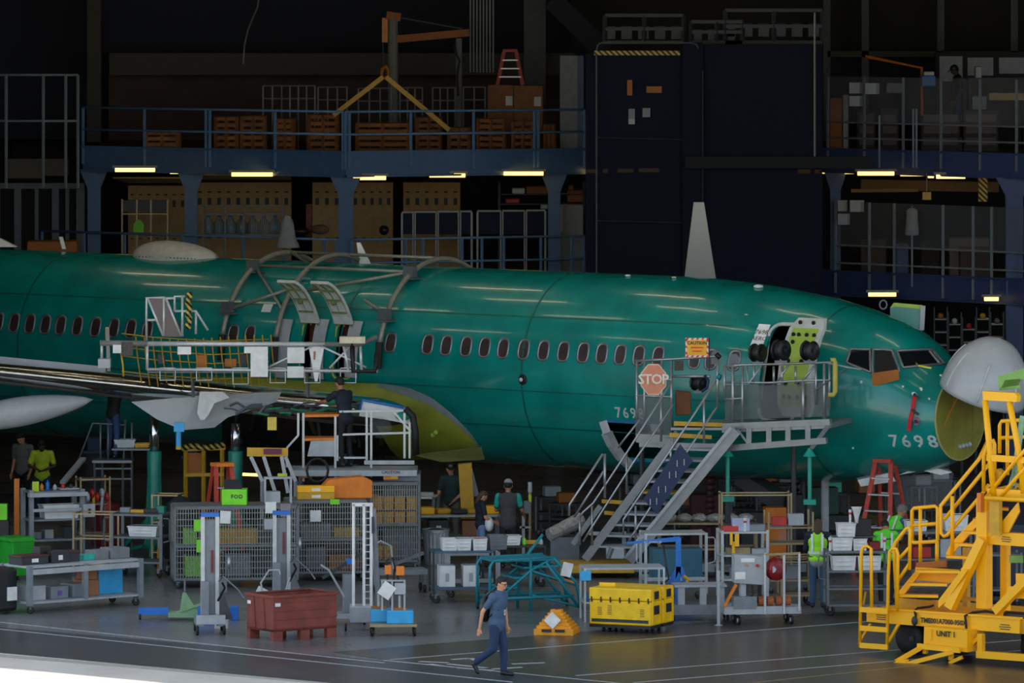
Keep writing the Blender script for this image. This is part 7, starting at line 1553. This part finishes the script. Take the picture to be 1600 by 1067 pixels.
yt([(1425,845),(1425,798),(1428,794),(1461,791),(1465,794),(1465,843),(1462,846),(1428,848),(1425,845)], .034, 'guard_rail', 1.3); yt([(1438,795),(1438,884)], .034, 'guard_rail', 1.3); yt([(1464,845),(1464,883)], .034, 'guard_rail', 1.3); yt([(1426,821),(1464,818)], .034, 'guard_rail', 1.3)
# upper stair
yt([(1543,690,1.6),(1530,717,1.3),(1470,790,.9),(1470,833,.9),(1475,838,.9),(1480,836,.9),(1536,770,1.3),(1545,757,1.4)], .034, 'guard_rail', 0); yt([(1475,812,.9),(1535,738,1.3),(1545,725,1.4)], .034, 'guard_rail', 0); yt([(1488,775,.9),(1488,868,.9)], .036, 'guard_rail', 0)
yp([(1478,864),(1486,848),(1527,805),(1540,796),(1540,806),(1482,872)], .04, 'stair_cheek', .9); yp([(1500,890),(1560,822),(1590,785),(1592,800),(1575,832),(1555,832),(1508,892)], .04, 'stair_cheek', .4)
for k in range(6): 
    y = 868-19*k; x0 = 1478+14*k; MB().hexa([pl(x0,y+4,.6),pl(x0+42,y+6,.6),pl(x0+42,y+4,1.0),pl(x0,y+2,1.0),pl(x0,y,.6),pl(x0+42,y+2,.6),pl(x0+42,y,1.0),pl(x0,y-2,1.0)]).build('stair_step', YEL, yg)
yt([(1640,660,.4),(1585,722,.4),(1530,790,.5)], .034, 'guard_rail', 0); yt([(1640,690,.4),(1585,750,.4),(1548,795,.5)], .034, 'guard_rail', 0)
# main legs and beams
yb((1538,778),(1538,950),.22,'main_column',.45,.18); yb((1556,775),(1556,835),.2,'main_column',.3,.1,YELD); yb((1532,770),(1532,800),.08,'bracket_plate',.3,.1,ORG)
MB().bar(pl(1536,842,.3), pl(1484,950,.1), .16, .16, up=NX).build('diagonal_leg', YEL, yg)
yp([(1541,831),(1720,840),(1720,862),(1541,850)], .18, 'cross_beam', .4)
yb((1571,850),(1571,955),.13,'rear_column',.9); yb((1640,870),(1556,955),.14,'diagonal_leg',.1); yb((1588,905),(1640,906),.2,'stair_step',.3,.03); yb((1575,925),(1640,928),.2,'stair_step',.2,.03); yb((1560,955),(1640,862),.1,'stair_cheek',.4); yb((1510,855),(1510,950),.1,'rear_column',1.4,m=YELD)
yb((1500,935),(1540,937),.06,'low_beam',.8,m=YELD)
yb((1545,770),(1700,778),.16,'platform_beam',.5,.1); yt([(1540,778),(1700,786)],.04,'platform_tube',.2); MB().hexa([pl(1548,768,.5),pl(1700,776,.5),pl(1720,764,2.0),pl(1600,756,2.0),pl(1548,764,.5),pl(1700,772,.5),pl(1720,760,2.0),pl(1600,752,2.0)]).build('platform_deck', YEL, yg)
# portal frame
yp([(1535,611),(1586,614),(1589,618),(1588,628),(1536,625)], .12, 'portal_head', .4); yt([(1539,625),(1546,700),(1553,775)], .055, 'portal_leg', .45); yt([(1577,628),(1589,690),(1600,770)], .055, 'portal_leg', .45)
yp([(1541,710),(1600,714),(1600,724),(1541,720)], .08, 'portal_cross', .42)
yt([(1562,708),(1562,664),(1565,658),(1620,655)], .034, 'guard_rail', 1.4); yt([(1574,660),(1574,742)], .034, 'guard_rail', 1.4); yt([(1563,684),(1620,682)], .034, 'guard_rail', 1.4); yt([(1537,768),(1537,712),(1545,690),(1552,688),(1554,694),(1554,745)], .034, 'guard_rail', .9)
yb((1565,735),(1555,755),.12,'seat_bracket',.6,.12,YELD)
# green fixture held at the top right
gf = thing('green_fixture', 'pale green steel fixture arm above the gantry at the right edge', 'fixture', pl(1600,770,.7)); PG = mat('fixture_green','6FA04A',.45)
MB().prism([pl(1559,588,.6),pl(1610,572,.6),pl(1640,570,.6),pl(1640,596,.6),pl(1590,592,.6),pl(1570,594,.6),pl(1564,606,.6),pl(1560,604,.6)], NX*.5).build('fixture_arm', PG, gf); MB().bar(pl(1562,608,.7), pl(1595,604,.7), .05, .03, up=NX).build('fixture_rib', PG, gf)
for a, b in (((1598,650),(1582,762)),((1612,650),(1600,765)),((1591,720),(1578,765))): MB().bar(pl(*a,.6), pl(*b,.6), .09, .05, up=NX).build('fixture_leg', mat('fixture_pale','8FC0A0',.4), gf)
for x, y in ((1585,752),(1591,754),(1584,761),(1590,763)): MB().cyl(pl(x,y,.5), pl(x,y,.58), .02, 8).build('fixture_bolt', BLACKP, gf)
MB().bb(pl(1578,0,.55).x, pl(1578,0,.55).y, pl(0,768,.55).z, pl(1600,0,.55).x, pl(1578,0,.55).y+.1, pl(0,758,.55).z).build('fixture_foot', PG, gf)
# cords on the deck
one('power_cable', MB().tube([pl(1430,972,-.06),pl(1431,962,-.06),pl(1429,955,.0),pl(1434,950,.1),pl(1452,948,.3),pl(1458,946,.5)], .022, 6), BLACK, 'black cord draped over the gantry deck, left one', 'cord')
one('power_cable', MB().tube([pl(1510,984,-.06),pl(1508,962,-.06),pl(1520,957,.1),pl(1540,955,.2),pl(1560,958,.1)], .025, 6), BLACK, 'black chain draped over the gantry deck, right one', 'cord')
one('cord_weight', MB().ball(pl(1429,970,-.08), .07, 8, (.8,.6,1.2)), DSTEEL, 'dark weight at the end of the left gantry cord', 'weight', smooth=True)
one('dark_roll', MB().cyl(pl(1572,962,.25), pl(1610,965,.25), .09, 12), BLACKP, 'black roll lying on the right end of the gantry deck', 'roll')
# ================================================================== PEOPLE
def limb(mb, p, q, r1, r2, n=9):
    p, q = V(p), V(q)
    if (q-p).length > 1e-4: mb.cyl(p, q, r1, n, r2)
    mb.ball(p, r1, 6); mb.ball(q, r2, 6)
def fuse(mb, vox, sm=4):
    def mods(o):
        r = o.modifiers.new('r', 'REMESH'); r.mode = 'VOXEL'; r.voxel_size = vox
        s = o.modifiers.new('s', 'SMOOTH'); s.iterations = sm; s.factor = .5
    return evalmesh(mb, mods)
SK1, SK2, SK3 = mat('skin_light','C98F6E',.6,var=.04), mat('skin_tan','A87355',.6,var=.04), mat('skin_dark','4A3024',.6,var=.04)
HB, HG, HN = mat('hair_black','0F0D0C',.7), mat('hair_grey','6E6862',.7), mat('hair_brown','4A3326',.7)
def person(label, loc, yaw, skin, shirt, pants, hair, shoes=BLACKP, H=1.75, pose=None, sleeve=.55, hairlen=0, extra=None, shirt_long=0, fat=0):
    J = dict(pel=(0,0,.95), che=(0,0,1.27), nec=(0,-.005,1.47), hea=(0,.025,1.625),
             sL=(-.185,0,1.41), eL=(-.235,-.03,1.13), wL=(-.22,.08,.89), sR=(.185,0,1.41), eR=(.235,-.03,1.13), wR=(.22,.08,.89),
             hL=(-.09,0,.93), kL=(-.10,.02,.50), aL=(-.10,-.03,.09), hR=(.09,0,.93), kR=(.10,.02,.50), aR=(.10,-.03,.09), tL=None, tR=None, turn=0)
    J.update(pose or {}); turn = J.pop('turn')
    sc_ = H/1.75; j = {k: V(v)*sc_ for k, v in J.items() if v is not None}
    t = thing('person', label, 'person', loc, yaw)
    s = sc_
    up = (j['nec']-j['pel']).normalized(); q_ = ZZ.rotation_difference(up).to_matrix()
    hd = (j['hea']-j['nec']).normalized(); Rh = Matrix.Rotation(turn, 3, 'Z')@ZZ.rotation_difference(hd).to_matrix()
    def torso(mb, g):
        g = g+(fat if g > 0 else 0)
        m = (j['pel']+j['che'])/2
        mb.ball(j['che']+up*.03*s, 1*s, 10, (.165+g,.108+g,.20+g), q_); mb.ball(m, 1*s, 10, (.145+g,.105+g,.2+g), q_); mb.ball(j['pel'], 1*s, 10, (.16+g,.115+g,.13+g), q_)
        for S in 'LR': limb(mb, j['s'+S], (j['che']+up*.1*s), (.058+g)*s, (.09+g)*s)
        limb(mb, j['che']+up*.1*s, j['nec'], .075*s, .05*s)
    b = MB(); torso(b, -.008); limb(b, j['nec']-up*.04*s, j['hea']-hd*.06*s, .056*s, .052*s)
    b.ball(j['hea'], s, 10, (.075,.095,.115), Rh); b.ball(j['hea']+Rh@V((0,.035,-.062))*s, s, 8, (.052,.052,.052), Rh); b.ball(j['hea']+Rh@V((0,.097,-.012))*s, s, 6, (.014,.022,.024), Rh)
    b.ball(j['hea']+Rh@V((0,.085,-.062))*s, s, 6, (.024,.014,.012), Rh); b.ball(j['hea']+Rh@V((0,.078,.02))*s, s, 6, (.05,.02,.012), Rh)
    for e in (-1, 1): b.ball(j['hea']+Rh@V((e*.078,-.005,-.012))*s, s, 6, (.012,.02,.032), Rh)
    for S in 'LR':
        sg = -1 if S == 'L' else 1; e, w_ = j['e'+S], j['w'+S]
        limb(b, j['s'+S], e, .047*s, .038*s); limb(b, e, w_, .038*s, .026*s)
        d = (w_-e).normalized(); side_ = V((1,0,0))*-sg; side_ = (side_-d*side_.dot(d)).normalized(); nn = d.cross(side_).normalized()
        Rm = Matrix((side_, nn, d)).transposed(); fr = V((0,1,0)); fr = (fr-d*fr.dot(d)); fr = fr.normalized() if fr.length > .2 else nn
        sd_ = d.cross(fr).normalized()
        b.ball(w_+d*.05*s, s, 8, (.02,.04,.05), Matrix((sd_, fr, d)).transposed())
        for k in range(4):
            o_ = w_+d*.085*s+fr*(-.027+.018*k)*s; L_ = (.06,.072,.068,.055)[k]*s; m1 = o_+d*L_*.5+sd_*.004*sg; limb(b, o_, m1, .0105*s, .0095*s, 6); limb(b, m1, m1+d*L_*.42+sd_*.012*sg*-1*s, .0095*s, .008*s, 6)
        o_ = w_+d*.03*s+fr*.03*s; limb(b, o_, o_+d*.035*s+fr*.022*s, .012*s, .011*s, 6); limb(b, o_+d*.035*s+fr*.022*s, o_+d*.065*s+fr*.028*s, .011*s, .009*s, 6)
        limb(b, j['h'+S], j['k'+S], .075*s, .05*s); limb(b, j['k'+S], j['a'+S], .048*s, .034*s)
    body = fuse(b, .010*s, 3); L(t, body, 'body', skin, True)
    sh = MB(); torso(sh, .014)
    for S in 'LR':
        e = j['s'+S].lerp(j['e'+S], min(1, sleeve/.55*.72) if sleeve < .9 else 1); limb(sh, j['s'+S], e, .068*s, .058*s)
        if sleeve > .9: limb(sh, e, j['e'+S].lerp(j['w'+S], .9), .055*s, .04*s)
    if shirt_long: sh.ball(j['pel']-up*.06*s, s, 10, (.178,.135,.14), q_)
    L(t, fuse(sh, .014*s), 'shirt', shirt, True)
    if pants:
        p = MB(); p.ball(j['pel']-up*.02*s, s, 10, (.168,.122,.12), q_)
        for S in 'LR': limb(p, j['h'+S], j['k'+S], (.09+fat*.6)*s, (.066+fat*.6)*s); limb(p, j['k'+S], j['k'+S].lerp(j['a'+S], .93), (.064+fat*.6)*s, (.052+fat*.5)*s)
        L(t, fuse(p, .014*s), 'trousers', pants, True)
    for S in 'LR':
        a = j['a'+S]; f_ = j.get('t'+S, a+V((0,.17,-.045))*s); m = MB(); limb(m, a-V((0,.03,.03))*s, f_, .045*s, .036*s); limb(m, a, a-V((0,.02,.03))*s, .045*s, .048*s)
        o = fuse(m, .012*s); 
        L(t, o, 'shoe', shoes, True)
    if hair:
        h = MB(); h.ball(j['hea']+Rh@V((0,-.022,.022))*s, s, 10, (.084,.092,.108), Rh)
        h.ball(j['hea']+Rh@V((0,.03,.07))*s, s, 8, (.068,.06,.052), Rh)
        if hairlen: h.ball(j['hea']+Rh@V((0,-.07,-.08))*s, s, 10, (.085,.05,.12+hairlen*.4), Rh)
        L(t, fuse(h, .012*s), 'hair', hair, True)
    for e in (-1, 1): L(t, MB().ball(j['hea']+Rh@V((e*.03,.089,.004))*s, .0105*s, 6), 'eye', BLACKP)
    if extra: extra(t, j, Rh, s, up, q_)
    return t
def cap(m, back=False):
    def f(t, j, Rh, s, up, q_):
        c = MB(); c.ball(j['hea']+Rh@V((0,-.008,.05))*s, s, 10, (.088,.104,.085), Rh); y = -1 if back else 1
        c.prism([j['hea']+Rh@V(p)*s for p in ((-.06,.06*y,.055),(.06,.06*y,.055),(.055,.16*y,.04),(0,.185*y,.036),(-.055,.16*y,.04))], V((0,0,.012))); L(t, fuse(c, .010*s, 2), 'cap', m, True)
    return f
def vest(m, textb=False):
    REF = mat('reflective_band','D8DCE0',.3,.2)
    def f(t, j, Rh, s, up, q_):
        c = MB(); g = .03; c.ball(j['che']+up*.02*s, s, 10, (.168+g,.112+g,.2+g), q_); c.ball((j['pel']+j['che'])/2, s, 10, (.155+g,.112+g,.18+g), q_); c.ball(j['pel']+up*.0*s, s, 10, (.16+g,.118+g,.08+g), q_)
        for S in 'LR': limb(c, j['s'+S].lerp(j['che']+up*.12*s, .3), j['che']+up*.1*s, .08*s, .1*s)
        v = L(t, fuse(c, .014*s), 'vest', m, True)
        R_ = q_; c0 = (j['pel']+j['che'])/2
        def ring(h, w_, rx, ry): return [[c0+R_@V((rx*math.cos(a*.3142),ry*math.sin(a*.3142),h+dz))*s for a in range(20)] for dz in (-w_/2, w_/2)]
        o = MB().grid(ring(-.03,.05,.196,.152), True).build('reflective_band', REF, None, True); o.parent = v
        for x in (-.1, .1):
            for y in (-.148, .148): o = MB().hexa([c0+R_@V(p)*s for p in ((x-.022,y-.003,0),(x+.022,y-.003,0),(x+.022,y+.003,0),(x-.022,y+.003,0),(x-.022,y*.93-.003,.34),(x+.022,y*.93-.003,.34),(x+.022,y*.93+.003,.34),(x-.022,y*.93+.003,.34))]).build('reflective_band', REF, None); o.parent = v
        if textb:
            o = MB().box(c0+R_@V((0,-.152,.22))*s, (.16,.006,.02)).build('back_lettering', DSTEEL, None); o.parent = v
    return f
DEN = mat('jeans_blue','1F3558',.8); NAVYS = mat('shirt_navy','15202E',.8); CHAM = mat('shirt_chambray','3F5874',.85); GRAYT = mat('tee_grey','3E3F42',.85)
# walking man
def backpack(t, j, Rh, s, up, q_):
    b = MB(); b.ball(V((0,-.2,1.16))*s, s, 10, (.14,.09,.24)); L(t, fuse(b, .014), 'backpack', BLACKP, True)
    for x in (-.11, .11): L(t, MB().tube([V(p)*s for p in ((x,-.14,1.38),(x,-.03,1.475),(x,.09,1.42),(x,.13,1.30),(x*1.2,.1,1.16),(x*1.45,-.05,1.05))], .021, 6), 'backpack_strap', BLACKP)
    L(t, MB().tube([V(p)*s for p in ((-.06,.06,1.46),(-.03,.15,1.28),(0,.165,1.17),(.03,.15,1.28),(.06,.06,1.46))], .006, 5), 'lanyard', BLACKP); L(t, MB().box(V((0,.165,1.11))*s, (.055,.008,.09)), 'badge', PAPER)
    g = j['hea']
    for e in (-1, 1): L(t, MB().tube([g+Rh@V((e*.032+.026*math.cos(a*.785),.1,.004+.019*math.sin(a*.785)))*s for a in range(8)], .004, 5, True), 'glasses_rim', BLACKP)
    L(t, MB().tube([g+Rh@V(p)*s for p in ((-.08,.0,.01),(-.06,.09,.01),(.06,.09,.01),(.08,.0,.01))], .0035, 5), 'glasses_frame', BLACKP)
mp_ = G(775, 1057)
person('man in a blue short-sleeved shirt and jeans walking with a backpack and glasses', mp_, math.radians(-114), SK1, CHAM, DEN, HB, H=1.72, sleeve=.5, shirt_long=1, fat=.018, extra=backpack,
       pose=dict(pel=(0,.02,.93), che=(0,.05,1.24), nec=(0,.07,1.45), hea=(0,.10,1.60), eL=(-.25,.06,1.12), wL=(-.24,.10,.86), sL=(-.18,.06,1.39), sR=(.19,.03,1.38), eR=(.25,-.14,1.13), wR=(.24,-.20,.85),
                 hL=(-.09,.02,.91), kL=(-.1,.10,.50), aL=(-.10,.10,.09), hR=(.09,.02,.91), kR=(.1,.0,.49), aR=(.1,-.34,.24), tR=(.1,-.30,.07), turn=-.05))
# woman in lime vest
VESTG = mat('vest_lime','9BEA22',.55); 
def vl(t, j, Rh, s, up, q_):
    vest(VESTG)(t, j, Rh, s, up, q_); c = MB(); c.ball(V((0,0,.90))*s, s, 10, (.18,.14,.13)); L(t, fuse(c, .014), 'shirt_hem', mat('hem_grey','8A8C90',.8), True)
person('brown-haired person in lime reflective vest, back turned, left of the white tub cart', G(1278, 950), math.radians(-8), SK2, NAVYS, mat('jeans_dim','34506A',.8), HN, H=1.68, fat=.01, sleeve=1, hairlen=.05, extra=vl,
       pose=dict(hea=(0,.05,1.60), eL=(-.25,.08,1.13), wL=(-.15,.28,1.05), eR=(.25,.08,1.13), wR=(.18,.28,1.08)))
person('person in green vest with back lettering and black trousers right of the white tubs', G(1384, 945), math.radians(5), SK2, mat('vest_green','5CDA2A',.55), mat('black_trousers','101114',.8), HB, H=1.64, sleeve=.3, extra=vest(mat('vest_green','5CDA2A',.55), True),
       pose=dict(hea=(0,.10,1.56), eL=(-.24,.12,1.13), wL=(-.15,.32,1.05), eR=(.24,.12,1.13), wR=(.15,.32,1.05)))
person('grey-haired man in blue shirt and green vest leaning behind the yellow gantry', G(1391, 930), math.radians(-50), SK2, mat('shirt_blue','32557C',.8), mat('black_trousers','101114',.8), HG, H=1.80, sleeve=.5, extra=vest(mat('vest_green','5CDA2A',.55)),
       pose=dict(che=(0,.12,1.24), nec=(0,.22,1.42), hea=(0,.30,1.54), sL=(-.18,.18,1.37), sR=(.18,.18,1.37), eL=(-.22,.28,1.12), wL=(-.15,.48,1.10), eR=(.22,.28,1.12), wR=(.15,.48,1.10)))
# man in grey and teal tee
def tealsl(t, j, Rh, s, up, q_):
    cap(mat('cap_grey','8E9090',.7), True)(t, j, Rh, s, up, q_)
    for S in 'LR': c = MB(); limb(c, j['s'+S], j['s'+S].lerp(j['e'+S], .62), .074*s, .064*s); L(t, fuse(c, .014), 'sleeve', mat('sleeve_teal','12A08A',.7), True)
person('man in grey tee with teal sleeves and backwards cap at the tool post', G(794, 889), math.radians(-6), SK2, GRAYT, mat('black_trousers','101114',.8), HB, H=1.78, extra=tealsl, shirt_long=1,
       pose=dict(eL=(-.25,.12,1.13), wL=(-.2,.35,1.12), eR=(.26,.08,1.14), wR=(.28,.3,1.02)))
def bag(t, j, Rh, s, up, q_): L(t, MB().ball(V((.12,.14,.86)), .15, 8, (1,.6,1)), 'hip_pouch', PAPER, True)
person('person with long brown hair and dark tee beside the man in the grey tee', G(751, 886), math.radians(-75), SK1, NAVYS, mat('jeans_pale','6E86A8',.8), HN, H=1.56, hairlen=.12, extra=bag,
       pose=dict(hea=(0,.06,1.58), eL=(-.22,.08,1.12), wL=(-.15,.34,1.0), eR=(.24,.05,1.12), wR=(.2,.32,.98)))
person('man in a dark green shirt and cap standing behind the bench of yellow parts', G(705, 856), math.radians(160), SK1, mat('shirt_dkgreen','1E3A38',.8), mat('beige_trousers','6E6A5E',.8), HG, H=1.76, extra=cap(BLACKP),
       pose=dict(hea=(0,.05,1.62), eL=(-.25,.05,1.12), wL=(-.15,.25,.98), eR=(.25,.05,1.12), wR=(.22,.18,.9), turn=.5))
person('dark-haired person in a black top behind the white counter near the caution sign', G(592, 840), math.radians(-130), SK3, mat('black_top','0E1013',.8), DEN, HB, H=1.72, pose=dict(hea=(0,.05,1.6)))
# worker in the wing bay
p0 = P(540, 735, 134.9)
person('worker in a dark navy tee on the work platform reaching into the wing bay', V((p0.x, 134.7, P(540,731,134.6).z)), math.radians(42), SK2, NAVYS, mat('black_trousers','101114',.8), HB, H=1.82,
       pose=dict(che=(0,.06,1.26), nec=(0,.12,1.46), hea=(0,.17,1.60), sL=(-.18,.1,1.40), sR=(.18,.1,1.40), eL=(-.26,.28,1.26), wL=(-.2,.5,1.24), eR=(.27,.2,1.16), wR=(.12,.42,1.15)))
person('person in a yellow-green tee looking down behind the benches at the left', G(66, 813), math.radians(175), SK3, mat('tee_yellowgreen','B8D430',.7), DEN, HB, H=1.78,
       pose=dict(nec=(0,.03,1.46), hea=(0,.10,1.58), eL=(-.27,.05,1.15), wL=(-.08,.24,1.08), eR=(.27,.05,1.15), wR=(.08,.26,1.1)))
p0 = P(176, 717, 136.8)
person('dark-clothed worker in jeans standing on the thin access stand reaching up under the wing', V((p0.x, 136.85, p0.z)), math.radians(-40), SK3, mat('black_top','0E1013',.8), mat('jeans_under','223A66',.8), HB, H=1.68,
       pose=dict(che=(0,.05,1.24), nec=(0,.1,1.42), hea=(0,.14,1.54), eL=(-.24,.22,1.32), wL=(-.2,.42,1.45), eR=(.26,.2,1.28), wR=(.2,.42,1.42)))
person('person in pale grey clothes half hidden beyond the benches at the far left', G(36, 806), math.radians(150), SK1, mat('shirt_pale','6A6C6E',.8), mat('black_trousers','101114',.8), HB, H=1.84, pose=dict(hea=(0,.08,1.6)))
stp = one('step_box', MB().bb(P(1480,0,165.2).x,165.0,ZD,P(1516,0,165.2).x,165.8,ZD+.32), STEEL, 'low dim step box under the capped worker', 'box')
person('capped worker in silhouette at the desk on the upper right deck', V((P(1496,0,165.4).x, 165.4, ZD+.32)), math.radians(100), SK3, mat('black_top','0E1013',.8), DEN, HB, H=1.78, extra=cap(BLACKP), pose=dict(hea=(0,.07,1.6)))
# black tool post with lamp, beside the man in the grey tee
t = thing('tool_post', 'post with lamp and instruments beside the man in the grey tee', 'post', G(828, 880))
L(t, MB().cyl((0,0,0),(0,0,1.55),.03,8), 'post_shaft', BRONZE); L(t, MB().cyl((0,0,1.42),(0,0,1.62),.045,10), 'lamp_head', LGREY); L(t, MB().bb(-.12,-.08,1.0,.0,.05,1.25), 'instrument_box', STEEL); L(t, MB().bb(-.2,-.05,.0,.02,.02,.05), 'post_foot', STEEL)
L(t, MB().bb(-.16,-.05,.05,-.1,.0,.95), 'side_rail', LGREY); L(t, MB().bb(-.2,-.05,.7,.02,.02,.74), 'cross_rail', LGREY); L(t, MB().box((0,-.05,1.3),(.06,.02,.14)), 'lime_gauge', mat('lime_card','B8D22A',.6))
# high-bay tube lamps above the aircraft, out of the picture: they streak the skin
k = 0
for l in range(-22, 16, 5):
    for n_ in (-12, -17.5, -20.5, -23):
        c = D0+U*(l+(n_*.37) % 3)+N*n_+V((0,0,HH-1.2)); a, b = c-U*1.1, c+U*1.1; k += 1
        t = thing('high_bay_light', 'tube lamp hanging high over the aircraft, out of frame', 'light', c, 0, 'high bay tube lamps over the aircraft')
        MB().cyl(a, b, .09, 8).build('tube', mat('high_bay_glow','FFF0C8',emit=9), t); MB().bar(a+V((0,0,.08)), b+V((0,0,.08)), .16, .05).build('housing', FIX, t)
        for e in (a, b): MB().bar(e.lerp(c,.2)+V((0,0,.1)), V((e.lerp(c,.2).x, e.lerp(c,.2).y, HH+.58)), .02).build('suspension_rod', STEEL, t)
print('OBJECTS', len(bpy.data.objects))
